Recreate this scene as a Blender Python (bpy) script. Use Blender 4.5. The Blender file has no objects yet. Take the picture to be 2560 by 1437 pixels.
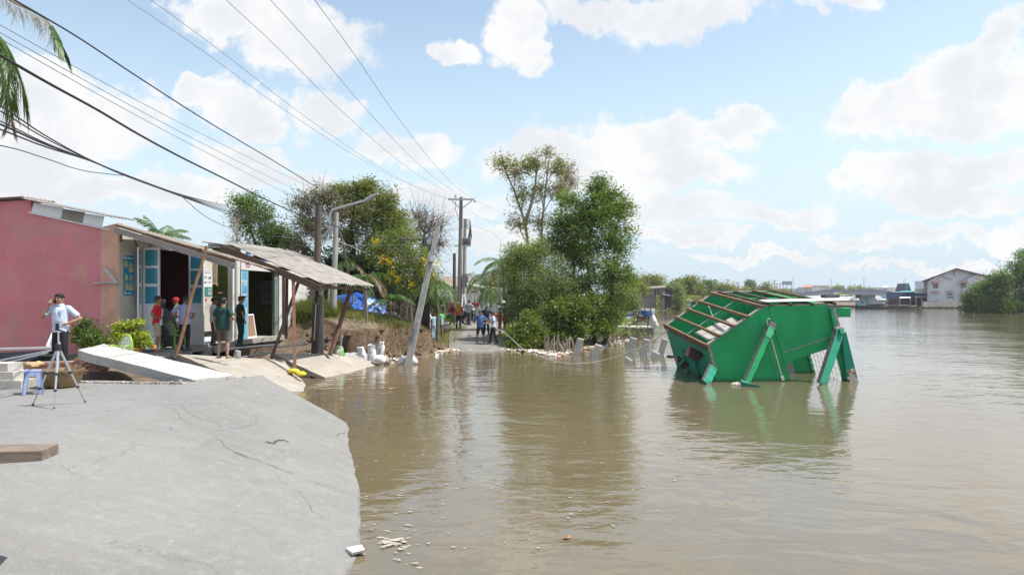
import bpy, math, random
import numpy as np
from mathutils import Vector, Matrix
from mathutils import noise as mnoise
random.seed(7); RNG = np.random.default_rng(7)
SC = bpy.context.scene
COL = SC.collection
V = Vector
# ------------------------------------------------------------------ camera
F = 1707.0; H = 2.55; CX = 1280.0; HY = 745.0     # focal length and horizon measured on the 2560 px wide photograph
cam_d = bpy.data.cameras.new("camera"); cam = bpy.data.objects.new("camera", cam_d); COL.objects.link(cam)
cam.location = (0, 0, H); cam.rotation_euler = (math.radians(90), 0, 0)
cam_d.sensor_width = 36.0; cam_d.lens = 36.0 * F / 2560.0
cam_d.shift_y = (HY - 718.5) / 2560.0
cam_d.clip_start = 0.1; cam_d.clip_end = 6000
SC.camera = cam
# ------------------------------------------------------------------ render settings
SC.view_settings.view_transform = 'Standard'; SC.view_settings.look = 'None'
SC.view_settings.exposure = 0.70; SC.view_settings.gamma = 1.0
SC.view_settings.use_curve_mapping = False
SC.render.engine = 'CYCLES'
try:
    SC.cycles.use_denoising = True
    SC.cycles.max_bounces = 6; SC.cycles.diffuse_bounces = 3; SC.cycles.glossy_bounces = 3
    SC.cycles.transparent_max_bounces = 6; SC.cycles.transmission_bounces = 3; SC.cycles.volume_bounces = 0
    SC.cycles.caustics_reflective = False; SC.cycles.caustics_refractive = False
except Exception:
    pass
# ------------------------------------------------------------------ sun
SUN_V = V((0.46, -0.055, 0.875)).normalized()
SUN_EL = math.asin(SUN_V.z); SUN_AZ = math.atan2(SUN_V.x, SUN_V.y)
sun_d = bpy.data.lights.new("sun", 'SUN'); sun = bpy.data.objects.new("sun", sun_d); COL.objects.link(sun)
sun_d.energy = 4.2; sun_d.angle = math.radians(0.53); sun_d.color = (1.0, 0.955, 0.88)
sun.rotation_euler = SUN_V.to_track_quat('Z', 'Y').to_euler(); sun.location = (30, -10, 60)


class NT:
    """small helper to write node trees"""
    def __init__(s, tree): s.t = tree; s.n = tree.nodes; s.l = tree.links
    def node(s, typ, **kw):
        n = s.n.new(typ)
        for k, v in kw.items(): setattr(n, k, v)
        return n
    def put(s, sock, v):
        if hasattr(v, 'default_value') or hasattr(v, 'is_linked'): s.l.new(v, sock)
        else: sock.default_value = v
    def math(s, op, a, b=0.0, c=None, clamp=False):
        n = s.node('ShaderNodeMath', operation=op, use_clamp=clamp)
        s.put(n.inputs[0], a); s.put(n.inputs[1], b)
        if c is not None: s.put(n.inputs[2], c)
        return n.outputs[0]
    def vmath(s, op, a, b=(0, 0, 0)):
        n = s.node('ShaderNodeVectorMath', operation=op)
        s.put(n.inputs[0], a); s.put(n.inputs[1], b)
        return n.outputs['Value'] if op in ('LENGTH', 'DOT_PRODUCT', 'DISTANCE') else n.outputs[0]
    def mix(s, fac, a, b):
        n = s.node('ShaderNodeMix', data_type='RGBA')
        s.put(n.inputs[0], fac)
        for k, v in ((6, a), (7, b)):
            if isinstance(v, tuple) and len(v) == 3: v = v + (1.0,)
            s.put(n.inputs[k], v)
        return n.outputs[2]
    def noise(s, vec, scale, detail=4.0, rough=0.55, dist=0.0, color=False):
        n = s.node('ShaderNodeTexNoise')
        if vec is not None: s.l.new(vec, n.inputs['Vector'])
        n.inputs['Scale'].default_value = scale; n.inputs['Detail'].default_value = detail
        n.inputs['Roughness'].default_value = rough; n.inputs['Distortion'].default_value = dist
        return n.outputs['Color' if color else 'Fac']
    def smooth(s, x, a, b, lo=0.0, hi=1.0):
        n = s.node('ShaderNodeMapRange', interpolation_type='SMOOTHSTEP')
        s.put(n.inputs[0], x); s.put(n.inputs[1], a); s.put(n.inputs[2], b); s.put(n.inputs[3], lo); s.put(n.inputs[4], hi)
        return n.outputs[0]


# ------------------------------------------------------------------ sky: Nishita with a broken cumulus layer laid out by direction
world = bpy.data.worlds.new("World"); SC.world = world; world.use_nodes = True
wn = NT(world.node_tree); wn.n.clear()
w_out = wn.node('ShaderNodeOutputWorld'); w_bg = wn.node('ShaderNodeBackground')
wn.l.new(w_bg.outputs[0], w_out.inputs[0]); w_bg.inputs['Strength'].default_value = 0.10
sky = wn.node('ShaderNodeTexSky', sky_type='NISHITA', sun_disc=False)
sky.sun_elevation = SUN_EL; sky.sun_rotation = SUN_AZ
sky.altitude = 0; sky.air_density = 1.0; sky.dust_density = 0.6; sky.ozone_density = 1.5
tc = wn.node('ShaderNodeTexCoord')
sep = wn.node('ShaderNodeSeparateXYZ'); wn.l.new(tc.outputs['Generated'], sep.inputs[0])
az = wn.math('ARCTAN2', sep.outputs[0], sep.outputs[1])
el = wn.math('ARCSINE', sep.outputs[2])
cmb = wn.node('ShaderNodeCombineXYZ'); wn.l.new(az, cmb.inputs[0]); wn.l.new(el, cmb.inputs[1])
dirv = tc.outputs['Generated']
ncol = wn.noise(dirv, 5.5, 7.0, 0.62, color=True)
warp = wn.vmath('SUBTRACT', ncol, (0.5, 0.5, 0.5))
warp = wn.vmath('MULTIPLY', warp, (0.19, 0.13, 0.0))
ncol2 = wn.noise(dirv, 19.0, 6.0, 0.6, color=True)
warp2 = wn.vmath('MULTIPLY', wn.vmath('SUBTRACT', ncol2, (0.5, 0.5, 0.5)), (0.095, 0.08, 0.0))
cuv = wn.vmath('ADD', wn.vmath('ADD', cmb.outputs[0], warp), warp2)
def px_dir(px, py):
    x = (px - CX) / F; z = -(py - HY) / F; L = math.sqrt(x * x + 1 + z * z)
    return math.atan2(x, 1.0), math.asin(z / L)
CLOUDS = [(560, 40, 150, 75), (760, 120, 170, 95), (650, 30, 200, 60), (1290, 85, 95, 85), (1340, 150, 55, 60), (1150, 130, 55, 40),
          (1480, 10, 150, 50), (1700, 25, 240, 75), (2080, 5, 90, 35), (450, 240, 90, 45), (590, 275, 130, 68), (650, 300, 80, 50),
          (830, 290, 95, 58), (1000, 385, 135, 50), (130, 240, 140, 95), (270, 310, 160, 85), (80, 370, 220, 90), (600, 400, 150, 60),
          (300, 470, 380, 50), (60, 440, 200, 40), (1600, 340, 180, 75), (1800, 300, 180, 45), (1440, 385, 190, 62), (1290, 405, 120, 50), (1700, 410, 170, 60), (1520, 450, 200, 50),
          (2400, 190, 130, 95), (2250, 265, 170, 60), (2340, 300, 220, 55), (2530, 70, 80, 85), (2520, 210, 90, 120),
          (2250, 440, 210, 62), (2480, 410, 150, 60), (2400, 490, 180, 42), (1950, 530, 200, 45), (1650, 520, 200, 55), (2230, 580, 220, 34), (2540, 570, 120, 40),
          (1700, 590, 180, 28), (1100, 500, 160, 50), (1230, 590, 120, 50), (700, 470, 160, 40), (1900, 640, 260, 22), (2350, 650, 260, 22),
          (-250, 200, 180, 120), (-200, 470, 200, 60), (2800, 300, 200, 90), (2850, 520, 220, 60)]
field = None
for (px, py, rx, ry) in CLOUDS:
    if py > 395: rx *= .95; ry *= .90
    a, e = px_dir(px, py); k = 1.0 / F * math.cos(a) ** 1.2
    d = wn.vmath('SUBTRACT', cuv, (a, e, 0))
    d = wn.vmath('MULTIPLY', d, (1 / (rx * k * 1.12), 1 / (ry * k * 1.12), 0))
    g = wn.math('SUBTRACT', 1.0, wn.vmath('LENGTH', d))
    field = g if field is None else wn.math('MAXIMUM', field, g)
fine = wn.noise(dirv, 34.0, 6.0, 0.65)
field = wn.math('ADD', field, wn.math('MULTIPLY', wn.math('SUBTRACT', fine, 0.5), 0.75))
m_front = wn.smooth(field, 0.02, 0.40)
# everywhere else: the same kind of broken cover from plain noise
gen = wn.noise(wn.vmath('MULTIPLY', dirv, (1, 1, 2.2)), 2.6, 8.0, 0.6, 0.3)
m_gen = wn.smooth(gen, 0.50, 0.60)
side = wn.smooth(wn.math('ABSOLUTE', az), 0.74, 0.95)
high = wn.smooth(el, 0.50, 0.66)
mask = wn.mix(wn.math('MAXIMUM', side, high), m_front, m_gen)
haze_m = wn.smooth(el, 0.0, 0.40, 0.97, 0.0)
shade = wn.noise(wn.vmath('ADD', dirv, (0.02, 0, 0.05)), 7.0, 5.0, 0.6)
ccol = wn.mix(wn.smooth(wn.math('ADD', wn.math('MULTIPLY', shade, .8), wn.math('MULTIPLY', wn.smooth(field, .1, .75), -.10)), 0.24, 0.44), (5.2, 5.35, 5.6), (6.15, 6.15, 6.15))
skyb = wn.vmath('MULTIPLY', sky.outputs[0], (1.92, 1.66, 1.34))
base = wn.mix(haze_m, skyb, (4.05, 4.95, 5.75))
fin = wn.mix(wn.math('MULTIPLY', mask, 0.97), base, ccol)
wn.l.new(fin, w_bg.inputs['Color'])

# ------------------------------------------------------------------ photograph -> place
def U(px, py, d): return V(((px - CX) / F * d, d, H - (py - HY) / F * d))
def G(px, py, z=0.0): return U(px, py, (H - z) * F / (py - HY))

# ------------------------------------------------------------------ object helpers
WLOC = {}
def tag(o, label=None, cat=None, group=None, kind=None):
    if label: o['label'] = label
    if cat: o['category'] = cat
    if group: o['group'] = group
    if kind: o['kind'] = kind
    return o
def root(name, label, cat, loc=(0, 0, 0), rz=0.0, group=None):
    o = bpy.data.objects.new(name, None); COL.objects.link(o)
    o.location = loc; o.rotation_euler = (0, 0, rz); o.empty_display_size = 0.1
    WLOC[o.name] = V(loc)
    return tag(o, label, cat, group)
def children(o): return [c for c in bpy.data.objects if c.parent == o]
KIDS = {}
def setparent(o, p):
    o.parent = p; KIDS.setdefault(p.name, []).append(o)
def copy_tree(o, parent=None):
    c = o.copy(); COL.objects.link(c)
    if parent is not None: setparent(c, parent)
    WLOC[c.name] = V(o.location)
    for ch in KIDS.get(o.name, []): copy_tree(ch, c)
    return c
def link_mesh(name, me, mat=None, parent=None, world=False, loc=None):
    o = bpy.data.objects.new(name, me); COL.objects.link(o)
    if mat is not None and len(me.materials) == 0:
        for m in (mat if isinstance(mat, (list, tuple)) else [mat]): me.materials.append(m)
    if parent is not None: setparent(o, parent)
    if loc is not None: o.location = loc
    return o


class MB:
    def __init__(s): s.v = []; s.f = []; s.m = []; s.cur = 0
    def add(s, verts, faces):
        b = len(s.v); s.v.extend([V(p) for p in verts])
        for f in faces: s.f.append([b + i for i in f]); s.m.append(s.cur)
        return s
    def box(s, c, size, R=None):
        c = V(c); hx, hy, hz = size[0] / 2, size[1] / 2, size[2] / 2
        P = [V((x, y, z)) for x in (-hx, hx) for y in (-hy, hy) for z in (-hz, hz)]
        if R is not None: P = [R @ p for p in P]
        return s.add([c + p for p in P], [(0, 1, 3, 2), (4, 6, 7, 5), (0, 4, 5, 1), (2, 3, 7, 6), (0, 2, 6, 4), (1, 5, 7, 3)])
    def span(s, a, b):
        a = V(a); b = V(b)
        return s.box((a + b) / 2, (abs(b.x - a.x), abs(b.y - a.y), abs(b.z - a.z)))
    def hexa(s, P):  # 8 points: bottom 4 (ccw), top 4
        return s.add(P, [(3, 2, 1, 0), (4, 5, 6, 7), (0, 1, 5, 4), (1, 2, 6, 5), (2, 3, 7, 6), (3, 0, 4, 7)])
    def bar(s, p, q, w, h, up=(0, 0, 1), w2=None, h2=None):
        p = V(p); q = V(q); d = (q - p).normalized(); up = V(up)
        if abs(d.dot(up)) > 0.98: up = V((1, 0, 0))
        x = d.cross(up).normalized(); z = x.cross(d).normalized()
        w2 = w if w2 is None else w2; h2 = h if h2 is None else h2
        P = [p - x * w / 2 - z * h / 2, p + x * w / 2 - z * h / 2, q + x * w2 / 2 - z * h2 / 2, q - x * w2 / 2 - z * h2 / 2,
             p - x * w / 2 + z * h / 2, p + x * w / 2 + z * h / 2, q + x * w2 / 2 + z * h2 / 2, q - x * w2 / 2 + z * h2 / 2]
        return s.hexa(P)
    def tube(s, pts, r, n=8, cap=True):
        pts = [V(p) for p in pts]; k = len(pts)
        rr = r if isinstance(r, (list, tuple)) else [r] * k
        rings = []; up = None
        for i, p in enumerate(pts):
            d = (pts[min(i + 1, k - 1)] - pts[max(i - 1, 0)])
            d = d.normalized() if d.length > 1e-9 else V((0, 0, 1))
            if up is None:
                up = V((0, 0, 1)) if abs(d.z) < 0.9 else V((1, 0, 0))
            x = d.cross(up)
            if x.length < 1e-6: x = d.cross(V((0.3, 1, 0.2)))
            x.normalize(); y = x.cross(d).normalized(); up = y
            rings.append([p + (x * math.cos(2 * math.pi * j / n) + y * math.sin(2 * math.pi * j / n)) * rr[i] for j in range(n)])
        return s.loft(rings, cap)
    def loft(s, rings, cap=True):
        n = len(rings[0]); vs = [p for r in rings for p in r]; fs = []
        for i in range(len(rings) - 1):
            for j in range(n):
                a = i * n + j; b = i * n + (j + 1) % n
                fs.append((a, b, b + n, a + n))
        if cap:
            fs.append(tuple(range(n))[::-1]); fs.append(tuple((len(rings) - 1) * n + j for j in range(n)))
        return s.add(vs, fs)
    def lathe(s, prof, c=(0, 0, 0), n=16, R=None, cap=True):
        c = V(c); rings = []
        for (r, z) in prof:
            ring = [V((r * math.cos(2 * math.pi * j / n), r * math.sin(2 * math.pi * j / n), z)) for j in range(n)]
            if R is not None: ring = [R @ p for p in ring]
            rings.append([c + p for p in ring])
        return s.loft(rings, cap)
    def ell(s, c, rad, n=12, m=8, R=None):
        prof = []
        for i in range(m + 1):
            t = -math.pi / 2 + math.pi * i / m
            prof.append((max(math.cos(t), 0.02), math.sin(t)))
        c = V(c); rings = []
        for (r, z) in prof:
            ring = [V((r * rad[0] * math.cos(2 * math.pi * j / n), r * rad[1] * math.sin(2 * math.pi * j / n), z * rad[2])) for j in range(n)]
            if R is not None: ring = [R @ p for p in ring]
            rings.append([c + p for p in ring])
        return s.loft(rings)
    def prism(s, poly, ext):  # planar polygon extruded by a vector
        poly = [V(p) for p in poly]; ext = V(ext); n = len(poly)
        return s.add(poly + [p + ext for p in poly], [tuple(range(n))[::-1], tuple(range(n, 2 * n))] + [(i, (i + 1) % n, n + (i + 1) % n, n + i) for i in range(n)])
    def grid(s, rows):
        nr = len(rows); nc = len(rows[0])
        return s.add([p for r in rows for p in r], [(i * nc + j, i * nc + j + 1, (i + 1) * nc + j + 1, (i + 1) * nc + j) for i in range(nr - 1) for j in range(nc - 1)])
    def corrugated(s, o, u, v, waves, amp=0.018, th=0.004, nrm=None, phase=0.0, jit=0.0, nu=2):
        """sheet from o along u (ribs run along u) and v (across the ribs)"""
        o = V(o); u = V(u); v = V(v); nn = u.cross(v).normalized() if nrm is None else V(nrm)
        k = max(2, int(waves * 4)); rows_t = []; rows_b = []
        for i in range(k + 1):
            t = i / k; w = math.sin(2 * math.pi * waves * t + phase) * amp
            ra = []; rb = []
            for a in range(nu):
                q = a / (nu - 1)
                p = o + v * t + u * q + nn * (w + (jit * mnoise.noise((o + v * t + u * q) * 2.0) if jit else 0))
                ra.append(p); rb.append(p - nn * th)
            rows_t.append(ra); rows_b.append(rb)
        s.grid(rows_t); s.grid([r[::-1] for r in rows_b])
        for r in (0, -1):
            s.add([*rows_t[r], *rows_b[r][::-1]], [tuple(range(2 * nu))])
        for a in (0, nu - 1):
            pts = [r[a] for r in rows_t]; qts = [r[a] for r in rows_b]
            s.grid([pts, qts])
        return s
    def mesh(s, name, smooth=False, off=None):
        me = bpy.data.meshes.new(name)
        vs = s.v if off is None else [p - off for p in s.v]
        me.from_pydata([tuple(p) for p in vs], [], s.f)
        if any(s.m): me.polygons.foreach_set('material_index', s.m)
        if smooth:
            me.polygons.foreach_set('use_smooth', [True] * len(me.polygons))
            try: me.set_sharp_from_angle(angle=math.radians(smooth if smooth is not True else 45))
            except Exception: pass
        me.update()
        return me
    def build(s, name, mat=None, parent=None, world=False, smooth=False, jitter=0.0, jf=3.1):
        if jitter:
            for i, p in enumerate(s.v):
                s.v[i] = p + V(mnoise.noise_vector(p * jf)) * jitter
        off = None; loc = None
        if parent is None:
            xs = [p.x for p in s.v]; ys = [p.y for p in s.v]; zs = [p.z for p in s.v]
            off = V(((min(xs) + max(xs)) / 2, (min(ys) + max(ys)) / 2, min(zs))); loc = off
        elif world:
            off = V((0, 0, 0)); q = parent
            while q is not None: off = off + V(q.location); q = q.parent
        o = link_mesh(name, s.mesh(name, smooth, off), mat, parent, loc=loc)
        return o


def np_mesh(name, verts, quads, tones=None, n_per=4):
    me = bpy.data.meshes.new(name)
    nv = len(verts); nf = len(quads)
    me.vertices.add(nv); me.vertices.foreach_set('co', np.asarray(verts, dtype=np.float32).ravel())
    me.loops.add(nf * n_per); me.loops.foreach_set('vertex_index', np.asarray(quads, dtype=np.int32).ravel())
    me.polygons.add(nf); me.polygons.foreach_set('loop_start', np.arange(0, nf * n_per, n_per, dtype=np.int32))
    try: me.polygons.foreach_set('loop_total', np.full(nf, n_per, dtype=np.int32))
    except Exception: pass
    if tones is not None:
        at = me.attributes.new('tone', 'FLOAT', 'FACE'); at.data.foreach_set('value', np.asarray(tones, dtype=np.float32))
    me.update(calc_edges=True)
    return me

# ------------------------------------------------------------------ materials
MATS = {}
def mat(name, col, rough=0.7, var=0.12, scale=2.5, bump=0.0, bscale=25.0, metal=0.0, spec=0.4, dirt=None, dirt2=None, stretch=None, island=0.0, alpha=None):
    """base colour with soft variation, an optional stain (colour, amount, scale) or two, and fine relief"""
    if name in MATS: return MATS[name]
    m = bpy.data.materials.new(name); m.use_nodes = True; t = NT(m.node_tree); t.n.clear()
    out = t.node('ShaderNodeOutputMaterial'); b = t.node('ShaderNodeBsdfPrincipled'); t.l.new(b.outputs[0], out.inputs[0])
    b.inputs['Roughness'].default_value = rough; b.inputs['Metallic'].default_value = metal
    b.inputs['Specular IOR Level'].default_value = spec
    co = t.node('ShaderNodeTexCoord').outputs['Object']
    if stretch: co = t.vmath('MULTIPLY', co, stretch)
    n1 = t.noise(co, scale, 5.0, 0.6)
    lo = tuple(max(0, c * (1 - var)) for c in col); hi = tuple(min(1, c * (1 + var)) for c in col)
    c = t.mix(t.smooth(n1, 0.3, 0.7), lo, hi)
    if island:
        g = t.node('ShaderNodeNewGeometry'); oi = t.node('ShaderNodeObjectInfo')
        r = t.math('FRACT', t.math('ADD', g.outputs['Random Per Island'], oi.outputs['Random']))
        c = t.mix(t.math('MULTIPLY', r, island), c, tuple(x * 0.45 for x in col))
    for k, dd in enumerate((dirt, dirt2)):
        if dd:
            n2 = t.noise(t.vmath('ADD', co, (3.1 + k * 7, 1.7, 9.2)), dd[2], 6.0, 0.65, 0.4)
            thr = 1.0 - dd[1]
            c = t.mix(t.math('MULTIPLY', t.smooth(n2, thr - 0.12, thr + 0.14), dd[3] if len(dd) > 3 else 0.85), c, dd[0])
    t.l.new(c, b.inputs['Base Color'])
    if bump:
        bn = t.node('ShaderNodeBump'); bn.inputs['Strength'].default_value = min(1.0, bump); bn.inputs['Distance'].default_value = 0.02
        t.l.new(t.noise(co, bscale, 6.0, 0.65), bn.inputs['Height']); t.l.new(bn.outputs[0], b.inputs['Normal'])
    MATS[name] = m
    return m
def wet_foot(m, top=.10, dark=.45):
    """a damp tide mark above the water line"""
    t = NT(m.node_tree); b = next(n for n in t.n if n.type == 'BSDF_PRINCIPLED'); src = b.inputs['Base Color'].links[0].from_socket
    g = t.node('ShaderNodeNewGeometry'); sp = t.node('ShaderNodeSeparateXYZ'); t.l.new(g.outputs['Position'], sp.inputs[0])
    z = t.math('ADD', sp.outputs[2], t.math('MULTIPLY', t.math('SUBTRACT', t.noise(g.outputs['Position'], 2.5, 4, .6), .5), top * 1.6))
    f = t.smooth(z, top * .6, top * 1.2, 1, 0); t.l.new(t.mix(t.math('MULTIPLY', f, dark), src, (.045, .04, .028)), b.inputs['Base Color'])
def leafmat(name, a, b_, trans=0.42, rough=0.45):
    if name in MATS: return MATS[name]
    m = bpy.data.materials.new(name); m.use_nodes = True; t = NT(m.node_tree); t.n.clear()
    out = t.node('ShaderNodeOutputMaterial'); b = t.node('ShaderNodeBsdfPrincipled')
    b.inputs['Roughness'].default_value = rough; b.inputs['Specular IOR Level'].default_value = 0.35
    at = t.node('ShaderNodeAttribute', attribute_name='tone')
    co = t.node('ShaderNodeTexCoord').outputs['Object']
    n1 = t.noise(co, 0.9, 3.0, 0.6)
    f = t.math('ADD', t.math('MULTIPLY', at.outputs['Fac'], 0.7), t.math('MULTIPLY', t.smooth(n1, 0.3, 0.7), 0.3))
    c = t.mix(f, a, b_)
    t.l.new(c, b.inputs['Base Color'])
    tr = t.node('ShaderNodeBsdfTranslucent'); c2 = t.vmath('MULTIPLY', c, (1.25, 1.35, 0.6)); t.l.new(c2, tr.inputs[0])
    mx = t.node('ShaderNodeMixShader'); mx.inputs[0].default_value = trans
    t.l.new(b.outputs[0], mx.inputs[1]); t.l.new(tr.outputs[0], mx.inputs[2]); t.l.new(mx.outputs[0], out.inputs[0])
    MATS[name] = m
    return m
def catmull(P, n=6):
    P = [V(p) for p in P]; out = []
    if len(P) < 3: return P
    for i in range(len(P) - 1):
        p0 = P[max(i - 1, 0)]; p1 = P[i]; p2 = P[i + 1]; p3 = P[min(i + 2, len(P) - 1)]
        for k in range(n):
            t = k / n
            out.append(0.5 * ((2 * p1) + (p2 - p0) * t + (2 * p0 - 5 * p1 + 4 * p2 - p3) * t * t + (3 * p1 - p0 - 3 * p2 + p3) * t ** 3))
    out.append(P[-1]); return out
def fontobj(text, size, name, matl, parent, M4, align='CENTER', extr=0.002, space=1.0):
    """raised lettering: text turned into a mesh, placed by a local matrix (x right, y up, z out of the board)"""
    cu = bpy.data.curves.new(name, 'FONT'); cu.body = text; cu.size = size; cu.align_x = align; cu.align_y = 'CENTER'; cu.extrude = extr; cu.space_character = space; cu.resolution_u = 2
    o = bpy.data.objects.new(name + '_tmp', cu); COL.objects.link(o)
    dg = bpy.context.evaluated_depsgraph_get(); me = bpy.data.meshes.new_from_object(o.evaluated_get(dg))
    bpy.data.objects.remove(o); bpy.data.curves.remove(cu)
    me.transform(M4); me.materials.clear(); me.materials.append(matl)
    return link_mesh(name, me, None, parent)
# ================================================================== SETTING
# ---- water
def water_mat():
    m = bpy.data.materials.new('muddy_water'); m.use_nodes = True; t = NT(m.node_tree); t.n.clear()
    out = t.node('ShaderNodeOutputMaterial'); b = t.node('ShaderNodeBsdfPrincipled'); t.l.new(b.outputs[0], out.inputs[0])
    co = t.node('ShaderNodeTexCoord').outputs['Object']
    n0 = t.noise(co, 0.12, 4.0, 0.55)
    t.l.new(t.mix(t.smooth(n0, 0.3, 0.7), (0.132, 0.103, 0.060), (0.148, 0.118, 0.073)), b.inputs['Base Color'])
    b.inputs['Roughness'].default_value = 0.03; b.inputs['IOR'].default_value = 1.55; b.inputs['Specular IOR Level'].default_value = .72
    calm = t.smooth(t.noise(t.vmath('MULTIPLY', co, (1.0, 0.6, 1)), 0.16, 3.0, 0.5), 0.34, 0.66, 0.55, 1.15)
    w1 = t.noise(t.vmath('MULTIPLY', co, (0.8, 1.25, 1)), 1.35, 2.0, 0.45, 0.5)
    w2 = t.noise(t.vmath('MULTIPLY', co, (0.8, 1.3, 1)), 4.2, 3.0, 0.5, 0.6)
    w3 = t.noise(t.vmath('MULTIPLY', co, (0.7, 1.2, 1)), 0.35, 2.0, 0.4)
    h = t.math('ADD', t.math('MULTIPLY', w1, 0.75), t.math('ADD', t.math('MULTIPLY', w2, 0.22), t.math('MULTIPLY', w3, 0.9)))
    h = t.math('MULTIPLY', h, calm)
    bn = t.node('ShaderNodeBump'); bn.inputs['Strength'].default_value = 0.42; bn.inputs['Distance'].default_value = 0.085
    t.l.new(h, bn.inputs['Height']); t.l.new(bn.outputs[0], b.inputs['Normal'])
    return m
mb = MB(); mb.add([(-60, -30, 0), (900, -30, 0), (900, 2500, 0), (-60, 2500, 0)], [(0, 1, 2, 3)])
tag(link_mesh('water', mb.mesh('water'), water_mat()), kind='structure')

# ---- ground of the near bank: a height field whose height follows the distance to the water line
SH = [(-0.8, -12, .75, 6), (-1.6, 0, .72, 5.5), (-2.6, 6, .70, 4.5), (-4.6, 12.0, .70, 2.6), (-7.2, 14.6, .78, 1.4), (-8.2, 17.5, .86, 1.6), (-9.2, 20.2, .90, .8),
      (-9.6, 21.6, .92, .7), (-9.3, 24.0, .95, .7), (-8.2, 26.0, 1.05, .8), (-6.9, 27.4, 1.35, 1.2), (-5.3, 28.3, 1.42, 1.3), (-4.2, 29.6, 1.32, 1.4), (-3.35, 31.6, .95, 1.2),
      (-2.6, 33, .25, 2.5), (-0.4, 33.4, .22, 2.5), (2.6, 33.9, .3, 1.5), (4.6, 36, .35, 1.5), (6.2, 39.5, .4, 1.5), (7.2, 48, .5, 2), (11, 88, .6, 4),
      (30, 150, .7, 6), (62, 250, .8, 8), (200, 700, 1, 20), (600, 2400, 1, 20)]
SHP = np.array([(a, b) for a, b, _, _ in SH]); SHT = np.array([(c, d) for _, _, c, d in SH])
def _fbm(x, y, s, seed):
    r = np.zeros_like(x); a = 1.0; k = 1.0
    g = np.random.default_rng(seed)
    for i in range(5):
        for _ in range(3):
            th = g.uniform(0, 6.28); ph = g.uniform(0, 6.28); f = s * k * g.uniform(.7, 1.3)
            r += a * np.sin((x * math.cos(th) + y * math.sin(th)) * f + ph + 1.3 * np.sin(y * f * .7 + ph))
        a *= .5; k *= 2.1
    return r / 6.0
def road_z(y): return np.interp(y, [30, 33, 34.5, 38, 45, 60, 100, 400], [-.35, .06, .25, .5, .75, .9, 1.0, 1.0])
def road_x(y): return np.interp(y, [30, 33, 38, 45, 60, 100], [-3.0, -3.05, -3.5, -4.0, -5.0, -8]), np.interp(y, [30, 33, 38, 45, 60, 100], [-.3, -.3, .2, .5, .6, .6])
def ground_z(x, y):
    x = np.asarray(x, float); y = np.asarray(y, float)
    best = np.full(x.shape, 1e9); top = np.zeros(x.shape); wid = np.ones(x.shape); sgn = np.ones(x.shape)
    for i in range(len(SHP) - 1):
        ax, ay = SHP[i]; bx, by = SHP[i + 1]; dx, dy = bx - ax, by - ay; L2 = dx * dx + dy * dy
        tt = np.clip(((x - ax) * dx + (y - ay) * dy) / L2, 0, 1)
        d = np.hypot(x - ax - tt * dx, y - ay - tt * dy); k = d < best - 1e-9
        best = np.where(k, d, best); s = dx * (y - ay) - dy * (x - ax)
        sgn = np.where(k, np.where(s > 0, 1, -1), sgn)
        top = np.where(k, SHT[i, 0] + (SHT[i + 1, 0] - SHT[i, 0]) * tt, top); wid = np.where(k, SHT[i, 1] + (SHT[i + 1, 1] - SHT[i, 1]) * tt, wid)
    cl = np.clip((y - 24.5) / 2, 0, 1) * np.clip((33 - y) / 1.5, 0, 1)          # the eroded bank
    d = best * sgn + cl * (.55 * _fbm(x, y, 2.2, 3) + .30 * _fbm(x, y, 6.5, 5))
    q = np.clip(d / wid, 0, 1); prof = q * q * (3 - 2 * q)
    steep = .16 * np.clip(q * 4, 0, 1) + .66 * np.clip((q - .22) * 6.0, 0, 1) ** .8 + .18 * q
    prof = prof * (1 - cl) + steep * cl
    z = np.where(d > 0, prof * top, np.maximum(d * .5, -1.2))
    z = z + np.where(d > .3, 1, 0) * .025 * _fbm(x, y, 1.7, 9) + cl * .16 * _fbm(x, y, 5.0, 12) * np.clip(1 - q * .8, 0, 1) * (d > -.3)
    mound = .55 * np.exp(-(((x + 9.6) / 3.6) ** 2 + ((y - 31.5) / 3.2) ** 2)) + .25 * np.exp(-(((x + 5.5) / 2.5) ** 2 + ((y - 31.5) / 2) ** 2))
    z = z + mound * np.clip(d / 1.5, 0, 1)
    pit = np.clip(1.35 - (((x + 9.4) / 2.5) ** 2 + ((y - 25.6) / 3.6) ** 2), 0, 1) ** .6; z = np.where(d > 0, np.maximum(z - 1.0 * pit, np.minimum(z, -.12)), z)
    lx = x + 11.5 - .187 * (y - 20); ins = (lx < .02) & (y > 19.8) & (y < 31) & (lx > -9); z = np.where(ins, np.minimum(z, .5), z)
    xl, xr = road_x(y); on = np.clip((x - xl + .6) / .6, 0, 1) * np.clip((xr + .6 - x) / .6, 0, 1) * (y > 32.2)
    z = z * (1 - on) + (road_z(y) - .06) * on
    return z
def gz(x, y): return float(ground_z(np.array([x]), np.array([y]))[0])
xs = np.concatenate([np.linspace(-400, -40, 10), np.linspace(-38, -14, 25), np.linspace(-13.7, -9.1, 40), np.linspace(-9, -2, 150), np.linspace(-1.85, 8, 60), np.linspace(9, 30, 14), np.linspace(36, 700, 14)])
ys = np.concatenate([np.linspace(-12, 11, 30), np.linspace(11.3, 24.8, 90), np.linspace(25, 33.5, 170), np.linspace(33.6, 38, 30), np.linspace(38.5, 60, 40), np.linspace(62, 130, 24), np.linspace(140, 420, 18), np.linspace(470, 2400, 10)])
X, Y = np.meshgrid(xs, ys); Z = ground_z(X, Y)
nx, ny = len(xs), len(ys)
gv = np.stack([X, Y, Z], -1).reshape(-1, 3); ii = np.arange((ny - 1) * nx).reshape(ny - 1, nx)[:, :-1].ravel()
gq = np.stack([ii, ii + 1, ii + nx + 1, ii + nx], 1)
me = np_mesh('ground', gv, gq); me.polygons.foreach_set('use_smooth', [True] * len(me.polygons))
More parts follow.
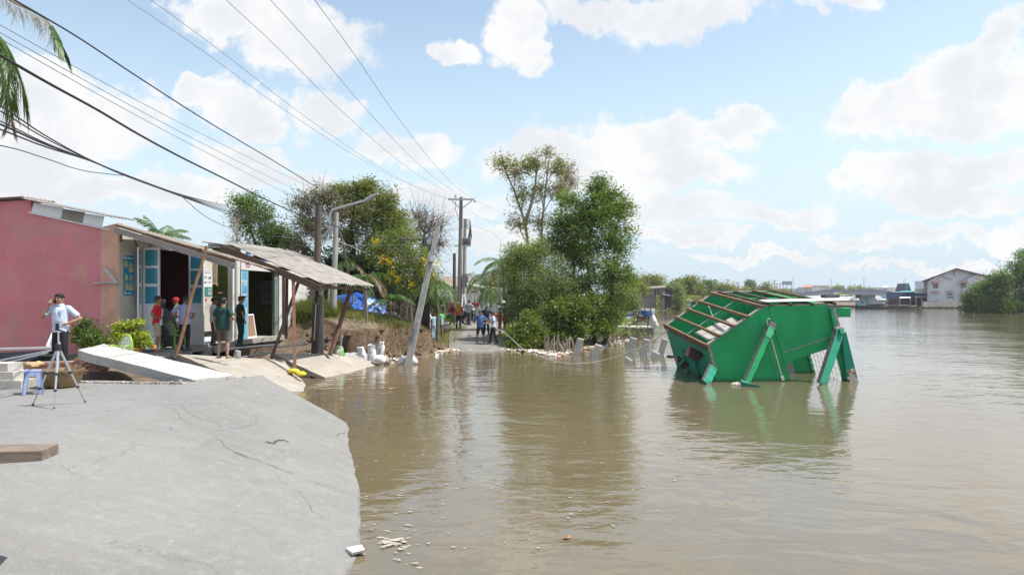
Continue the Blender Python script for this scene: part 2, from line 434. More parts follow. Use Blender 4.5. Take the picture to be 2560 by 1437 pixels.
def earth_mat():
    m = bpy.data.materials.new('earth'); m.use_nodes = True; t = NT(m.node_tree); t.n.clear()
    out = t.node('ShaderNodeOutputMaterial'); b = t.node('ShaderNodeBsdfPrincipled'); t.l.new(b.outputs[0], out.inputs[0]); b.inputs['Roughness'].default_value = .95; b.inputs['Specular IOR Level'].default_value = .15
    co = t.node('ShaderNodeTexCoord').outputs['Object']
    c = t.mix(t.smooth(t.noise(co, 1.3, 6, .65), .3, .7), (.105, .068, .042), (.18, .128, .085))
    c = t.mix(t.smooth(t.noise(co, 9, 5, .7), .48, .7), c, (.22, .18, .14))
    c = t.mix(t.smooth(t.noise(t.vmath('ADD', co, (5, 3, 1)), 4.5, 5, .7), .56, .72), c, (.07, .043, .026))
    nz = t.node('ShaderNodeSeparateXYZ'); t.l.new(t.node('ShaderNodeNewGeometry').outputs['Normal'], nz.inputs[0])
    flat = t.smooth(nz.outputs[2], .78, .96)
    c = t.mix(t.math('MULTIPLY', flat, .5), c, (.215, .185, .15))
    t.l.new(c, b.inputs['Base Color'])
    bn = t.node('ShaderNodeBump'); bn.inputs['Strength'].default_value = .9; bn.inputs['Distance'].default_value = .06
    t.l.new(t.math('ADD', t.noise(co, 7, 8, .7), t.math('MULTIPLY', t.noise(co, 45, 4, .7), .35)), bn.inputs['Height']); t.l.new(bn.outputs[0], b.inputs['Normal'])
    return m
EARTH = earth_mat()
tag(link_mesh('ground', me, EARTH), kind='structure')

# ---- far bank on the right
fb = [(150, 84), (112, 108), (92, 121), (88, 126), (116, 173), (100, 175.5), (92, 182), (93, 215), (105, 300), (90, 330), (90, 345), (1500, 345), (1500, 70)]
mb = MB(); mb.prism([(x, y, -.5) for x, y in fb], (0, 0, 1.1)); tag(mb.build('far_bank', EARTH), kind='structure')
mb = MB(); mb.prism([(60, 345, -.5), (1500, 345, -.5), (1500, 2300, -.5), (150, 2300, -.5)], (0, 0, 1.2)); tag(mb.build('far_shore', EARTH), kind='structure')

# ---- concrete and asphalt
CONC = mat('concrete_white', (.46, .447, .42), .85, .10, 1.5, .5, 30, dirt=((.40, .37, .33), .42, 2.0, .6))
CONCB = mat('concrete_beige', (.32, .29, .25), .88, .12, 1.2, .4, 35, dirt=((.25, .215, .175), .40, 1.6, .6), dirt2=((.43, .395, .35), .42, .8, .6))
CONCG = mat('concrete_grey', (.34, .34, .33), .88, .16, 3.0, .6, 28, dirt=((.17, .165, .15), .40, 5, .7), dirt2=((.45, .45, .43), .38, 2.2, .6))
DARKGAP = mat('crack_shadow', (.055, .05, .045), .95, .3, 9)  # near-black standing for the shade inside cracks and holes
def road_mat():
    m = bpy.data.materials.new('worn_road'); m.use_nodes = True; t = NT(m.node_tree); t.n.clear()
    out = t.node('ShaderNodeOutputMaterial'); b = t.node('ShaderNodeBsdfPrincipled'); t.l.new(b.outputs[0], out.inputs[0]); b.inputs['Roughness'].default_value = .86; b.inputs['Specular IOR Level'].default_value = .25
    co = t.node('ShaderNodeTexCoord').outputs['Object']
    c = t.mix(t.smooth(t.noise(co, .45, 5, .6), .32, .68), (.190, .186, .180), (.232, .228, .221))
    st = t.vmath('MULTIPLY', co, (.9, 6.0, 1)); c = t.mix(t.math('MULTIPLY', t.smooth(t.noise(st, 1.2, 6, .7), .45, .75), .45), c, (.285, .28, .272))
    c = t.mix(t.math('MULTIPLY', t.smooth(t.noise(t.vmath('ADD', co, (9, 2, 0)), .9, 6, .7), .55, .72), .5), c, (.150, .148, .145))
    c = t.mix(t.math('MULTIPLY', t.smooth(t.noise(co, 80, 2, .8), .52, .72), .55), c, (.36, .352, .342))
    c = t.mix(t.math('MULTIPLY', t.smooth(t.noise(t.vmath('ADD', co, (1, 7, 0)), 2.6, 7, .75), .665, .70), .7), c, (.50, .49, .475))
    c = t.mix(t.math('MULTIPLY', t.smooth(t.noise(t.vmath('ADD', co, (4, 1, 6)), 34, 3, .8), .50, .70), .40), c, (.135, .132, .128))
    c = t.mix(t.math('MULTIPLY', t.smooth(t.noise(t.vmath('ADD', co, (2, 8, 3)), 7, 5, .7), .50, .68), .30), c, (.33, .325, .315))
    vo = t.node('ShaderNodeTexVoronoi', feature='DISTANCE_TO_EDGE'); vo.inputs['Scale'].default_value = .42
    t.l.new(t.vmath('ADD', co, t.vmath('MULTIPLY', t.noise(co, 1.6, 6, .7, color=True), (.9, .9, 0))), vo.inputs['Vector'])
    hair = t.math('MULTIPLY', t.smooth(vo.outputs['Distance'], .0015, .006, 1, 0), t.smooth(t.noise(t.vmath('ADD', co, (3, 3, 3)), .5, 3, .5), .46, .60))
    c = t.mix(t.math('MULTIPLY', hair, .38), c, (.09, .088, .085))
    # wet strip along the water line, with the edge's thin shadow line painted in
    sp = t.node('ShaderNodeSeparateXYZ'); g = t.node('ShaderNodeNewGeometry'); t.l.new(g.outputs['Position'], sp.inputs[0])
    wet = t.smooth(t.math('ADD', sp.outputs[2], t.math('MULTIPLY', t.noise(co, 3, 4, .6), .07)), .018, .045, 1, 0)
    c = t.mix(t.math('MULTIPLY', wet, .75), c, (.085, .08, .072))
    t.l.new(c, b.inputs['Base Color'])
    rg = t.math('MULTIPLY_ADD', wet, -.5, .86); t.l.new(rg, b.inputs['Roughness'])
    bn = t.node('ShaderNodeBump'); bn.inputs['Strength'].default_value = .6; bn.inputs['Distance'].default_value = .02
    t.l.new(t.noise(co, 70, 5, .75), bn.inputs['Height']); t.l.new(bn.outputs[0], b.inputs['Normal'])
    return m
ROAD = road_mat()
# ---- the sunken near road: rows from behind the camera to the broken far end, each a profile (x, z)
RD = [(-6, [(-10, .95), (-6.4, .93), (-5, .82), (-3, .5), (-.2, 0.06), (1.2, -.4)]),
      (1, [(-10, .95), (-6.4, .93), (-5, .80), (-3, .47), (-.75, 0), (.75, -.45)]),
      (4, [(-10, .95), (-6.4, .93), (-5, .78), (-3.2, .46), (-1.18, 0), (.3, -.45)]),
      (6.3, [(-10, .95), (-6.4, .93), (-5, .79), (-3.4, .46), (-1.51, 0), (0, -.45)]),
      (7.85, [(-10, .95), (-6.4, .93), (-5, .80), (-3.5, .49), (-1.72, 0), (-.3, -.45)]),
      (8.6, [(-10, .95), (-6.4, .93), (-5, .81), (-3.6, .50), (-1.90, 0), (-.5, -.45)]),
      (10.7, [(-10, .95), (-6.4, .93), (-5.1, .83), (-3.8, .50), (-2.50, 0), (-1.1, -.45)]),
      (12.5, [(-10, .95), (-6.4, .93), (-5.3, .86), (-4.1, .50), (-3.02, 0.0), (-1.7, -.45)]),
      (13.3, [(-10, .95), (-6.4, .93), (-5.4, .87), (-4.3, .52), (-3.22, 0.02), (-2.0, -.45)])]
RL = [(-10, 12.25, .95), (-6.3, 12.75, .93), (-5.5, 15.0, .86), (-4.55, 14.55, .48), (-3.42, 14.0, 0.0), (-2.3, 13.6, -.5)]
rows = []
for y, pr in RD: rows.append([V((x, y, z)) for x, z in pr])
def resample(pts, n):
    c = catmull(pts, 8); L = [0]
    for a, b in zip(c, c[1:]): L.append(L[-1] + (b - a).length)
    out = []
    for i in range(n):
        s = L[-1] * i / (n - 1); k = min(range(len(L) - 1), key=lambda q: 0 if L[q] <= s <= L[q + 1] else 1)
        u = 0 if L[k + 1] == L[k] else (s - L[k]) / (L[k + 1] - L[k]); out.append(c[k].lerp(c[k + 1], u))
    return out
NC = 60
rs = []
for r in rows:   # keep the five spans aligned between rows
    seg = [9, 9, 12, 16, 14]; o = []
    c = catmull(r, 24)
    for i, n in enumerate(seg):
        for k in range(n): o.append(c[i * 24 + int(24 * k / n)])
    o.append(c[-1]); rs.append(o)
o = []
for i, n in enumerate([9, 9, 12, 16, 14]):
    for k in range(n): o.append(V(RL[i]).lerp(V(RL[i + 1]), k / n))
o.append(V(RL[-1]))
full = []
for j in range(len(rs[0])):
    full.append(catmull([r[j] for r in rs], 8))
grid = [[full[j][i] for j in range(len(rs[0]))] for i in range(len(full[0]))]
for k in range(1, 7): grid.append([grid[-k if k == 1 else len(full[0]) - 1][j].lerp(o[j], k / 6) for j in range(len(o))])
for r in grid:
    for p in r:
        n_ = mnoise.noise(p * .9) * .018 + mnoise.noise(p * 3.3) * .006
        p.z += n_; p.x += .022 * mnoise.noise(V((p.x * 2, p.y * 2.3, 3.1))) * (1 if p.z < .3 else 0)
mb = MB(); mb.grid(grid)
last = grid[-1]; mb.grid([last, [p + V((.02 * mnoise.noise(p * 9), .05 * mnoise.noise(p * 7), -.17)) for p in last]])
mb.grid([[p + V((0, 0, -.17)) for p in last], [p + V((.0, -.5, -.25)) for p in last]])
rd = mb.build('near_road', ROAD, smooth=40); tag(rd, kind='structure')
from mathutils.bvhtree import BVHTree
RBVH = BVHTree.FromPolygons([tuple(p) for r in grid for p in r], [(i * len(grid[0]) + j, i * len(grid[0]) + j + 1, (i + 1) * len(grid[0]) + j + 1, (i + 1) * len(grid[0]) + j) for i in range(len(grid) - 1) for j in range(len(grid[0]) - 1)])
def road_at(x, y):
    h = RBVH.ray_cast(V((x, y, 5)), V((0, 0, -1))); return h[0].z if h[0] is not None else -1.0
# cracks: dark strips laid on the slab, the shade of narrow openings in their colour
def rpt(px, py):
    """where the view line through a photograph point meets the road surface"""
    d = V(((px - CX) / F, 1, -(py - HY) / F)).normalized(); h = RBVH.ray_cast(V((0, 0, H)), d); return h[0] if h[0] is not None else G(px, py, .4)
def crack(pts, w, name='crack'):
    P = catmull([rpt(*p) for p in pts], 9); mb = MB(); top = []; bot = []
    for i, p in enumerate(P):
        d = (P[min(i + 1, len(P) - 1)] - P[max(i - 1, 0)]).normalized(); s = d.cross(V((0, 0, 1))).normalized()
        t = i / (len(P) - 1); ww = w * (.45 if name == 'crack' else 1) * (.25 + .75 * math.sin(math.pi * t)) * (.3 + 1.2 * random.random())
        jj = s * random.uniform(-.5, .5) * .05
        for L_, q in ((top, p + s * ww + jj), (bot, p - s * ww + jj)): q.z = max(road_at(q.x, q.y), p.z - .05) + .005; L_.append(q)
    mb.grid([top, bot]); return mb.build(name, DARKGAP, rd, world=True)
for pts, w in [([(527, 1081), (548, 1100), (582, 1129), (660, 1156), (715, 1178), (790, 1206), (850, 1226), (907, 1247)], .009),
               ([(582, 1127), (600, 1135), (622, 1143)], .02), ([(455, 1009), (470, 1030), (500, 1045), (540, 1055), (560, 1080)], .006),
               ([(433, 1017), (448, 1041), (466, 1057)], .006), ([(640, 1040), (632, 1062), (527, 1082)], .005),
               ([(122, 1152), (150, 1160), (180, 1178), (205, 1195)], .005), ([(685, 1180), (705, 1205), (748, 1228), (760, 1245), (800, 1290), (900, 1320)], .005),
               ([(838, 1092), (850, 1085), (866, 1081)], .012), ([(418, 1062), (433, 1075), (455, 1078)], .006)]:
    crack(pts, w)
crack([(664, 1102), (676, 1107), (686, 1108)], .035, 'hole'); crack([(686, 1108), (694, 1102), (705, 1100), (713, 1101), (722, 1106)], .02, 'hole')

# ---- loose slabs between the road and the shops
def slab(name, label, pts, th, m, rough_edge=.02, nsub=10, group=None):
    """four corners (near-left, near-right, far-right, far-left) of the top face"""
    a, b, c, d = [V(p) for p in pts]; T = []
    for i in range(nsub + 1):
        u = i / nsub; r = []
        for j in range(nsub + 1):
            v = j / nsub; p = (a.lerp(b, u)).lerp(d.lerp(c, u), v)
            e = min(u, v, 1 - u, 1 - v); k = rough_edge if e < .001 else 0
            p = p + V((mnoise.noise(p * 2.3 + V((k, 0, 5))), mnoise.noise(p * 2.1 + V((0, k, 9))), 0)) * k * 3 + V((0, 0, .012 * mnoise.noise(p * 1.7)))
            r.append(p)
        T.append(r)
    mb = MB(); mb.grid([r[::-1] for r in T]); B = [[p + V((random.uniform(-1, 1) * rough_edge * .6, random.uniform(-1, 1) * rough_edge * .6, -th)) for p in r] for r in T]
    mb.grid(B)
    for e in (0, -1): mb.grid([T[e], B[e]] if e == 0 else [B[e], T[e]])
    for e in (0, -1):
        tt = [r[e] for r in T]; bb = [r[e] for r in B]; mb.grid([bb, tt] if e == 0 else [tt, bb])
    o = mb.build(name, m, smooth=30); tag(o, label, 'concrete slab', group); return o
slab('concrete_slab', 'long white concrete slab tilted up at its left end beside the tripod', [U(193, 874, 14.3), U(482, 949, 13.35), U(588, 937, 14.3), U(262, 860, 16.4)], .19, CONC, .015, 12)
slab('concrete_slab', 'wide beige concrete slab sloping into the water under the awning post', [U(440, 884, 18.9), (-5.55, 15.6, .42), (-5.75, 19.6, -.12), U(706, 899, 21.9)], .13, CONCB, .03, 12)
slab('concrete_slab', 'beige slab with a raised left edge under the leaning rusty pole', [U(682, 883, 22.3), U(812, 944, 21.6), (-4.9, 27.0, -.06), U(835, 884, 25.4)], .14, CONCB, .015, 10)
mb = MB(); q = [U(862, 882, 26.6), U(866, 903, 26.4), U(944, 906, 27.0)]
mb.prism(q, (.35, 1.2, -.05)); tag(mb.build('concrete_slab', CONCG), 'thin grey slab standing on edge at the waterline before white sacks', 'concrete slab')
# ---- road beyond the gap
yy = np.concatenate([np.linspace(32.6, 46, 28), np.linspace(48, 110, 14)]); T = []
for y in yy:
    xl, xr = road_x(y); xl = float(xl); xr = float(xr); r = []
    for k in range(9):
        x = xl + (xr - xl) * k / 8; r.append(V((x + (.12 * mnoise.noise(V((0, y * 1.3, k))) if k in (0, 8) else 0), y + (.25 * mnoise.noise(V((x * 1.5, 2, 1))) if y < 33 else 0), float(road_z(y)) + .01 * mnoise.noise(V((x, y, 0))))))
    T.append(r)
mb = MB(); mb.grid(T); mb.grid([[p + V((0, 0, -.15)) for p in T[0]], T[0]])
tag(mb.build('far_road', mat('far_concrete', (.21, .20, .185), .9, .12, .8, .3, 30, dirt=((.13, .12, .10), .46, 1.3, .75)), smooth=30), kind='structure')  # base colour lowered for the shade dapples of the roadside trees

# ---- leaf clouds
def leaf_cloud(name, centers, L, W, m, parent, sd_up=.5, droop=0.0, tones=None, stuff=True):
    N = len(centers); c = np.asarray(centers)
    d = RNG.normal(size=(N, 3)); d[:, 2] = d[:, 2] * sd_up - droop; d /= np.linalg.norm(d, axis=1)[:, None]
    r = RNG.normal(size=(N, 3)); s = np.cross(d, r); s /= np.linalg.norm(s, axis=1)[:, None] + 1e-9
    n = np.cross(s, d)
    l = L * RNG.uniform(.65, 1.3, (N, 1)); w = W * RNG.uniform(.7, 1.25, (N, 1))
    p0 = c - d * l * .5; p2 = c + d * l * .5; p1 = c + s * w * .5 + n * w * .18; p3 = c - s * w * .5 + n * w * .18
    v = np.stack([p0, p1, p2, p3], 1).reshape(-1, 3); q = np.arange(N * 4).reshape(N, 4)
    if tones is None: tones = RNG.random(N)
    off = np.zeros(3); pp = parent
    while pp is not None: off = off + np.array(pp.location); pp = pp.parent
    o = link_mesh(name, np_mesh(name, v - off, q, tones), m, parent)
    if stuff: o['kind'] = 'stuff'
    return o

# clods of earth broken out of the eroded bank
random.seed(51); mb = MB()
for k in range(900):
    x = random.uniform(-8.6, -2.7); y = random.uniform(25.4, 33); z = gz(x, y)
    if z < .05 or z > 1.25: continue
    s_ = random.choice((.05, .07, .10, .16)) * random.uniform(.7, 1.3); mb.ell((x, y, z + s_ * .15), (s_ * random.uniform(.8, 1.6), s_, s_ * random.uniform(.5, .9)), 6, 4, Matrix.Rotation(random.uniform(0, 3), 3, 'Z'))
tag(mb.build('earth_clods', mat('clod_earth', (.13, .088, .056), .95, .3, 2.5, .8, 25, island=.55), jitter=.045), 'crumbled earth clods on the face of the eroded bank', 'earth', kind='stuff')
# ================================================================== THE TWO SHOPS ON THE LEFT
PINK = mat('pink_paint', (.64, .215, .245), .85, .08, .9, .15, 20, dirt=((.52, .29, .28), .44, .55, .8), dirt2=((.62, .36, .26), .36, 1.0, .75))
PEACH = mat('peach_paint', (.62, .35, .265), .85, .12, 2.0, .15, 20, dirt=((.55, .42, .30), .36, 2, .7))
MARBLE = mat('marble_tile', (.58, .55, .47), .35, .08, 1.2, .05, 10, dirt=((.47, .42, .33), .40, 2.6, .55))
WHITEP = mat('white_frame', (.78, .80, .82), .4, .04, 3)
WHITEW = mat('white_wall', (.62, .62, .60), .8, .06, 1.2, .1, 20, dirt=((.42, .41, .38), .36, 1.8, .6))
BLUEG = mat('blue_glass', (.06, .30, .42), .18, .06, 3, spec=.6)
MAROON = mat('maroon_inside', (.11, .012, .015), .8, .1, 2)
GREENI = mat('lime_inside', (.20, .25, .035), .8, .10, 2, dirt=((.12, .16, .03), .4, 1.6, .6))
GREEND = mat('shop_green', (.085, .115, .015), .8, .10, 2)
TILEG = mat('grey_tile', (.15, .15, .15), .5, .08, 3)
DARKW = mat('dark_wood', (.115, .068, .05), .8, .3, 6, .4, 40, stretch=(1, 6, 6), dirt=((.20, .14, .11), .38, 4, .7))
GREYW = mat('grey_wood', (.30, .27, .245), .85, .25, 5, .4, 40, stretch=(6, 1, 6), dirt=((.16, .135, .12), .40, 4, .7))
BROWNW = mat('brown_pole', (.27, .155, .085), .75, .25, 4, .3, 30, stretch=(5, 5, 1))
TIN = mat('corrugated_tin', (.285, .27, .245), .55, .10, 2.0, .1, 20, metal=.15, dirt=((.19, .12, .08), .42, 2.6, .8), dirt2=((.36, .345, .32), .40, .8, .5))
TIND = mat('rusty_tin', (.26, .22, .19), .6, .14, 2.0, .15, 20, metal=.15, dirt=((.22, .12, .07), .42, 2.6, .8))
TINW = mat('white_tin', (.72, .73, .72), .5, .05, 2, metal=.1, dirt=((.5, .49, .46), .35, 2, .5))
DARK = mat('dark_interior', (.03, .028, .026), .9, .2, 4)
BLACKM = mat('black_metal', (.025, .025, .028), .45, .2, 6)
STEEL = mat('bare_steel', (.42, .42, .42), .4, .08, 8, metal=.7)
RUST = mat('rust_steel', (.13, .068, .048), .8, .25, 8, .3, 40, dirt=((.22, .10, .06), .45, 6, .8))
PLASTER = mat('cement_plaster', (.33, .315, .29), .9, .14, 3, .3, 30, dirt=((.22, .20, .18), .42, 2.4, .7))
ANG = -math.atan2(.184, .983); C0 = V((-11.5, 20.0, 0))
ph = root('pink_house', 'pink house with white and blue folding doors behind the long white slab', 'house', C0, ANG)
def L2W(x, y, z): return C0 + Matrix.Rotation(ANG, 3, 'Z') @ V((x, y, z))
# side wall: gable polygon facing the camera
mb = MB(); mb.prism([(-9, 0, .5), (-.62, 0, .5), (-.62, 0, 4.63), (-3.02, 0, 5.14), (-3.06, 0, 5.50), (-9, 0, 5.36)], (0, .18, 0)); mb.build('side_wall', PINK, ph)
mb = MB(); mb.prism([(-.617, -.012, .5), (-.02, -.012, .5), (-.02, -.012, 4.75), (-.617, -.012, 4.63)], (0, .19, 0)); mb.build('corner_pillar', PEACH, ph)
# skirting line left by the removed annex
mb = MB()
for k, (xa, xb, m_) in enumerate([(-2.98, -1.95, 0), (-1.95, -1.2, 1), (-1.2, -.55, 0)]):
    za = 5.13 + (xa + 3.0) * -.205; zb = 5.13 + (xb + 3.0) * -.205
    mb2 = MB(); mb2.prism([(xa, -.05, za), (xb, -.05, zb), (xb + .02, .02, zb + .33), (xa + .02, .02, za + .30)], (0, .012, 0)); mb2.build('roof_flashing', TINW if m_ == 0 else TIND, ph)
mb = MB(); mb.bar((-3.05, -.06, 5.12), (-.3, -.06, 4.55), .05, .03); mb.build('flashing_trim', WHITEP, ph)
for k in range(1):
    mb = MB(); mb.corrugated((-3.1, -.22, 5.52), (3.0, 0, -.60), (0, .99, 0), 7, .02, .006); mb.build('roof_sheet', TIN, ph)
MB().span((-9, .79, 4.35), (-.25, 4.4, 4.40)).build('rear_roof', TIND, ph)
for k in range(1):
    mb = MB(); mb.corrugated((-9.0, -.22 + k * 1.15, 5.42), (5.9, 0, .16), (0, 1.19, 0), 8, .02, .006); mb.build('roof_sheet', TIND, ph)
mb = MB(); mb.tube([(-3.1, -.24, 5.54), (-3.1, .8, 5.54)], .04, 8); mb.build('ridge_cap', TIND, ph)
# facade pieces (local x = out of the facade, y = along it)
def fac(y0, y1, z0, z1, x0=-.18, x1=0.0): return MB().span((x0, y0, z0), (x1, y1, z1))
fac(.0, .80, .55, 4.62).build('front_wall', MARBLE, ph)
fac(.80, 3.86, 4.18, 4.32, -.18, -.002).build('lintel', MARBLE, ph)
fac(3.86, 4.42, 1.38, 4.30).build('front_wall', MARBLE, ph); fac(3.86, 4.42, 1.20, 1.375, -.18, .004).build('dark_band', DARK, ph); fac(3.86, 4.42, 1.02, 1.19, -.18, .03).build('white_ledge', WHITEP, ph); fac(3.86, 4.42, .4, 1.015).build('plinth', PLASTER, ph)
# inside of the room
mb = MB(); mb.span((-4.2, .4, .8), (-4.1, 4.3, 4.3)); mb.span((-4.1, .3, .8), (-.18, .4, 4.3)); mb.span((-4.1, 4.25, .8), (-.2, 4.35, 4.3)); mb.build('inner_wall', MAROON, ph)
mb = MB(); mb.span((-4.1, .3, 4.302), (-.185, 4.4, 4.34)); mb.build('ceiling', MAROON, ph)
mb = MB(); mb.span((-4.1, .2, .72), (.12, 4.0, .95)); mb.build('floor_slab', PLASTER, ph)
# door frame and four folding leaves, each with three panes and a ribbed lower panel
mb = MB(); mb.span((-.14, .80, .96), (.015, .88, 4.19)); mb.span((-.14, 3.78, .96), (.015, 3.86, 4.19)); mb.span((-.14, .88, 4.10), (.012, 3.78, 4.19)); mb.build('door_frame', WHITEP, ph)
def leaf(p, dirv, w, handle=False):
    p = V((p[0], p[1], .98)); d = V((dirv[0], dirv[1], 0)).normalized(); n = V((d.y, -d.x, 0)); h = 3.10; t = .045; fr = .06
    lf = root('door_leaf', None, None, (0, 0, 0)); setparent(lf, ph)
    def pc(u0, u1, z0, z1, tt=t, o=0.0):
        a = p + d * u0 + V((0, 0, z0)) + n * (o - tt / 2); return MB().hexa([a, a + d * (u1 - u0), a + d * (u1 - u0) + n * tt, a + n * tt] + [q + V((0, 0, z1 - z0)) for q in (a, a + d * (u1 - u0), a + d * (u1 - u0) + n * tt, a + n * tt)])
    mb = MB()
    for (u0, u1, z0, z1) in [(0, fr, 0, h), (w - fr, w, 0, h), (fr, w - fr, h - fr, h), (fr, w - fr, 0, .12), (fr, w - fr, 1.30, 1.40), (fr, w - fr, 1.92, 2.01), (fr, w - fr, 2.48, 2.56)]:
        q = pc(u0, u1, z0, z1); mb.add(q.v, q.f)
    mb.build('leaf_frame', WHITEP, lf)
    for (z0, z1) in [(1.40, 1.92), (2.01, 2.48), (2.56, h - fr)]: pc(fr, w - fr, z0, z1, .012).build('pane', BLUEG, lf)
    mb = MB()
    for k in range(12):
        q = pc(fr, w - fr, .12 + k * 1.18 / 12 + .004, .12 + (k + 1) * 1.18 / 12 - .004, .024); mb.add(q.v, q.f)
    q = pc(fr, w - fr, .12, 1.30, .012); mb.add(q.v, q.f)
    mb.build('lower_panel', WHITEP, lf)
    if handle:
        mb = MB(); q = p + d * (w - .04) + n * .06 + V((0, 0, 1.28)); mb.tube([q, q + V((0, 0, .28))], .012, 6); mb.tube([q, q - n * .05], .01, 6); mb.tube([q + V((0, 0, .28)), q + V((0, 0, .28)) - n * .05], .01, 6); mb.build('handle', STEEL, lf)
# near pair folded outwards, far pair folded outwards
leaf((.04, .86), (.42, -.85), .44)
leaf((.07, .90), (.92, .12), .52, True)
leaf((.05, 3.76), (.10, -.95), .60)
leaf((.09, 3.02), (.92, .04), .54, True)
# things mounted on the wall
mb = MB(); mb.cur = 0; mb.ell((.10, 2.45, 4.36), (.075, .075, .095), 10, 8); mb.tube([(.0, 2.45, 4.47), (.10, 2.45, 4.46)], .03, 8)
tag(mb.build('lamp_bulb', mat('bulb_glass', (.75, .73, .66), .2, .03), ph))
mb = MB(); p = [(.03, .55, 4.35), (.02, .75, 4.05), (.02, .95, 3.75), (.02, 1.3, 4.2), (.02, 1.9, 4.25), (.03, 2.45, 4.46)]; mb.tube(catmull(p, 5), .012, 5); mb.build('cable', BLACKM, ph)
# poster and notice, flat prints on the wall
PB = mat('poster_blue', (.035, .30, .52), .5, .15, 3); PYL = mat('poster_cream', (.60, .56, .28), .5, .3, 9, dirt=((.25, .35, .15), .4, 9, .8)); PW = mat('print_white', (.72, .74, .76), .5, .05); PG = mat('print_green', (.05, .22, .20), .5, .2, 12); PK = mat('print_black', (.04, .04, .045), .6, .1); PR = mat('print_red', (.40, .05, .04), .6, .1)
po = root('poster', 'blue poster with cream pictures on the marble wall left of the doors', 'poster', L2W(.002, .15, 2.62), ANG)
MB().span((0, 0, 0), (.012, .42, 1.20)).build('sheet', PB, po)
for (y, z, w, h) in [(.03, .86, .15, .18), (.21, .70, .18, .30), (.05, .44, .12, .20), (.24, .44, .12, .19), (.04, .17, .15, .22), (.21, .17, .18, .23)]:
    r = .03; mb = MB(); mb.prism([(.012, y, z), (.012, y + w, z), (.012, y + w * .96, z + h * .55), (.012, y + w * .7, z + h), (.012, y + w * .25, z + h * .93), (.012, y + w * .04, z + h * .5)], (.003, 0, 0)); mb.build('printed_picture', PYL, po)
MB().span((.012, .025, 1.08), (.015, .085, 1.18)).build('printed_mark', PW, po); MB().span((.012, .03, .04), (.015, .085, .14)).build('printed_mark', PW, po)
MB().span((.012, .11, 1.10), (.015, .37, 1.135)).build('printed_line', PW, po); MB().span((.012, .12, .06), (.015, .35, .085)).build('printed_line', PW, po)
no = root('notice', 'white notice with a dark green foot on the wall right of the doors', 'notice', L2W(.002, 3.90, 2.62), ANG)
MB().span((0, 0, .32), (.012, .49, .92)).build('sheet', PW, no); MB().span((0, 0, 0), (.012, .49, .318)).build('green_foot', PG, no)
for (y, z, w, h) in [(.06, .80, .16, .02), (.27, .80, .16, .02), (.07, .62, .05, .09), (.28, .60, .08, .07), (.06, .45, .09, .05), (.38, .60, .04, .12), (.04, .87, .4, .015), (.15, .62, .07, .012), (.15, .66, .07, .012), (.15, .48, .07, .012), (.28, .47, .14, .012), (.28, .50, .14, .012)]:
    MB().span((.012, y, z), (.015, y + w, z + h)).build('printed_line', PK, no)
for z in (.22, .12, .05): MB().span((.012, .25, z), (.015, .46, z + .025)).build('printed_line', PW, no)
mb = MB(); mb.span((.002, 4.02, 2.44), (.012, 4.09, 2.54)); q = mb.build('small_sticker', PR, ph)
# bent bracket sticking out of the corner
mb = MB(); mb.tube([L2W(-.75, -.1, 2.98), L2W(-.02, -.16, 3.0), L2W(.1, -.2, 2.94)], .035, 6); mb.bar(L2W(-.28, -.25, 3.42), L2W(.06, -.15, 2.98), .03, .08)
tag(mb.build('wall_bracket', STEEL), 'bent steel bracket sticking out of the peach corner of the pink house', 'bracket')

# ------------------------------------------------------------------ water shop
ws = root('water_shop', 'narrow shop with a white sign board and dark open front under the awning', 'shop', C0, ANG)
# green recess between the two
MB().span((-2.4, 4.42, .6), (-2.3, 5.66, 4.25)).build('recess_wall', GREENI, ws); MB().span((-2.3, 4.425, .6), (-.19, 4.50, 4.25)).build('recess_side', GREENI, ws); MB().span((-2.4, 4.42, .6), (.1, 5.7, .93)).build('recess_floor', PLASTER, ws)
for k in range(9): MB().span((-.62, 4.50 + k * .13, 3.05), (-.60, 4.60 + k * .13, 4.28)).build('tin_strip', TIND, ws)
MB().span((-.64, 4.5, 3.0), (-.58, 5.68, 3.06)).build('strip_rail', BROWNW, ws)
for k in range(8): MB().span((-.56, 4.56 + k * .115, 3.12), (-.52, 4.64 + k * .115, 3.98)).build('vent_slat', mat('vent_wood', (.26, .21, .14), .8, .2, 8), ws)
mb = MB(); mb.span((-.58, 4.5, 3.06), (-.50, 5.5, 3.11)); mb.span((-.58, 4.5, 3.99), (-.50, 5.5, 4.05)); mb.build('vent_frame', GREYW, ws)
MB().span((-.5, 5.20, 2.72), (-.3, 5.5, 2.78)).build('shelf', RUST, ws)
MB().span((-.2, 5.66, .6), (0, 6.14, 4.3)).build('front_pillar', WHITEW, ws); mb = MB(); mb.tube([(.05, 5.82, .9), (.05, 5.84, 4.25)], .05, 8); mb.build('drain_pipe', mat('pvc', (.55, .55, .52), .5, .08, 3), ws)
MB().span((-.2, 9.02, .6), (0, 10.05, 4.38)).build('front_pillar', WHITEW, ws)
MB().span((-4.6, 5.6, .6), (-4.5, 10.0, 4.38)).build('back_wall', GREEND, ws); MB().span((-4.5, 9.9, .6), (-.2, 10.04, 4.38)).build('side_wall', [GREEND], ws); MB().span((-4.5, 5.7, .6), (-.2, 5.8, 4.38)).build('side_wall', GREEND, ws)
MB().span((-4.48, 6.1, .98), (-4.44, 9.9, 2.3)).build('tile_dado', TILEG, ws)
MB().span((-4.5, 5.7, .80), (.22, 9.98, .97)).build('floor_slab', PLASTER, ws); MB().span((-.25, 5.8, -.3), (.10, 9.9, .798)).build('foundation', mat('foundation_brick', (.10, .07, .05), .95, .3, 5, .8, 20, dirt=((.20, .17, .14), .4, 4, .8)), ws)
MB().span((-4.5, 5.7, 4.382), (-.05, 10.0, 4.44)).build('ceiling', DARK, ws)
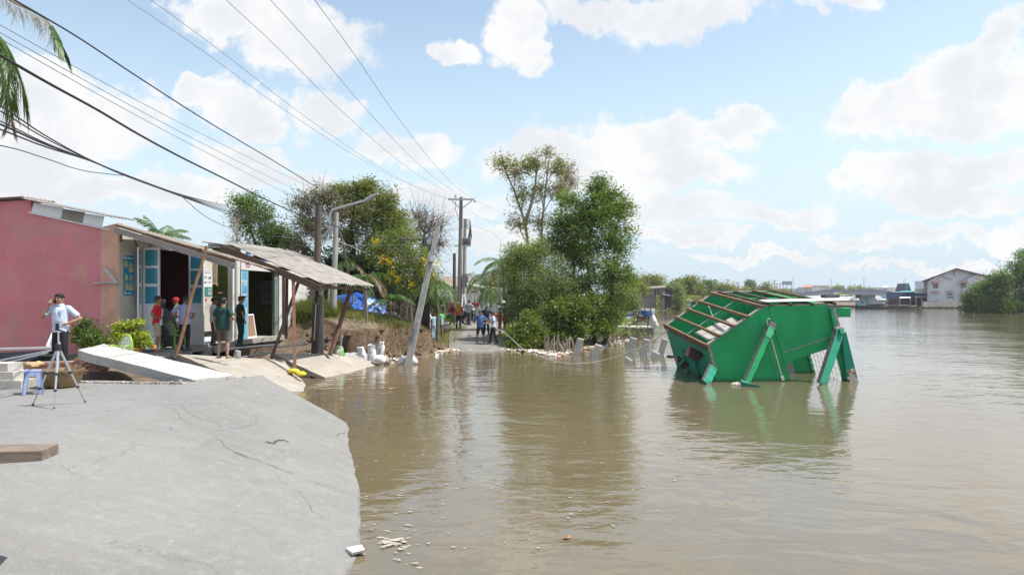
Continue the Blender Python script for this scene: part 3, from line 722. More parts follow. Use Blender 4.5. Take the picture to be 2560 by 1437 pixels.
MB().span((-.16, 8.72, .98), (-.04, 9.0, 3.62)).build('shutter_post', mat('shutter_green', (.16, .20, .17), .5, .1), ws)
# end wall (white, sunlit) facing away down the bank is part of the shop
MB().span((.004, 9.60, .7), (.10, 10.04, 4.1)).build('end_pier', mat('white_pier', (.70, .70, .70), .7, .05, 2), ws); MB().span((.02, 9.25, .9), (.12, 9.40, 4.0)).build('dark_post', DARKW, ws)
# sign board: roundel, blue bar and address line
sb = root('sign_board', 'white shop sign with a blue drop roundel and address line above the opening', 'sign', L2W(.004, 6.14, 3.63), ANG)
MB().span((0, 0, 0), (.05, 2.88, .78)).build('board', mat('sign_white', (.62, .60, .60), .45, .04, 3), sb)
def disc(y, z, ry, rz, x0, x1, a0=0, a1=360, n=28): return MB().prism([(x0, y + ry * math.cos(math.radians(a0 + (a1 - a0) * k / n)), z + rz * math.sin(math.radians(a0 + (a1 - a0) * k / n))) for k in range(n if a1 - a0 == 360 else n + 1)], (x1 - x0, 0, 0))
disc(.45, .46, .235, .27, .05, .053).build('roundel', mat('sign_navy', (.03, .07, .22), .4, .1), sb); disc(.52, .44, .165, .20, .053, .056).build('roundel_drop', mat('sign_teal', (.08, .36, .46), .4, .1), sb)
mb = MB(); mb.prism([(.05, .2 + .26 * math.cos(t) + .25, .42 + .33 * math.sin(t)) for t in [math.radians(a) for a in range(215, 330, 12)]] + [(.05, .2 + .26 * math.cos(t) + .25, .445 + .30 * math.sin(t)) for t in [math.radians(a) for a in range(326, 214, -12)]], (.003, 0, 0)); mb.build('roundel_arc', PR, sb)
MB().span((.05, .85, .40), (.053, 2.6, .64)).build('blue_bar', mat('sign_navy', (.03, .07, .22), .4, .1), sb)
Mx = Matrix(((0, 0, 1, 0), (1, 0, 0, 0), (0, 1, 0, 0), (0, 0, 0, 1)))   # text x -> local y, text y -> z, out -> x
fontobj("Ấp An Nhơn 2, Thị trấn Cái Đôi Vàm, Huyện", .135, 'lettering', PK, sb, Matrix.Translation((.051, .80, .24)) @ Mx, 'LEFT')
bn = root('banner', 'tall light blue banner with white capitals beside the dark opening', 'banner', L2W(.03, 6.18, .98), ANG)
MB().span((-.006, 0, 0), (.014, .40, 2.62)).build('cloth', mat('banner_blue', (.10, .36, .56), .6, .10, 1.2, dirt=((.30, .52, .66), .42, 1.0, .8)), bn); mb = MB(); mb.span((-.012, -.022, 0), (.022, -.002, 2.63)); mb.span((-.012, .402, 0), (.022, .422, 2.63)); mb.build('edging', WHITEP, bn)
for k, tx in enumerate(("ĐÓNG", "BÌNH", "ĐÓNG")):
    fontobj(tx, .17, 'lettering', PW, bn, Matrix.Translation((.016, .20, 2.14 - k * .53)) @ Mx @ Matrix.Diagonal((.60, 1.9, 1, 1)))
# inside: air tank, panel, pump
tk = root('air_tank', 'grey compressor tank lying on the floor inside the dark shop', 'tank', L2W(-1.3, 7.6, .98), ANG)
mb = MB(); mb.lathe([(.03, -.62), (.2, -.58), (.30, -.45), (.31, 0), (.30, .45), (.2, .58), (.03, .62)], (0, .5, .46), 16, Matrix.Rotation(math.radians(90), 3, 'X')); mb.build('tank_body', mat('tank_grey', (.16, .18, .21), .4, .1), tk, smooth=40)
for y in (.1, .9): MB().span((-.22, y, 0), (.22, y + .06, .2)).build('foot', BLACKM, tk)
mb = MB(); mb.span((-.16, .25, .77), (.16, .75, 1.05)); mb.tube([(0, .3, 1.05), (0, .3, 1.9), (.1, .2, 2.3)], .03, 6); mb.build('pump_motor', BLACKM, tk)
bd = root('framed_board', 'brown board in a white frame leaning inside the dark shop', 'board', L2W(-.25, 6.95, .97), ANG)
R_ = Matrix.Rotation(math.radians(-9), 3, 'Y')
mb = MB()
for (y0, y1, z0, z1) in [(0, .05, 0, .95), (.70, .75, 0, .95), (.05, .70, 0, .05), (.05, .70, .9, .95)]: mb.box(R_ @ V((0, (y0 + y1) / 2, (z0 + z1) / 2)), (.03, y1 - y0, z1 - z0), R_)
mb.build('frame', WHITEP, bd); MB().box(R_ @ V((-.004, .375, .475)), (.012, .65, .85), R_).build('panel', mat('hardboard', (.25, .16, .10), .8, .1), bd)
cab = root('meter_cabinet', 'grey cabinet with a ball tap hanging on the inner wall of the dark shop', 'cabinet', L2W(-.9, 9.55, 2.3), ANG)
MB().span((-.25, 0, 0), (.25, .3, 1.0)).build('case', mat('cab_grey', (.20, .20, .21), .5, .1), cab); MB().span((-.2, -.02, .08), (.2, -.002, .9)).build('door', mat('cab_dark', (.12, .12, .13), .5, .1), cab)
# building behind, with a low white parapet and tin roof
rb = root('rear_house', 'low white house behind the awning with a rusty tin roof edge', 'house', (-12.5, 31, 0))
MB().span((-1.3, 0, .8), (2.55, .15, 4.35)).build('wall', WHITEW, rb); MB().span((-1.3, .16, .8), (-1.15, 5, 4.5)).build('wall', WHITEW, rb); MB().span((2.4, .16, .8), (2.55, 5, 4.3)).build('wall', WHITEW, rb)
mb = MB(); mb.prism([(-1.3, 0.0, 4.352), (2.55, 0.0, 4.352), (2.55, 0, 4.50), (-1.3, 0, 5.02)], (0, .15, 0)); mb.build('gable_strip', WHITEW, rb)
for k in range(4): MB().corrugated((-1.5, -.2 + 1.35 * k, 5.10), (4.3, 0, -.58), (0, 1.4, 0), 8, .02, .006).build('roof_sheet', TIND, rb)

# ------------------------------------------------------------------ awnings
aw = root('awning', 'rusty corrugated awning sloping from the shop fronts down towards the water', 'awning', (-6.5, 21.5, .4))
# near awning (over the doors), a thin sheet roof on grey beams
A = V((-11.35, 19.55, 4.66)); B = V((-7.72, 18.95, 3.60)); Cc = V((-7.5, 21.55, 3.40)); D = V((-11.05, 22.1, 4.50))
for k in range(3):
    o = A.lerp(D, k / 3); u = B.lerp(Cc, k / 3) - o; v = (A.lerp(D, (k + 1) / 3) - o) * 1.06
    MB().corrugated(o + V((0, 0, .02 + .008 * (k % 2))), u, v, 6, .02, .005, jit=.03, nu=5).build('roof_sheet', TIND, aw, world=True)
MB().bar(A + V((0, -.03, -.16)), B + V((.05, -.03, -.17)), .07, .16).build('edge_beam', GREYW, aw, world=True)
MB().bar(A + V((0, .0, -.03)), B + V((.0, .0, -.03)), .03, .05).build('edge_strip', RUST, aw, world=True)
for t in (.3, .62): MB().bar(A.lerp(B, t) + V((0, .05, -.11)), D.lerp(Cc, t) + V((0, 0, -.11)), .06, .10).build('rafter', DARKW, aw, world=True)
MB().bar(L2W(.05, 0, 4.5), L2W(.05, 0, 4.2), .06, .06).build('wall_bracket', RUST, aw, world=True)
# far awning: five weathered sheets
P0 = V((-10.9, 22.2, 5.02)); P1 = V((-6.02, 21.45, 3.0)); P3 = V((-10.15, 26.5, 4.86)); P2 = V((-5.22, 25.75, 2.98))
P0 = P1 + (P0 - P1) * .66; P3 = P0 + (P2 - P1)
for k in range(5):
    o = P0.lerp(P3, k / 5); u = P1.lerp(P2, k / 5) - o; v = (P0.lerp(P3, (k + 1) / 5) - o) * 1.07
    MB().corrugated(o + V((0, 0, .03 + .006 * (k % 2))), u, v, 5.5, .030, .006, jit=.035, nu=7).build('roof_sheet', TIN, aw, world=True)
MB().bar(P0 + V((-.1, -.02, -.16)), P1 + V((.0, -.02, -.15)), .10, .20).build('edge_beam', DARKW, aw, world=True)
MB().bar(P0 + V((-.1, .14, -.20)), P1 + V((.0, .14, -.19)), .05, .10).build('edge_beam', DARKW, aw, world=True)
for t in (.28, .55, .8): MB().bar(P0.lerp(P1, t) + V((0, .05, -.10)), P3.lerp(P2, t) + V((0, 0, -.10)), .05, .09).build('purlin', DARKW, aw, world=True)
MB().bar(P1 + V((-.15, .1, -.10)), P2 + V((-.15, 0, -.10)), .06, .10).build('eaves_beam', DARKW, aw, world=True)
# posts: near rusty post, leaning struts, far thin posts
b = U(737, 921, 20.6); MB().bar(b, U(733, 699, 21.6), .10, .10).build('post', RUST, aw, world=True)
b = U(825, 888, 24.4); MB().bar(b, U(876, 726, 25.3), .11, .11).build('post', RUST, aw, world=True)
b = U(678, 897, 21.9); MB().bar(b, U(748, 700, 22.4), .085, .085).build('strut', DARKW, aw, world=True)
b = U(917, 806, 26.9); MB().tube([b, U(914, 719, 26.2)], .045, 6).build('post', GREYW, aw, world=True)
MB().bar(U(715, 845, 24.0), U(718, 690, 24.6), .09, .12).build('post', DARKW, aw, world=True)
mb = MB(); mb.ell(U(737, 929, 20.5) + V((.02, -.12, .0)), (.17, .14, .085), 12, 7); mb.ell(U(752, 934, 20.2), (.17, .11, .06), 10, 6); mb.ell(U(729, 928, 20.6), (.12, .12, .07), 10, 6)
tag(mb.build('yellow_bag', mat('yellow_plastic', (.60, .50, .03), .4, .15, 6, .6, 18), jitter=.09, smooth=60), 'crumpled yellow bag wrapped round the foot of the rusty awning post', 'bag')
# slanting bamboo pole
mb = MB(); a_ = U(438, 893, 18.6); b_ = U(516, 615, 18.8); pts = [a_.lerp(b_, t) + V((.02 * math.sin(t * 9), 0, 0)) for t in [i / 12 for i in range(13)]]
mb.tube(pts, [.052 - .012 * i / 12 + (.004 if i % 3 == 0 else 0) for i in range(13)], 8); tag(mb.build('wooden_pole', BROWNW, smooth=50), 'brown wooden pole leaning against the awning edge in front of the doors', 'pole')

# ================================================================== GREEN HOUSE
GW = mat('green_paint', (.016, .37, .13), .7, .07, 1.2, .10, 20, dirt=((.018, .26, .09), .42, .8, .7), dirt2=((.05, .24, .11), .34, 3.5, .5))
GT = mat('teal_paint', (.018, .28, .18), .7, .06, 1.6, .05, 20, dirt=((.03, .22, .15), .36, 1.4, .6))
GL = mat('pale_green', (.10, .50, .24), .7, .06, 1.6)
BRK = mat('broken_concrete', (.26, .235, .215), .95, .25, 9, .9, 30, dirt=((.14, .12, .11), .45, 8, .8))
PURL = mat('purlin_wood', (.20, .115, .065), .75, .25, 3, .3, 30, stretch=(4, 1, 4))
for m_ in (GW, GT, GL, BRK): wet_foot(m_)
GR = V((7.64, 20.7, 2.31)); ed = V((-.058, .993, .10)).normalized(); ew = V((math.cos(math.radians(17.7)), 0, math.sin(math.radians(17.7)))); ew = (ew - ed * ew.dot(ed)).normalized(); eu = ew.cross(ed)
MG = Matrix((ew, ed, eu)).transposed()
gh = bpy.data.objects.new('green_house', None); COL.objects.link(gh); gh.location = GR; gh.rotation_euler = MG.to_euler(); tag(gh, 'roofless bright green house tilted and half sunk in the river', 'house'); gh.empty_display_size = .1
def gl(px, py, d=0.0):
    """photograph point -> house coordinates on the plane at depth d"""
    r = V(((px - CX) / F, 1, -(py - HY) / F)); o = V((0, 0, H)); p0 = GR + ed * d; t = (p0 - o).dot(ed) / r.dot(ed); q = o + r * t - GR
    return q.dot(ew), q.dot(eu)
w0, u0 = gl(1963, 904.5); w1, u1 = gl(2074, 871); ut = (u0 + u1) / 2; wl, ul = gl(1764.5, 866.7); wr, ur = gl(2083, 768); wj = w0
wb_ = 1.92
DL = 4.3
mb = MB(); mb.prism([(wl, 0, ul), (wl, 0, -4), (wj, 0, -4), (wj, 0, ut), (wb_, 0, ut), (wb_, 0, -.58), (.02, 0, -.02)], (0, .12, 0)); mb.build('front_wall', GW, gh)
MB().span((wj + .002, -.03, ut), (wb_, -.002, ut + .32)).build('lintel_band', GW, gh); MB().span((wj + .002, -.045, ut + .322), (wb_, -.002, ut + .345)).build('lintel_edge', PLASTER, gh)
MB().span((wj - .22, -.025, -4), (wj, -.002, ut + .0)).build('jamb_strip', GW, gh); MB().span((wj - .42, -.016, -4), (wj - .222, -.001, .0 - .14)).build('wall_pier', GW, gh)
MB().span((.12, -.022, -1.95), (.34, -.001, -.08)).build('wall_pier', GW, gh)
mb = MB(); mb.prism([(wl, DL, ul), (wl, DL, -4), (wb_, DL, -4), (wb_, DL, -.58), (.02, DL, -.02)], (0, .12, 0)); mb.build('rear_wall', GW, gh)
# window openings in the far wall are read as recessed panels with rims
MB().span((-.95, DL - .03, -1.75), (-.9, DL - .002, -.1)).build('rear_pier', GW, gh); MB().span((.9, DL - .03, -2.6), (1.15, DL - .002, -.35)).build('rear_pier', GW, gh)
mb = MB(); mb.tube([(-.35, DL - .03, -.25), (-.22, DL - .03, -1.9)], .02, 6); mb.build('conduit', PW, gh)
# left wall with a window band, seen from outside
mb = MB()
def lw(d0, d1, z0, z1, t=.12): mb.span((wl - .002, d0, z0), (wl + t, d1, z1))
lw(.122, .55, -4, -1.9); lw(.122, DL - .002, -1.9, ul - .03); lw(1.5, 2.6, -4, -1.9); lw(3.4, DL - .002, -4, -1.9); lw(2.6, 3.4, -4, -3.2)
mb.build('left_wall', GT, gh)
MB().span((wl + .3, .55, -4), (wl + .34, 3.5, -1.9)).build('doorway_shade', DARK, gh)  # near-black sheet behind the openings, coloured as the shade inside
for d in (1.45, 2.62): MB().span((wl - .10, d, -4), (wl - .004, d + .16, -1.2)).build('outer_pier', GT, gh)
mb = MB(); mb.span((wb_ - .12, .125, -.98), (wb_, DL, -.60)); mb.span((wb_ - .12, 2.1, -4), (wb_, DL, -.98)); mb.build('right_wall', GW, gh)
# inner cross wall and ribs
DM = 2.15
mb = MB(); mb.bar((wl + .05, DM, ul - .1), (.02, DM, -.10), .10, .20, (0, 0, 1)); mb.bar((.02, DM, -.10), (wb_, DM, -.68), .10, .20, (0, 0, 1)); mb.build('cross_rib', GW, gh)
MB().bar((wl + .05, DM - .055, ul + .005), (.02, DM - .055, .005), .03, .03).build('rib_edge', PLASTER, gh)
mb = MB(); mb.span((wl + .13, DM, -3.9), (-.75, DM + .1, -1.55)); mb.span((.25, DM, -3.9), (wb_ - .13, DM + .1, -.75)); mb.build('cross_wall', GW, gh)
MB().span((-.75, DM, -1.75), (.25, DM + .1, -1.55)).build('cross_lintel', GW, gh)
# wall-top mortar edges
mb = MB(); mb.bar((wl, .06, ul + .02), (.02, .06, .0), .14, .035); mb.build('wall_top', PLASTER, gh); mb = MB(); mb.bar((.03, .06, -.0), (wb_, .06, -.565), .14, .035); mb.build('wall_top', PLASTER, gh)
mb = MB(); mb.bar((wl, DL + .06, ul + .02), (.02, DL + .06, .0), .14, .035); mb.build('wall_top', PLASTER, gh); mb = MB(); mb.bar((.03, DL + .06, -.0), (wb_, DL + .06, -.565), .14, .035); mb.build('wall_top', PLASTER, gh)
# purlins
for t in (.05, .30, .53, .77, 1.0):
    w = .02 + (wl - .02) * t; u = -.02 + (ul + .02) * t + .07
    MB().bar((w, -.12, u), (w, DL + .16, u), .06, .08).build('purlin', PURL, gh)
for t in (.08, .36, .68, 1.0):
    w = .02 + (wb_ + .15 - .02) * t; u = -.02 + (-.60) * t + .04
    MB().bar((w, -.15, u), (w, DL + .2, u), .05, .065).build('purlin', DARKW, gh)
MB().bar((wl - .02, -.1, ul - .02), (wl - .02, DL + .1, ul - .02), .06, .12).build('eaves_board', DARKW, gh)
mb = MB(); mb.corrugated((.10, -.05, .11), (2.45, 0, -.74), (0, .55, 0), 5, .014, .006); mb.build('white_roof_sheet', TINW, gh)
mb = MB(); mb.bar((wb_ - .02, .06, -.84), (wb_ + .60, .06, -1.03), .16, .27); mb.build('end_beam', GW, gh)
# fallen ceiling panels inside
def gq(px, py, d): w, u = gl(px, py, d); return V((w, d, u))
for k in range(6):
    x0, y0, x1, y1 = 1736 + 5.5 * k, 831 + 3.0 * k, 1832 + 5.5 * k, 792 + 4.2 * k
    d0 = 1.95 - .22 * k; q = [gq(x0, y0, d0), gq(x1, y1, d0 + .1), gq(x1 + 5, y1 + 4.2, d0 - .1), gq(x0 + 5, y0 + 2.9, d0 - .2)]
    MB().prism(q, (0, 0, -.03)).build('fallen_panel', PLASTER if k == 2 else mat('ceiling_white', (.42, .405, .375), .8, .10), gh)
MB().box((-.5, 1.2, -1.45), (1.9, 2.0, .03), Matrix.Rotation(math.radians(-14), 3, 'Y')).build('fallen_panel', mat('slate_board', (.09, .12, .13), .7, .15), gh)
# maroon tin canopies hanging on the left wall
MAR = mat('maroon_tin', (.085, .048, .055), .5, .15, 4, metal=.2)
def sheet4(p, d_, waves):
    q = [V((*gl(px, py, dd),)) for (px, py, dd) in p]; q = [V((a.x, p[i][2], a.y)) for i, a in enumerate(q)]
    mb = MB(); mb.corrugated(q[0], q[3] - q[0], q[1] - q[0], waves, .016, .006); return mb.build('tin_canopy', MAR, gh)
sheet4([(1724.5, 864, .9), (1761, 884, .5), (1746, 909, .35), (1708.5, 886, .75)], 0, 9)
sheet4([(1695, 889, 1.5), (1707, 896, 1.3), (1698, 909, 1.2), (1684.5, 900, 1.4)], 0, 5)
sheet4([(1712, 901, .95), (1724.5, 910, .8), (1714, 925, .7), (1699, 915, .85)], 0, 5)
# rebar grille in the right side opening
mb = MB()
for k in range(8): mb.tube([(wb_ - .06, .25 + k * .25, -.98), (wb_ - .06, .25 + k * .25, -3.6)], .014, 5)
for k in range(12): mb.tube([(wb_ - .06, .15, -1.1 - k * .2), (wb_ - .06, 2.1, -1.1 - k * .2)], .014, 5)
mb.build('window_grille', PW, gh)
MB().span((wj + .1, DM - .3, -3.4), (wj + .95, DM - .27, -1.9)).build('inner_sheet', mat('tin_blue', (.30, .36, .38), .35, .08, 2, metal=.3), gh)
# right corner column with bricks laid open at its foot
wc0, uc0 = gl(2094, 830, -.15); wc1, uc1 = gl(2141, 952, -.15)
CCx = [gl(2103, 836, -.15)[0], gl(2109, 832, -.15)[0], gl(2142, 952, -.15)[0], gl(2115, 952, -.15)[0]]; CCt = gl(2105, 832, -.15)[1]; CCb = gl(2128, 952, -.15)[1]
sl = (CCx[2] - CCx[1]) / (CCb - CCt); sl0 = (CCx[3] - CCx[0]) / (CCb - CCt); zB = CCb - .8
MB().hexa([V((CCx[3] + sl0 * -.8, -.2, zB)), V((CCx[2] + sl * -.8, -.2, zB)), V((CCx[2] + sl * -.8, .12, zB)), V((CCx[3] + sl0 * -.8, .12, zB)), V((CCx[0], -.2, CCt)), V((CCx[1] + .06, -.2, CCt)), V((CCx[1] + .06, .12, CCt)), V((CCx[0], .12, CCt))]).build('corner_column', GT, gh)
MB().span((wb_ - .12, -.05, -4), (wb_ + .04, .10, ut + .1)).build('corner_column', GW, gh)
BW = mat('whitewashed_brick', (.55, .52, .48), .9, .12, 6, .3, 30); BR = mat('raw_brick', (.30, .20, .15), .9, .2, 6, .4, 30)
zb = gl(2110, 928, -.2)[1]
for r in range(6):
    for c in range(3):
        y = zb - r * .095; xa_ = CCx[3] + sl0 * (y - .05 - CCb) + .01; xz_ = CCx[2] + sl * (y - .05 - CCb); x = xa_ + c * .125 + (.06 if r % 2 else 0); x1 = min(x + .118, xz_)
        if x1 - x > .03: MB().span((x, -.235 - .006 * ((r * 3 + c) % 3), y - .088), (x1, -.222, y)).build('brick', BW if (r * 5 + c * 3) % 4 else BR, gh)
# broken veranda columns, sheared off and leaning on the front
def gp(px, py, d): w, u = gl(px, py, d); return V((w, d, u))
def column(p, q, w, m1, m2, name='broken_column', deep=.2):
    d = (q - p).normalized(); n = V((0, -1, 0)); s = d.cross(n).normalized(); mb = MB(); ring = []
    k = 9
    for i in range(k):
        c = p.lerp(q, i / (k - 1)); e = .02 if 0 < i < k - 1 else .045
        ring.append([c - s * w / 2 + V((random.uniform(-e, e), 0, 0)), c + s * w / 2, c + s * w / 2 - n * deep, c - s * w / 2 - n * deep + V((random.uniform(-e, e), 0, 0))])
    mb.cur = 0; mb.loft(ring, True); o = mb.build(name, [m1, m2], gh)
    me = o.data
    for pl in me.polygons:
        c = pl.center; nrm = pl.normal
        if nrm.dot(s) * (1 if s.x > 0 else -1) < -.6: pl.material_index = 1
    return o
column(gp(1919, 843, -.35), gp(1867, 962, -.75), .17, GW, BRK)
column(gp(1930, 818, -.30), gp(1921, 842, -.36), .20, GL, BRK, 'column_block'); column(gp(1934, 805, -.28), gp(1930, 818, -.30), .19, BRK, BRK, 'column_stub', .16)
mb = MB(); mb.tube([gp(1917, 803, -.2), gp(1920, 796, -.2), gp(1926, 797, -.22)], .012, 5); mb.tube([gp(1917, 803, -.2), gp(1921, 815, -.2)], .014, 5); mb.build('rebar', PW, gh)
column(gp(1786, 917, -.2), gp(1767, 958, -.6), .24, GT, BRK); column(gp(1772, 862, -.03), gp(1788, 920, -.12), .10, BRK, BRK, 'sheared_edge', .1)
column(gp(2101, 830, -.30), gp(2058, 962, -.9), .24, GT, BRK); column(gp(2084, 770, -.06), gp(2099, 822, -.15), .10, BRK, BRK, 'sheared_edge', .1); column(gp(2079, 771, -.1), gp(2090, 822, -.15), .09, GT, GT, 'edge_strip', .06)
column(gp(2099, 818, -.25), gp(2103, 834, -.32), .22, BRK, BRK, 'column_block', .2); column(gp(2104, 822, -.36), gp(2106, 834, -.4), .10, GT, GT, 'column_block', .1)
mb = MB(); mb.tube([gp(1928, 846, -.03), gp(1955, 943, -.03)], .018, 6); mb.build('conduit', PW, gh); c_ = gp(1955.5, 945, -.03); MB().box(c_ + V((0, -.02, 0)), (.085, .06, .13)).build('socket_box', PW, gh)
mb = MB(); a_, b_, c_ = [G(x, y, .02) for x, y in ((1856, 964), (1902, 966), (1862, 955))]; mb.hexa([a_ + V((0, 0, -.25)), b_ + V((0, 0, -.25)), b_ + V((-.05, .2, -.25)), a_ + V((0, .2, -.25)), a_ + V((0, 0, .12)), b_ + V((0, 0, .01)), b_ + V((-.05, .2, .01)), a_ + V((0, .2, .16))])
tag(mb.build('column_base', [GT]), 'teal broken column foot lying in the water before the green house', 'column')
mb = MB(); random.seed(3)
for k in range(9): mb.ell(G(1836 + 3 * k, 962 + random.uniform(-2, 2), .01), (.05 + .05 * random.random(), .07, .05), 7, 5)
tag(mb.build('floating_rubbish', mat('rubbish_pale', (.45, .40, .34), .8, .3, 14), jitter=.05), 'small heap of pale rubbish beside the teal column foot', 'rubbish')
mb = MB()
for k in range(7): mb.ell(G(1672 + 4 * k, 890 + (k % 3), .02), (.10, .09, .05 + .03 * (k % 2)), 7, 5)
tag(mb.build('water_weed', DARK, jitter=.08), 'dark clump of weed floating left of the green house', 'weed')
# ================================================================== PEOPLE
SKIN = mat('skin', (.36, .205, .135), .55, .08, 9); SKIN2 = mat('skin_tan', (.28, .150, .095), .55, .08, 9)
HAIR = mat('black_hair', (.012, .011, .011), .45, .3, 30); EYE = mat('eye_dark', (.02, .015, .012), .3, .1); LIP = mat('lip', (.28, .11, .09), .5, .1)
def cloth(name, col, **k): return mat('cloth_' + name, col, .85, .07, 5, .35, 22, **k)
def fuse(name, mb, vox, m, parent, loc, rot, smooth=3, keep=None):
    """fuse overlapping lofts into one continuous skin"""
    me = mb.mesh(name + '_raw'); o = bpy.data.objects.new(name + '_raw', me); COL.objects.link(o)
    a = o.modifiers.new('r', 'REMESH'); a.mode = 'VOXEL'; a.voxel_size = vox; a.use_smooth_shade = True
    if smooth: b = o.modifiers.new('s', 'SMOOTH'); b.iterations = smooth; b.factor = .5
    dg = bpy.context.evaluated_depsgraph_get(); me2 = bpy.data.meshes.new_from_object(o.evaluated_get(dg)); me2.name = name
    bpy.data.objects.remove(o); bpy.data.meshes.remove(me)
    me2.polygons.foreach_set('use_smooth', [True] * len(me2.polygons)); me2.materials.clear()
    return link_mesh(name, me2, m, parent)
def limb(mb, pts, rad, n=10):
    mb.tube(pts, rad, n); mb.ell(pts[0], (rad[0],) * 3, n, 6); mb.ell(pts[-1], (rad[-1],) * 3, n, 6)
def oval(c, rx, ry, n=16, tilt=0.0):
    c = V(c); return [c + V((rx * math.cos(2 * math.pi * j / n), ry * math.sin(2 * math.pi * j / n), tilt * math.sin(2 * math.pi * j / n))) for j in range(n)]
ARMS = {'down': lambda s: (V((s * .27, -.03, 1.10)), V((s * .275, .05, .86)), V((0, .25, -1))),
        'hip': lambda s: (V((s * .385, -.11, 1.10)), V((s * .205, .05, 1.0)), V((-s * 1, .35, -.25))),
        'phone': lambda s: (V((s * .33, .13, 1.14)), V((s * .165, .12, 1.40)), V((-s * .35, -.05, 1))),
        'front': lambda s: (V((s * .29, .02, 1.10)), V((s * .10, .23, 1.10)), V((-s * .8, .4, .1))),
        'reach': lambda s: (V((s * .26, .18, 1.16)), V((s * .16, .40, 1.20)), V((-s * .1, 1, .1))),
        'out': lambda s: (V((s * .36, .10, 1.15)), V((s * .40, .34, 1.10)), V((s * .2, 1, 0))),
        'back': lambda s: (V((s * .28, -.12, 1.11)), V((s * .06, -.19, .95)), V((-s * .8, -.1, -.2)))}
PEOPLE = []
def person(label, pos, yaw, height=1.65, shirt=None, trousers=None, legs='long', arms=('down', 'down'), skin=SKIN, hair=True, hat=None, sleeve='short', girth=1.0, shoes=None, near=False, head_yaw=0.0, head_tilt=0.0, stance=.10, step=0.0, lean=0.0, tail=0.0, mid=None, seated=False, group=None, collar=None):
    k = height / 1.66; vox = (.0125 if near else .021)
    r = root('person', label, 'person', pos, yaw, group); r.scale = (k, k, k)
    g = girth
    # ---- joints
    hipz = .86 if not seated else .86
    def L(p): p = V(p); return V((p.x, p.y + lean * max(0, p.z - .86), p.z))
    hip = [V((s * .085, 0, .84)) for s in (-1, 1)]
    if seated:
        knee = [V((s * .16, .36, .80)) for s in (-1, 1)]; ank = [V((s * .17, .26, .42)) for s in (-1, 1)]
    else:
        knee = [V((s * (stance * .9 + .01), .025 + s * step * .45, .475)) for s in (-1, 1)]; ank = [V((s * (stance + .015), -.02 + s * step, .085)) for s in (-1, 1)]
    sh = [L((s * .172, -.01, 1.345)) for s in (-1, 1)]
    el_, wr_, hd_ = [], [], []
    for s, a in zip((-1, 1), arms):
        e, w, h = ARMS[a](s); el_.append(L(e)); wr_.append(L(w)); hd_.append(h.normalized())
    neck0 = L((0, -.01, 1.37)); hc = L((0, .025 + lean * .1, 1.535)); Rh = Matrix.Rotation(head_yaw, 3, 'Z') @ Matrix.Rotation(-head_tilt, 3, 'X')
    def HP(x, y, z): return hc + Rh @ V((x, y, z))
    # ---- body: head with features, neck, torso core, arms, legs, feet
    mb = MB()
    mb.loft([oval(HP(0, .01, -.118), .030, .030), oval(HP(0, .018, -.105), .046, .052), oval(HP(0, .012, -.075), .058, .070), oval(HP(0, .004, -.03), .068, .085), oval(HP(0, 0, .02), .075, .093), oval(HP(0, -.004, .06), .073, .092), oval(HP(0, -.008, .092), .058, .074), oval(HP(0, -.01, .115), .030, .036)])
    mb.tube([HP(0, .086, .028), HP(0, .106, -.012), HP(0, .100, -.024)], [.010, .018, .013], 8)      # nose
    mb.ell(HP(0, .082, .042), (.052, .014, .010), 10, 6); mb.ell(HP(0, .080, -.058), (.026, .012, .012), 10, 6); mb.ell(HP(0, .066, -.098), (.028, .020, .016), 10, 6)
    for s in (-1, 1): mb.ell(HP(s * .077, -.012, .0), (.012, .022, .034), 8, 6); mb.ell(HP(s * .042, .066, -.012), (.022, .016, .018), 8, 6)
    mb.tube([neck0 + V((0, -.005, -.04)), L((0, .0, 1.44)), HP(0, -.005, -.06)], [.066, .056, .054], 12)
    mb.loft([oval(L((0, 0, .80)), .12, .09), oval(L((0, 0, .95)), .135 * g, .095 * g), oval(L((0, .005, 1.08)), .135 * g, .095 * g), oval(L((0, .005, 1.22)), .155, .10), oval(L((0, 0, 1.33)), .165, .085), oval(L((0, -.01, 1.385)), .09, .065)])
    for i, s in enumerate((-1, 1)):
        limb(mb, [sh[i], sh[i].lerp(el_[i], .45), el_[i]], [.050, .044, .036]); limb(mb, [el_[i], el_[i].lerp(wr_[i], .3), wr_[i]], [.037, .036, .024])
        mb.tube([wr_[i], wr_[i] + hd_[i] * .045, wr_[i] + hd_[i] * .085], [.024, .034, .032], 10)
        limb(mb, [hip[i], hip[i].lerp(knee[i], .5), knee[i]], [.080, .068, .052]); limb(mb, [knee[i], knee[i].lerp(ank[i], .33), ank[i]], [.050, .053, .035])
        mb.tube([ank[i] + V((0, -.03, -.045)), ank[i] + V((s * .01, .06, -.05)), ank[i] + V((s * .02, .15, -.066))], [.036, .036, .024], 10)
    body = fuse('body', mb, vox, skin, r, None, None)
    # fingers: separate bent chains rooted in the palm
    fm = MB()
    for i, s in enumerate((-1, 1)):
        h = hd_[i]; side = h.cross(V((0, 0, 1)) if abs(h.z) < .9 else V((0, 1, 0))).normalized(); nn = side.cross(h).normalized(); c = wr_[i] + h * .075
        bend = nn * (-1 if nn.y * 0 + nn.z > 0 else 1)
        for q, (o, ln) in enumerate([(-.027, .055), (-.009, .068), (.009, .072), (.026, .062)]):
            a = c + side * o; b = a + h * ln * .5 + bend * .008; d = b + h * ln * .35 + bend * .022; fm.tube([a - h * .02, a, b, d], [.010, .0095, .0088, .007], 6)
        a = wr_[i] + h * .035 + side * (-.028 * s); fm.tube([a, a + side * (-.025 * s) + h * .03, a + side * (-.02 * s) + h * .06 + bend * .01], [.012, .011, .008], 6)
    fo = fm.build('fingers', skin, r, smooth=60)
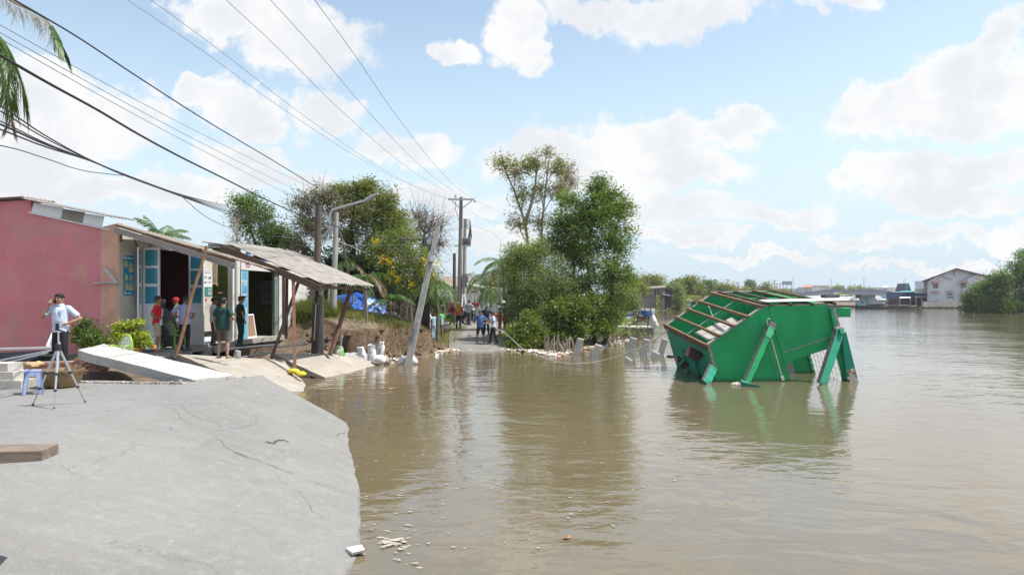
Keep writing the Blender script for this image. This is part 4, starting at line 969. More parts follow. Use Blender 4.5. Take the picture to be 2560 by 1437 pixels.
    # face
    if near or head_yaw is not None:
        em = MB()
        for s in (-1, 1): em.ell(HP(s * .030, .084, .024), (.013, .006, .0065), 8, 6)
        em.build('eyes', EYE, r); em = MB()
        for s in (-1, 1): em.bar(HP(s * .046, .084, .044), HP(s * .014, .095, .046), .008, .008)
        em.build('eyebrows', HAIR, r)
        MB().ell(HP(0, .092, -.058), (.024, .006, .006), 8, 6).build('lips', LIP, r)
    # hair
    if hair:
        hm = MB(); hm.loft([oval(HP(0, -.034, -.03), .070, .068), oval(HP(0, -.030, .02), .083, .082), oval(HP(0, -.014, .06), .084, .100), oval(HP(0, -.006, .10), .070, .088), oval(HP(0, -.006, .128), .036, .046)])
        hm.ell(HP(.02, .062, .082), (.056, .036, .034), 10, 6); hm.ell(HP(-.035, .056, .078), (.040, .034, .032), 10, 6); hm.ell(HP(.070, .022, .035), (.016, .035, .035), 8, 6); hm.ell(HP(-.070, .022, .035), (.016, .035, .035), 8, 6)
        fuse('hair', hm, vox * .9, HAIR, r, None, None, 2)
    # shirt
    if shirt:
        sm = MB(); t0 = .80 - tail; o = .016
        sm.loft([oval(L((0, 0, t0)), .150 * g + o, .112 * g + o), oval(L((0, .0, .95)), .143 * g + o, .108 * g + o), oval(L((0, .012, 1.06)), .142 * g + o, .112 * g + o), oval(L((0, .012, 1.2)), .163 + o, .112 + o), oval(L((0, .0, 1.31)), .178 + o, .098 + o), oval(L((0, -.008, 1.365)), .120, .082), oval(L((0, -.004, 1.405)), .072, .066)])
        for i, s in enumerate((-1, 1)):
            if sleeve == 'short': e = sh[i].lerp(el_[i], .78); sm.tube([sh[i] + V((-s * .04, 0, .0)), sh[i], sh[i].lerp(el_[i], .4), e], [.060, .063, .064, .067], 12)
            else:
                sm.tube([sh[i] + V((-s * .04, 0, 0)), sh[i], sh[i].lerp(el_[i], .5), el_[i]], [.070, .068, .058, .054], 12); sm.ell(el_[i], (.053,) * 3, 10, 6); sm.tube([el_[i], wr_[i]], [.053, .038], 12)
        so = fuse('shirt', sm, vox, shirt, r, None, None, 4)
        if collar is not None:
            cm = MB(); R0 = [oval(L((0, .0, 1.385)), .080, .074), oval(L((0, .004, 1.43)), .064, .062)]; cm.loft(R0, False); cm.loft([R0[1], oval(L((0, .002, 1.40)), .085, .080)], False); cm.build('collar', collar, r, smooth=60)
    # trousers
    if trousers:
        tm = MB(); o = .014; lo = 1.0 if legs == 'long' else .42
        tm.loft([oval(L((0, 0, .78)), .135 * g, .105 * g), oval(L((0, 0, .88)), .142 * g + .006, .108 * g + .006), oval(L((0, 0, .97)), .136 * g + .006, .100 * g + .006)])
        for i, s in enumerate((-1, 1)):
            tm.tube([hip[i] + V((0, 0, .02)), hip[i].lerp(knee[i], .5), knee[i] + V((0, .0, .0))], [.094, .084, .072 if legs == 'long' else .082], 12)
            if legs == 'long': tm.ell(knee[i], (.07,) * 3, 10, 6); tm.tube([knee[i], knee[i].lerp(ank[i], .5), ank[i] + V((0, 0, -.02))], [.070, .062, .058], 12)
        fuse('trousers', tm, vox, trousers, r, None, None, 3)
    # shoes
    for i, s in enumerate((-1, 1)):
        a = ank[i]
        if shoes == 'sandal':
            m_ = MB(); m_.prism([a + V((x + s * .012, y, -.085)) for x, y in ((-.04, -.07), (.04, -.07), (.052, .08), (.035, .175), (-.03, .175), (-.048, .08))], (0, 0, .018)); m_.tube([a + V((-.045, .08, -.07)), a + V((0, .09, -.025)), a + V((.05, .08, -.07))], .012, 6); m_.build('sandal', mat('sandal', (.20, .16, .12), .7, .1), r)
        else:
            m_ = MB(); m_.loft([[a + V((s * .012 + dx * w, y, z)) for dx, z in ((-1, -.085), (1, -.085), (1, -.055), (.6, t), (-.6, t), (-1, -.055))] for y, w, t in ((-.075, .034, -.015), (-.04, .045, .02), (.02, .048, .01), (.09, .050, -.03), (.15, .045, -.045), (.19, .025, -.06))]); m_.build('shoe', BLACKM, r, smooth=50)
    # headgear
    if hat in ('helmet', 'mhelmet', 'bluecap'):
        hm_ = {'helmet': WHITEP, 'mhelmet': BLACKM, 'bluecap': mat('cap_cyan', (.05, .32, .38), .6, .1)}[hat]
        hx = MB(); hx.loft([oval(HP(0, 0, .035), .100, .122), oval(HP(0, 0, .07), .098, .118), oval(HP(0, -.004, .115), .080, .098), oval(HP(0, -.006, .145), .045, .055), oval(HP(0, -.006, .153), .008, .01)]); hx.build('helmet', hm_, r, smooth=60)
        if hat == 'helmet': hx = MB(); hx.loft([oval(HP(0, .012, .030), .122, .150), oval(HP(0, .012, .040), .120, .148)]); hx.build('brim', hm_, r)
        if hat == 'mhelmet': hx = MB(); hx.ell(HP(0, .10, .05), (.075, .03, .02), 10, 6); hx.build('visor', STEEL, r)
    if hat == 'officer':
        hx = MB(); hx.loft([oval(HP(0, 0, .048), .088, .108), oval(HP(0, 0, .082), .09, .110)]); hx.build('cap_band', mat('officer_red', (.33, .02, .03), .7, .1), r, smooth=40)
        hx = MB(); hx.loft([oval(HP(0, 0, .084), .10, .115), oval(HP(0, .004, .115), .142, .155, tilt=.012), oval(HP(0, .004, .130), .13, .14, tilt=.012), oval(HP(0, 0, .140), .05, .06)]); hx.build('cap_crown', mat('officer_green', (.012, .035, .028), .8, .1), r, smooth=40)
        hx = MB(); hx.prism([HP(x, y, .046) for x, y in ((-.075, .07), (-.06, .14), (0, .165), (.06, .14), (.075, .07))], (0, 0, .008)); hx.build('cap_peak', BLACKM, r)
    if hat == 'redcap':
        hx = MB(); hx.loft([oval(HP(0, 0, .03), .092, .112), oval(HP(0, 0, .09), .09, .108), oval(HP(0, 0, .14), .06, .075), oval(HP(0, 0, .15), .02, .02)]); hx.prism([HP(x, y, .03) for x, y in ((-.07, .08), (-.05, .17), (.05, .17), (.07, .08))], (0, 0, .01)); hx.build('cap', mat('cap_red', (.40, .015, .03), .8, .1), r, smooth=50)
    PEOPLE.append(r); return r, dict(HP=HP, wr=wr_, hd=hd_, L=L, sh=sh)
PI = math.pi
def gp0(px, py, z): return G(px, py, z)
S_W = cloth('white', (.66, .68, .74)); S_PB = cloth('pale_blue', (.52, .60, .76)); S_LIL = cloth('lilac', (.38, .40, .66)); S_DG = cloth('dark_green', (.012, .055, .045)); S_OFF = cloth('uniform_green', (.010, .030, .024))
S_RED = cloth('red', (.52, .018, .025)); T_BLK = cloth('black', (.018, .018, .026)); T_GRY = cloth('grey_brown', (.11, .09, .085)); T_BGE = cloth('beige', (.40, .33, .25)); S_OR = cloth('orange', (.50, .095, .022)); S_GR = cloth('light_grey', (.34, .36, .39)); S_BLU = cloth('mid_blue', (.055, .125, .32)); S_NV = cloth('navy', (.02, .026, .055)); S_LIME = cloth('bright_green', (.13, .50, .08)); S_CY = cloth('sky_blue', (.30, .48, .58)); S_KH = cloth('khaki', (.20, .16, .085))
# -- the man on the phone
p, d = person('man in a pale blue shirt on the phone behind the tripod', V((-10.28, 15.55, .955)), PI - .08, 1.70, S_PB, T_BLK, arms=('hip', 'phone'), near=True, head_yaw=.10, head_tilt=.10, stance=.11, tail=.0, girth=1.10, collar=S_PB)
w = d['HP'](.085, .02, -.02); mb = MB(); mb.box(w, (.012, .07, .14), Matrix.Rotation(.35, 3, 'X')); mb.build('phone_case', BLACKM, None)
ph_o = bpy.data.objects['phone_case']; ph_o.name = 'mobile_phone'; tag(ph_o, 'black mobile phone held at the ear of the man in pale blue', 'phone')
kk = 1.70 / 1.66; ph_o.location = V(p.location) + Matrix.Rotation(PI - .08, 3, 'Z') @ (V(ph_o.location) * kk); ph_o.rotation_euler = (0, 0, PI - .08); ph_o.scale = (kk,) * 3
mb = MB(); mb.bar((0, .135, 1.345), (0, .132, .83), .012, .006); mb.build('button_strip', S_W, p)
mb = MB(); mb.span((-.115, .125, 1.17), (-.04, .135, 1.26)); mb.build('pocket', S_PB, p)
# -- at the doors
p, d = person('man in red and white shirt and beige shorts by the open door leaf', V((-10.42, 20.05, .955)), -1.15, 1.66, S_RED, T_BGE, 'short', ('hip', 'hip'), SKIN2, near=True, shoes='sandal', stance=.09, collar=mat('collar_yellow', (.60, .30, .02), .8, .1))
mb = MB(); mb.loft([oval((0, .012, z), .168 + a, .122 + a, 24)[2:11] for z, a in ((.80, .004), (.95, 0), (1.0, .002))], False); mb.build('white_panel', S_W, p)
for q in range(3):
    mb = MB(); mb.bar((.10 - q * .07, .128, 1.05 + q * .02), (.0 - q * .07, .136, 1.28), .035, .006); mb.build('flame_stripe', S_W if q % 2 == 0 else mat('collar_yellow', (.60, .30, .02), .8, .1), p)
p, d = person('man in lilac shirt and black trousers with hands on hips seen from behind', V((-9.95, 20.75, .955)), -.12, 1.66, S_LIL, T_BLK, 'long', ('hip', 'hip'), SKIN2, near=True, girth=1.16, stance=.09)
mb = MB(); mb.box((.115, -.135, .84), (.035, .012, .09)); mb.build('key_tag', STEEL, p)
p, d = person('stocky man in dark green T-shirt and grey shorts seen from behind', V((-7.93, 18.75, .90)), -.18, 1.67, S_DG, T_GRY, 'short', ('down', 'hip'), SKIN, near=True, girth=1.22, shoes='sandal', stance=.12, tail=.02)
mb = MB(); mb.tube(catmull([(.16, .05, 1.37), (.10, -.10, 1.33), (-.05, -.165, 1.15), (-.165, -.10, 1.0), (-.18, .05, .98)], 4), .014, 6); mb.build('bag_strap', BLACKM, p)
person('officer in dark green uniform and red banded peaked cap', V((-9.05, 22.75, .95)), -.85, 1.66, S_OFF, S_OFF, 'long', ('down', 'down'), SKIN, hat='officer', near=True, stance=.07, head_tilt=.25, girth=1.08)
person('man in white shirt half hidden beside the green recess', V((-10.05, 23.0, .95)), -.9, 1.63, S_W, T_GRY, 'long', ('down', 'down'), SKIN2, near=True, stance=.08)
person('woman in a red cap half hidden behind the lilac shirt', V((-11.1, 22.6, .955)), 2.2, 1.60, S_GR, T_GRY, 'long', ('front', 'front'), SKIN, hat='redcap', stance=.08, hair=False)
person('person in bright blue shirt just inside the dark doorway', V((-12.0, 21.9, .955)), 1.2, 1.60, cloth('royal_blue', (.03, .05, .42)), T_BLK, 'long', ('down', 'down'), SKIN2, stance=.08)
# -- on the far road
def RP(px, py, up=.012):
    """the far road surface under a photograph point"""
    lo, hi = 33.0, 90.0
    for _ in range(40):
        m_ = (lo + hi) / 2; y_ = HY + (H - float(road_z(m_)) - up) * F / m_
        if y_ > py: lo = m_
        else: hi = m_
    return V(((px - CX) / F * lo, lo, float(road_z(lo)) + up))
person('man in blue polo and black shorts with hands on hips on the far road', RP(1201, 858), PI - .1, 1.66, S_BLU, T_BLK, 'short', ('hip', 'hip'), SKIN2, girth=1.15, shoes='sandal', near=True, stance=.15)
person('man in white shirt and black trousers pulling the white rope', RP(1233, 859), PI / 2 + .2, 1.64, S_PB, T_BLK, 'long', ('front', 'reach'), SKIN2, near=True, stance=.11, step=.16, head_tilt=.2)
person('man in navy uniform and black helmet behind the blue polo', RP(1216, 837), PI - .1, 1.66, S_NV, S_NV, 'long', ('hip', 'hip'), SKIN2, hat='mhelmet', stance=.10)
person('rescue worker in orange overalls and white helmet beside the rope man', RP(1250, 841), PI / 2 - .1, 1.66, S_OR, S_OR, 'long', ('front', 'reach'), SKIN2, hat='helmet', sleeve='long', stance=.10, head_tilt=.1)
person('orange worker with white helmet crouched low behind the yellow green shrub', RP(1270, 838) + V((0, .4, 0)), PI / 2, 1.30, S_OR, S_OR, 'long', ('front', 'front'), SKIN2, hat='helmet', sleeve='long')
person('man in navy with grey visor helmet left of the tall bush', RP(1262, 828) + V((0, 1.2, .0)), PI * .6, 1.66, S_NV, S_NV, 'long', ('front', 'down'), SKIN2, hat='mhelmet')
person('man in navy with black helmet at the edge of the tall bush', RP(1278, 826) + V((0, 1.2, .0)), PI * .8, 1.70, S_NV, S_NV, 'long', ('front', 'down'), SKIN2, hat='mhelmet')
person('rider in grey with a turquoise cap behind the bush edge', RP(1284, 808), PI, 1.70, S_GR, T_BLK, 'long', ('out', 'out'), SKIN2, hat='bluecap')
person('worker in orange jacket and white helmet standing by the motorbikes', RP(1146, 822), -.1, 1.66, S_OR, T_BLK, 'long', ('front', 'front'), SKIN2, hat='helmet', sleeve='long')
person('man in light grey T-shirt and dark trousers resting an arm on a motorbike', RP(1172, 812), -.5, 1.66, S_GR, T_GRY, 'long', ('down', 'out'), SKIN2, stance=.07)
person('man in white T-shirt and black trousers seen from behind near the leaning pole', V((-4.62, 36.9, gz(-4.62, 36.9))), .15, 1.68, S_W, T_BLK, 'long', ('down', 'down'), SKIN2, girth=1.15, stance=.09, near=True)
person('man in open sky blue jacket over bright green shirt on the bank', V((-4.05, 38.4, gz(-4.05, 38.4))), PI, 1.66, S_LIME, S_KH, 'long', ('down', 'down'), SKIN2, stance=.09)
jk = PEOPLE[-1]; mb = MB()
for s in (-1, 1):
    mb.loft([[V((s * x, y, z)) for x, y in ((.06, .125), (.10, .15), (.20, .06), (.205, -.05), (.12, -.13), (.0, -.14), (.0, -.12), (.10, -.11), (.185, -.04), (.185, .05), (.09, .13))] for z in (.78, 1.0, 1.2, 1.34)])
mb.build('open_jacket', S_CY, jk)
person('person in faded blue behind the palm trunk next to the white T-shirt', V((-4.38, 38.0, gz(-4.38, 38.0))), .6, 1.5, S_CY, S_CY, 'long', ('down', 'down'), SKIN2, stance=.06)
person('person in dark jacket and grey cap behind the grey barrier', V((U(1250, 802, 52).x, 52, float(road_z(52)) + .012)) , PI, 1.6, S_NV, T_BLK, 'long', ('front', 'front'), SKIN2, hat='mhelmet')
person('distant rider in a dark red shirt between the motorbikes and the barrier', V((U(1187, 806, 54).x, 54, float(road_z(54)) + .012)), PI, 1.6, cloth('dark_red', (.22, .02, .03)), T_BLK, 'long', ('out', 'out'), SKIN2, hat='mhelmet')
# ================================================================== TREES AND PLANTS
BARK = mat('bark', (.20, .165, .125), .9, .25, 5, .6, 25, stretch=(3, 3, 1)); BARKL = mat('pale_bark', (.34, .29, .24), .85, .2, 5, .5, 25, stretch=(3, 3, 1)); BARKD = mat('dark_bark', (.075, .06, .048), .9, .25, 6, .6, 25)
LF_MANG = leafmat('leaf_mangrove', (0.055, 0.095, 0.018), (0.22, 0.31, 0.055)); LF_BUSH = leafmat('leaf_bush', (0.095, 0.13, 0.045), (0.29, 0.35, 0.115)); LF_EUC = leafmat('leaf_eucalypt', (0.14, 0.15, 0.055), (0.33, 0.315, 0.13))
LF_LEFT = leafmat('leaf_left', (0.045, 0.09, 0.016), (0.17, 0.25, 0.045)); LF_BIG = leafmat('leaf_big', (0.1, 0.12, 0.026), (0.3, 0.31, 0.07)); LF_DRY = leafmat('leaf_dry', (0.117, 0.088, 0.049), (0.260, 0.208, 0.111), .2)
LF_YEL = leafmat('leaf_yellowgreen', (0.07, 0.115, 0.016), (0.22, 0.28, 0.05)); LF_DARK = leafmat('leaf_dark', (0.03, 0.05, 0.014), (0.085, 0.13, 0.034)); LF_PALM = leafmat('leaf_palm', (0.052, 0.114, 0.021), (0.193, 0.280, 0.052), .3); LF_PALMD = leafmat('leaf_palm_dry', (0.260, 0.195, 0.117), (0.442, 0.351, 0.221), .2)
LF_FAR = leafmat('leaf_far', (0.13, 0.155, 0.042), (0.29, 0.3, 0.095)); LF_FARD = leafmat('leaf_far_dark', (0.052, 0.114, 0.038), (0.158, 0.236, 0.070)); LF_RB = leafmat('leaf_right_bank', (0.045, 0.085, 0.02), (0.17, 0.25, 0.055)); FLOWER = leafmat('yellow_flower', (0.620, 0.420, 0.010), (0.800, 0.620, 0.030), .3); LF_BOUG = leafmat('magenta_flower', (0.220, 0.015, 0.100), (0.420, 0.030, 0.200), .3); GRASSM = leafmat('grass_blade', (0.100, 0.130, 0.025), (0.320, 0.290, 0.100), .25); DRYG = leafmat('dry_grass', (0.220, 0.150, 0.080), (0.420, 0.320, 0.200), .15)
def blob(px, py, Z, rx, ry, w=1.0, rd=None):
    k = Z / F; return (U(px, py, Z), (rx * k, (rd if rd else max(rx, ry) * .85) * k, ry * k), w)
def tree(name, label, base, blobs, lm, bark=BARK, tr=.12, nleaf=6000, leaf=(.14, .07), clump=.30, per=45, trunks=None, twig=.012, up=.5, droop=0., group=None, bare=0.0, extra_lm=None, extra_n=0, limbs=True, cat='tree', shell=.35, nt=None):
    """tapered trunk, limbs to every part of the crown, twigs to leaf clumps spread through each part's volume"""
    r = root(name, label, cat, V(base), 0, group); tot = sum(b[2] for b in blobs); tm = MB(); cl = []; cls = []
    base = V(base); tops = []
    if trunks is None: trunks = [[base, base.lerp(blobs[0][0], .5) + V((random.uniform(-.2, .2), 0, 0)), blobs[0][0]]]
    for tk in trunks:
        P = catmull(tk, 5); n = len(P); tm.tube([p + V(mnoise.noise_vector(p * 1.3)) * tr * .6 for p in P], [tr * (1 - .72 * i / (n - 1)) for i in range(n)], 8); tops.append(P)
    for (c, rad, w) in blobs:
        n = max(3, int(nleaf * w / tot / per))
        ends = []
        for _ in range(n):
            d = V(RNG.normal(size=3)).normalized(); q = RNG.random() ** shell
            e = c + V((d.x * rad[0], d.y * rad[1], d.z * rad[2])) * q; ends.append(e)
        if limbs:
            Ps = min(tops, key=lambda P: min((p - c).length for p in P)); k = min(range(len(Ps)), key=lambda i: (Ps[i] - c).length + .4 * max(0, Ps[i].z - c.z) + .0)
            k = max(int(len(Ps) * .3), k - 2) if len(Ps) > 3 else k
            s = Ps[k]; m_ = s.lerp(c, .5) + V((random.uniform(-.2, .2), random.uniform(-.2, .2), .12 * (c - s).length)); L = catmull([s, m_, c], 4)
            rr = max(twig * 2, tr * .38 * min(1, max(rad) / 1.5)); tm.tube(L, [rr * (1 - .5 * i / (len(L) - 1)) for i in range(len(L))], 6)
            step = max(1, len(ends) // (nt or 26))
            for e in ends[::step]:
                st = L[random.randrange(len(L) // 2, len(L))]; md = st.lerp(e, .5) + V(RNG.normal(size=3)) * .10 * (e - st).length + V((0, 0, .06)); tm.tube([st, md, e], [twig * 1.3, twig, twig * .4], 4, False)
                if bare and random.random() < bare:
                    for _ in range(4): g = e + V(RNG.normal(size=3)) * clump * 1.5 + V((0, 0, clump * .5)); tm.tube([md.lerp(e, random.random()), e.lerp(g, .5) + V(RNG.normal(size=3)) * .05, g], [twig * .7, twig * .5, twig * .25], 3, False)
        cls.append((np.array([tuple(e) for e in ends]), n))
    C = np.concatenate([c for c, _ in cls]); N = len(C) * per
    idx = np.repeat(np.arange(len(C)), per); pts = C[idx] + RNG.normal(size=(N, 3)) * clump * np.array([1, 1, .7]) * RNG.uniform(.5, 1.2, (len(C), 1))[idx]
    if per > 0:
        tn = np.clip(RNG.random(len(C))[idx] * .55 + RNG.random(N) * .5, 0, 1); leaf_cloud('crown', pts, leaf[0], leaf[1], lm, r, up, droop, tn)
    if extra_lm is not None:
        sel = RNG.integers(0, len(pts), extra_n // 12); e = pts[np.repeat(sel, 12)] + RNG.normal(size=(len(sel) * 12, 3)) * clump * .35
        leaf_cloud('blossom' if extra_lm in (FLOWER, LF_BOUG) else 'dry_leaves', e, leaf[0] * .9, leaf[1] * 1.2, extra_lm, r)
    tm.build('trunk', bark, r, world=True, smooth=50)
    return r
def at(px, py, Z): return U(px, py, Z)
def gb(px, Z): x = (px - CX) / F * Z; return V((x, Z, max(gz(x, Z), 0) - .05))
# --- right of the road
tree('eucalyptus_tree', 'tall thin eucalyptus with sparse drooping leaves above the dark mangrove', gb(1335, 41), [blob(1255, 405, 41, 28, 22, .55), blob(1290, 430, 41, 34, 36, 1), blob(1340, 405, 41, 38, 24, 1), blob(1395, 415, 41, 30, 28, .8), blob(1305, 490, 41, 28, 34, .75), blob(1355, 470, 41, 32, 40, .8), blob(1300, 560, 41, 26, 34, .5), blob(1400, 480, 41, 24, 34, .6), blob(1370, 380, 41, 12, 12, .25), blob(1345, 550, 41, 34, 40, .5)], LF_EUC, BARKL, .12, 5600, (.26, .05), .26, 18, [[gb(1330, 41), at(1318, 610, 41), at(1300, 520, 41), at(1262, 420, 41)], [gb(1345, 41), at(1352, 620, 41), at(1358, 520, 41), at(1372, 400, 41)], [at(1310, 570, 41), at(1335, 480, 41), at(1340, 410, 41)]], .016, .45, .55, nt=12, shell=.5)
tree('bare_tree', 'leafless twiggy branches standing between the eucalyptus and the mangrove top', gb(1420, 42), [blob(1418, 430, 42, 22, 30, 1), blob(1400, 470, 42, 20, 30, 1), blob(1432, 455, 42, 14, 26, .6)], LF_DRY, BARKL, .05, 900, (.12, .05), .3, 8, [[gb(1405, 42), at(1405, 560, 42), at(1415, 460, 42)]], .012, bare=.8)
tree('mangrove_tree', 'tall dark green mangrove tree standing at the water right of the road', gb(1470, 37), [blob(1497, 465, 37, 26, 26, .5), blob(1505, 500, 37, 58, 34, 1.1), blob(1500, 540, 37, 72, 36, 1.2), blob(1552, 530, 37, 36, 28, .6), blob(1445, 540, 37, 38, 40, .7), blob(1470, 580, 37, 75, 60, 2), blob(1548, 600, 37, 40, 44, 1), blob(1480, 665, 37, 85, 60, 2.2), blob(1545, 700, 37, 46, 54, 1.1), blob(1455, 745, 36.5, 70, 50, 1.5), blob(1520, 780, 37, 42, 42, 1), blob(1480, 820, 36.6, 55, 24, .8), blob(1420, 610, 37, 40, 50, .9), blob(1400, 560, 37, 26, 34, .5), blob(1418, 500, 37.5, 24, 30, .35), blob(1385, 615, 37.5, 30, 36, .5)], LF_MANG, BARKD, .14, 52000, (.125, .066), .25, 60, [[gb(1490, 37), at(1478, 760, 37), at(1470, 640, 37), at(1490, 480, 37)], [gb(1510, 37), at(1525, 780, 37), at(1535, 640, 37)], [gb(1455, 37), at(1440, 720, 37), at(1430, 600, 37)]], nt=16)
tree('willow_bush', 'large round grey green bush overhanging the right edge of the far road', gb(1330, 36.2), [blob(1290, 650, 36, 34, 40, .8), blob(1325, 640, 36, 40, 38, .9), blob(1275, 700, 36, 26, 50, .7), blob(1330, 710, 35.8, 62, 55, 1.9), blob(1395, 700, 36, 46, 60, 1.2), blob(1300, 770, 35.8, 45, 38, .9), blob(1375, 780, 35.6, 60, 50, 1.4), blob(1350, 620, 36.3, 24, 20, .4), blob(1420, 770, 35.8, 40, 45, .9)], LF_BUSH, BARK, .11, 52000, (.115, .042), .25, 64, [[gb(1340, 36), at(1335, 780, 36), at(1325, 690, 36)], [gb(1390, 36), at(1385, 780, 36), at(1395, 700, 36)], [gb(1300, 36.5), at(1295, 780, 36.3), at(1290, 680, 36)]], nt=14)
tree('mangrove_shrub', 'yellow green shrub leaning over the litter line at the road end', gb(1310, 34.3), [blob(1285, 835, 34.2, 32, 30, 1), blob(1330, 815, 34.2, 34, 30, 1), blob(1300, 862, 34.0, 42, 14, .8), blob(1345, 845, 34.2, 36, 28, 1), blob(1325, 795, 34.4, 16, 18, .4)], leafmat('leaf_shrub', (0.078, 0.130, 0.018), (0.260, 0.312, 0.058)), BARKL, .05, 7500, (.12, .06), .19, 30, [[gb(1310, 34.4), at(1312, 860, 34.3), at(1318, 820, 34.2)], [gb(1340, 34.4), at(1345, 860, 34.3), at(1340, 815, 34.2)]], .012, nt=20, cat='shrub')
tree('mangrove_shrub', 'glossy green shrub behind the row of dead stakes', gb(1420, 35.2), [blob(1400, 790, 34.8, 40, 44, 1), blob(1440, 820, 34.8, 26, 36, .8), blob(1395, 845, 34.7, 40, 20, .8), blob(1450, 775, 35, 26, 30, .6)], leafmat('leaf_shrub2', (0.05, 0.095, 0.014), (0.19, 0.25, 0.045)), BARKL, .05, 8000, (.15, .085), .20, 30, [[gb(1410, 35.2), at(1412, 840, 35), at(1405, 790, 34.9)]], .012, nt=20, cat='shrub')
# prop roots below the mangrove, and the row of dead stakes
mb = MB()
for k in range(60):
    x0 = random.uniform(1440, 1545); p = U(x0, random.uniform(790, 825), 36.6 + random.uniform(-.5, .5)); q = G(x0 + random.uniform(-26, 30), 858 + random.uniform(-6, 6), -.02); mb.tube([p, p.lerp(q, .5) + V((random.uniform(-.1, .1), 0, .12)), q - V((0, 0, .15))], [.016, .02, .022], 4, False)
o = mb.build('prop_roots', BARKL); o['kind'] = 'stuff'; tag(o, 'tangle of thin grey mangrove roots at the water under the tall mangrove', 'roots')
random.seed(11)
for k in range(26):
    px = 1362 + k * 3.1 + random.uniform(-1.5, 1.5); b = G(px, 880 + 6 * math.sin(k) * .4 + random.uniform(-3, 5), -.02); h = random.uniform(.35, .85)
    mb = MB(); mb.tube([b - V((0, 0, .3)), b + V((random.uniform(-.05, .05), 0, h * .5)), b + V((random.uniform(-.12, .12), 0, h))], [.045, .04, .028], 6); tag(mb.build('dead_stake', BARKL if k % 3 else BARK), 'bleached dead mangrove stake in the row standing before the glossy shrub', 'stake', 'row of dead stakes at the water line')
# --- left of the road
tree('leafy_tree', 'fresh green tree behind the white parapet left of the wooden pole', gb(660, 35), [blob(610, 505, 35, 34, 22, .6), blob(640, 530, 35, 46, 26, .9), blob(655, 575, 35, 56, 32, 1.2), blob(700, 590, 35, 38, 34, .8), blob(600, 545, 35, 30, 24, .5), blob(665, 620, 35, 40, 22, .6), blob(730, 610, 35, 26, 26, .4)], LF_LEFT, BARKD, .13, 11000, (.12, .065), .25, 34, [[gb(690, 35), at(680, 680, 35), at(660, 590, 35), at(630, 520, 35)], [gb(650, 35), at(650, 660, 35), at(620, 560, 35)]], .015, nt=18)
tree('bare_tree', 'small leafless whitish shrub tree standing over the awning roof', gb(592, 30), [blob(592, 600, 30, 16, 30, 1), blob(590, 560, 30, 22, 20, 1)], LF_DRY, BARKL, .03, 60, (.08, .04), .2, 2, [[gb(596, 30), at(592, 640, 30), at(590, 580, 30)]], .010, bare=.9)
tree('dry_tree', 'half dead tree with brown twigs around the lamp arm', gb(800, 34), [blob(760, 510, 34, 36, 30, .9), blob(810, 495, 34, 44, 26, 1), blob(770, 560, 34, 40, 34, .9), blob(840, 530, 34, 36, 34, .8), blob(800, 580, 34, 46, 34, .8), blob(745, 620, 34, 26, 30, .6)], LF_DRY, BARK, .12, 5000, (.10, .05), .26, 18, [[gb(800, 34), at(800, 680, 34), at(790, 600, 34), at(800, 500, 34)], [gb(860, 34), at(868, 680, 34), at(850, 580, 34), at(820, 520, 34)]], .017, bare=.6, extra_lm=LF_LEFT, extra_n=2600, nt=40)
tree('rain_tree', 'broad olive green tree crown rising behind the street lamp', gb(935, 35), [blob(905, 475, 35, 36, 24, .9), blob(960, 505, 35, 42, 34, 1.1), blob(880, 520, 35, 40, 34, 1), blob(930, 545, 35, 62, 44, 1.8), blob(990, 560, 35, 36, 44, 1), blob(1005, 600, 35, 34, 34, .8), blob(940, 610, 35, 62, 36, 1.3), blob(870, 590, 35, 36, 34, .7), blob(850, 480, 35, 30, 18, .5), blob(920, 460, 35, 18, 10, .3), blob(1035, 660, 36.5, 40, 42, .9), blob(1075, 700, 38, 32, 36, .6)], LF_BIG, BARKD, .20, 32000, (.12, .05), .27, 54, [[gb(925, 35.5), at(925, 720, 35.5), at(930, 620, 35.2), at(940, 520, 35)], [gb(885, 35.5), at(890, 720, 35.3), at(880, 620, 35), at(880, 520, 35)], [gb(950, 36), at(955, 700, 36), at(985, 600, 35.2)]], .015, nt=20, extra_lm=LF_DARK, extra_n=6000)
tree('bare_tree', 'large leafless red grey tree behind the leaning concrete pole', gb(1045, 39), [blob(1050, 560, 39, 30, 40, 1), blob(1080, 560, 39, 34, 44, 1), blob(1100, 610, 39, 30, 30, .8), blob(1060, 610, 39, 34, 30, .8), blob(1040, 540, 39, 20, 22, .5), blob(1105, 570, 39, 18, 22, .4)], LF_DRY, mat('red_bark', (.24, .185, .16), .85, .2, 5), .12, 700, (.08, .04), .35, 4, [[gb(1030, 39), at(1040, 690, 39), at(1060, 600, 39), at(1065, 540, 39)], [at(1040, 680, 39), at(1075, 620, 39), at(1100, 570, 39)]], .016, bare=1.0, nt=45)
tree('flowering_tree', 'thin tree with hanging yellow blossom left of the leaning pole', gb(1020, 31.2), [blob(960, 610, 31, 36, 30, .8), blob(1000, 640, 31, 36, 34, 1), blob(1040, 650, 31, 30, 34, .8), blob(985, 690, 31, 34, 26, .7), blob(1020, 720, 31, 28, 24, .7), blob(950, 650, 31, 26, 22, .5), blob(1075, 700, 31, 22, 22, .4), blob(1010, 590, 31.2, 30, 24, .6)], LF_YEL, BARKL, .085, 7000, (.10, .05), .24, 26, [[gb(1012, 31.4), at(1018, 760, 31.2), at(1012, 700, 31), at(1000, 640, 31)], [gb(1030, 31.5), at(1028, 770, 31.3), at(1022, 690, 31), at(1035, 640, 31)]], .014, extra_lm=FLOWER, extra_n=96, nt=26)
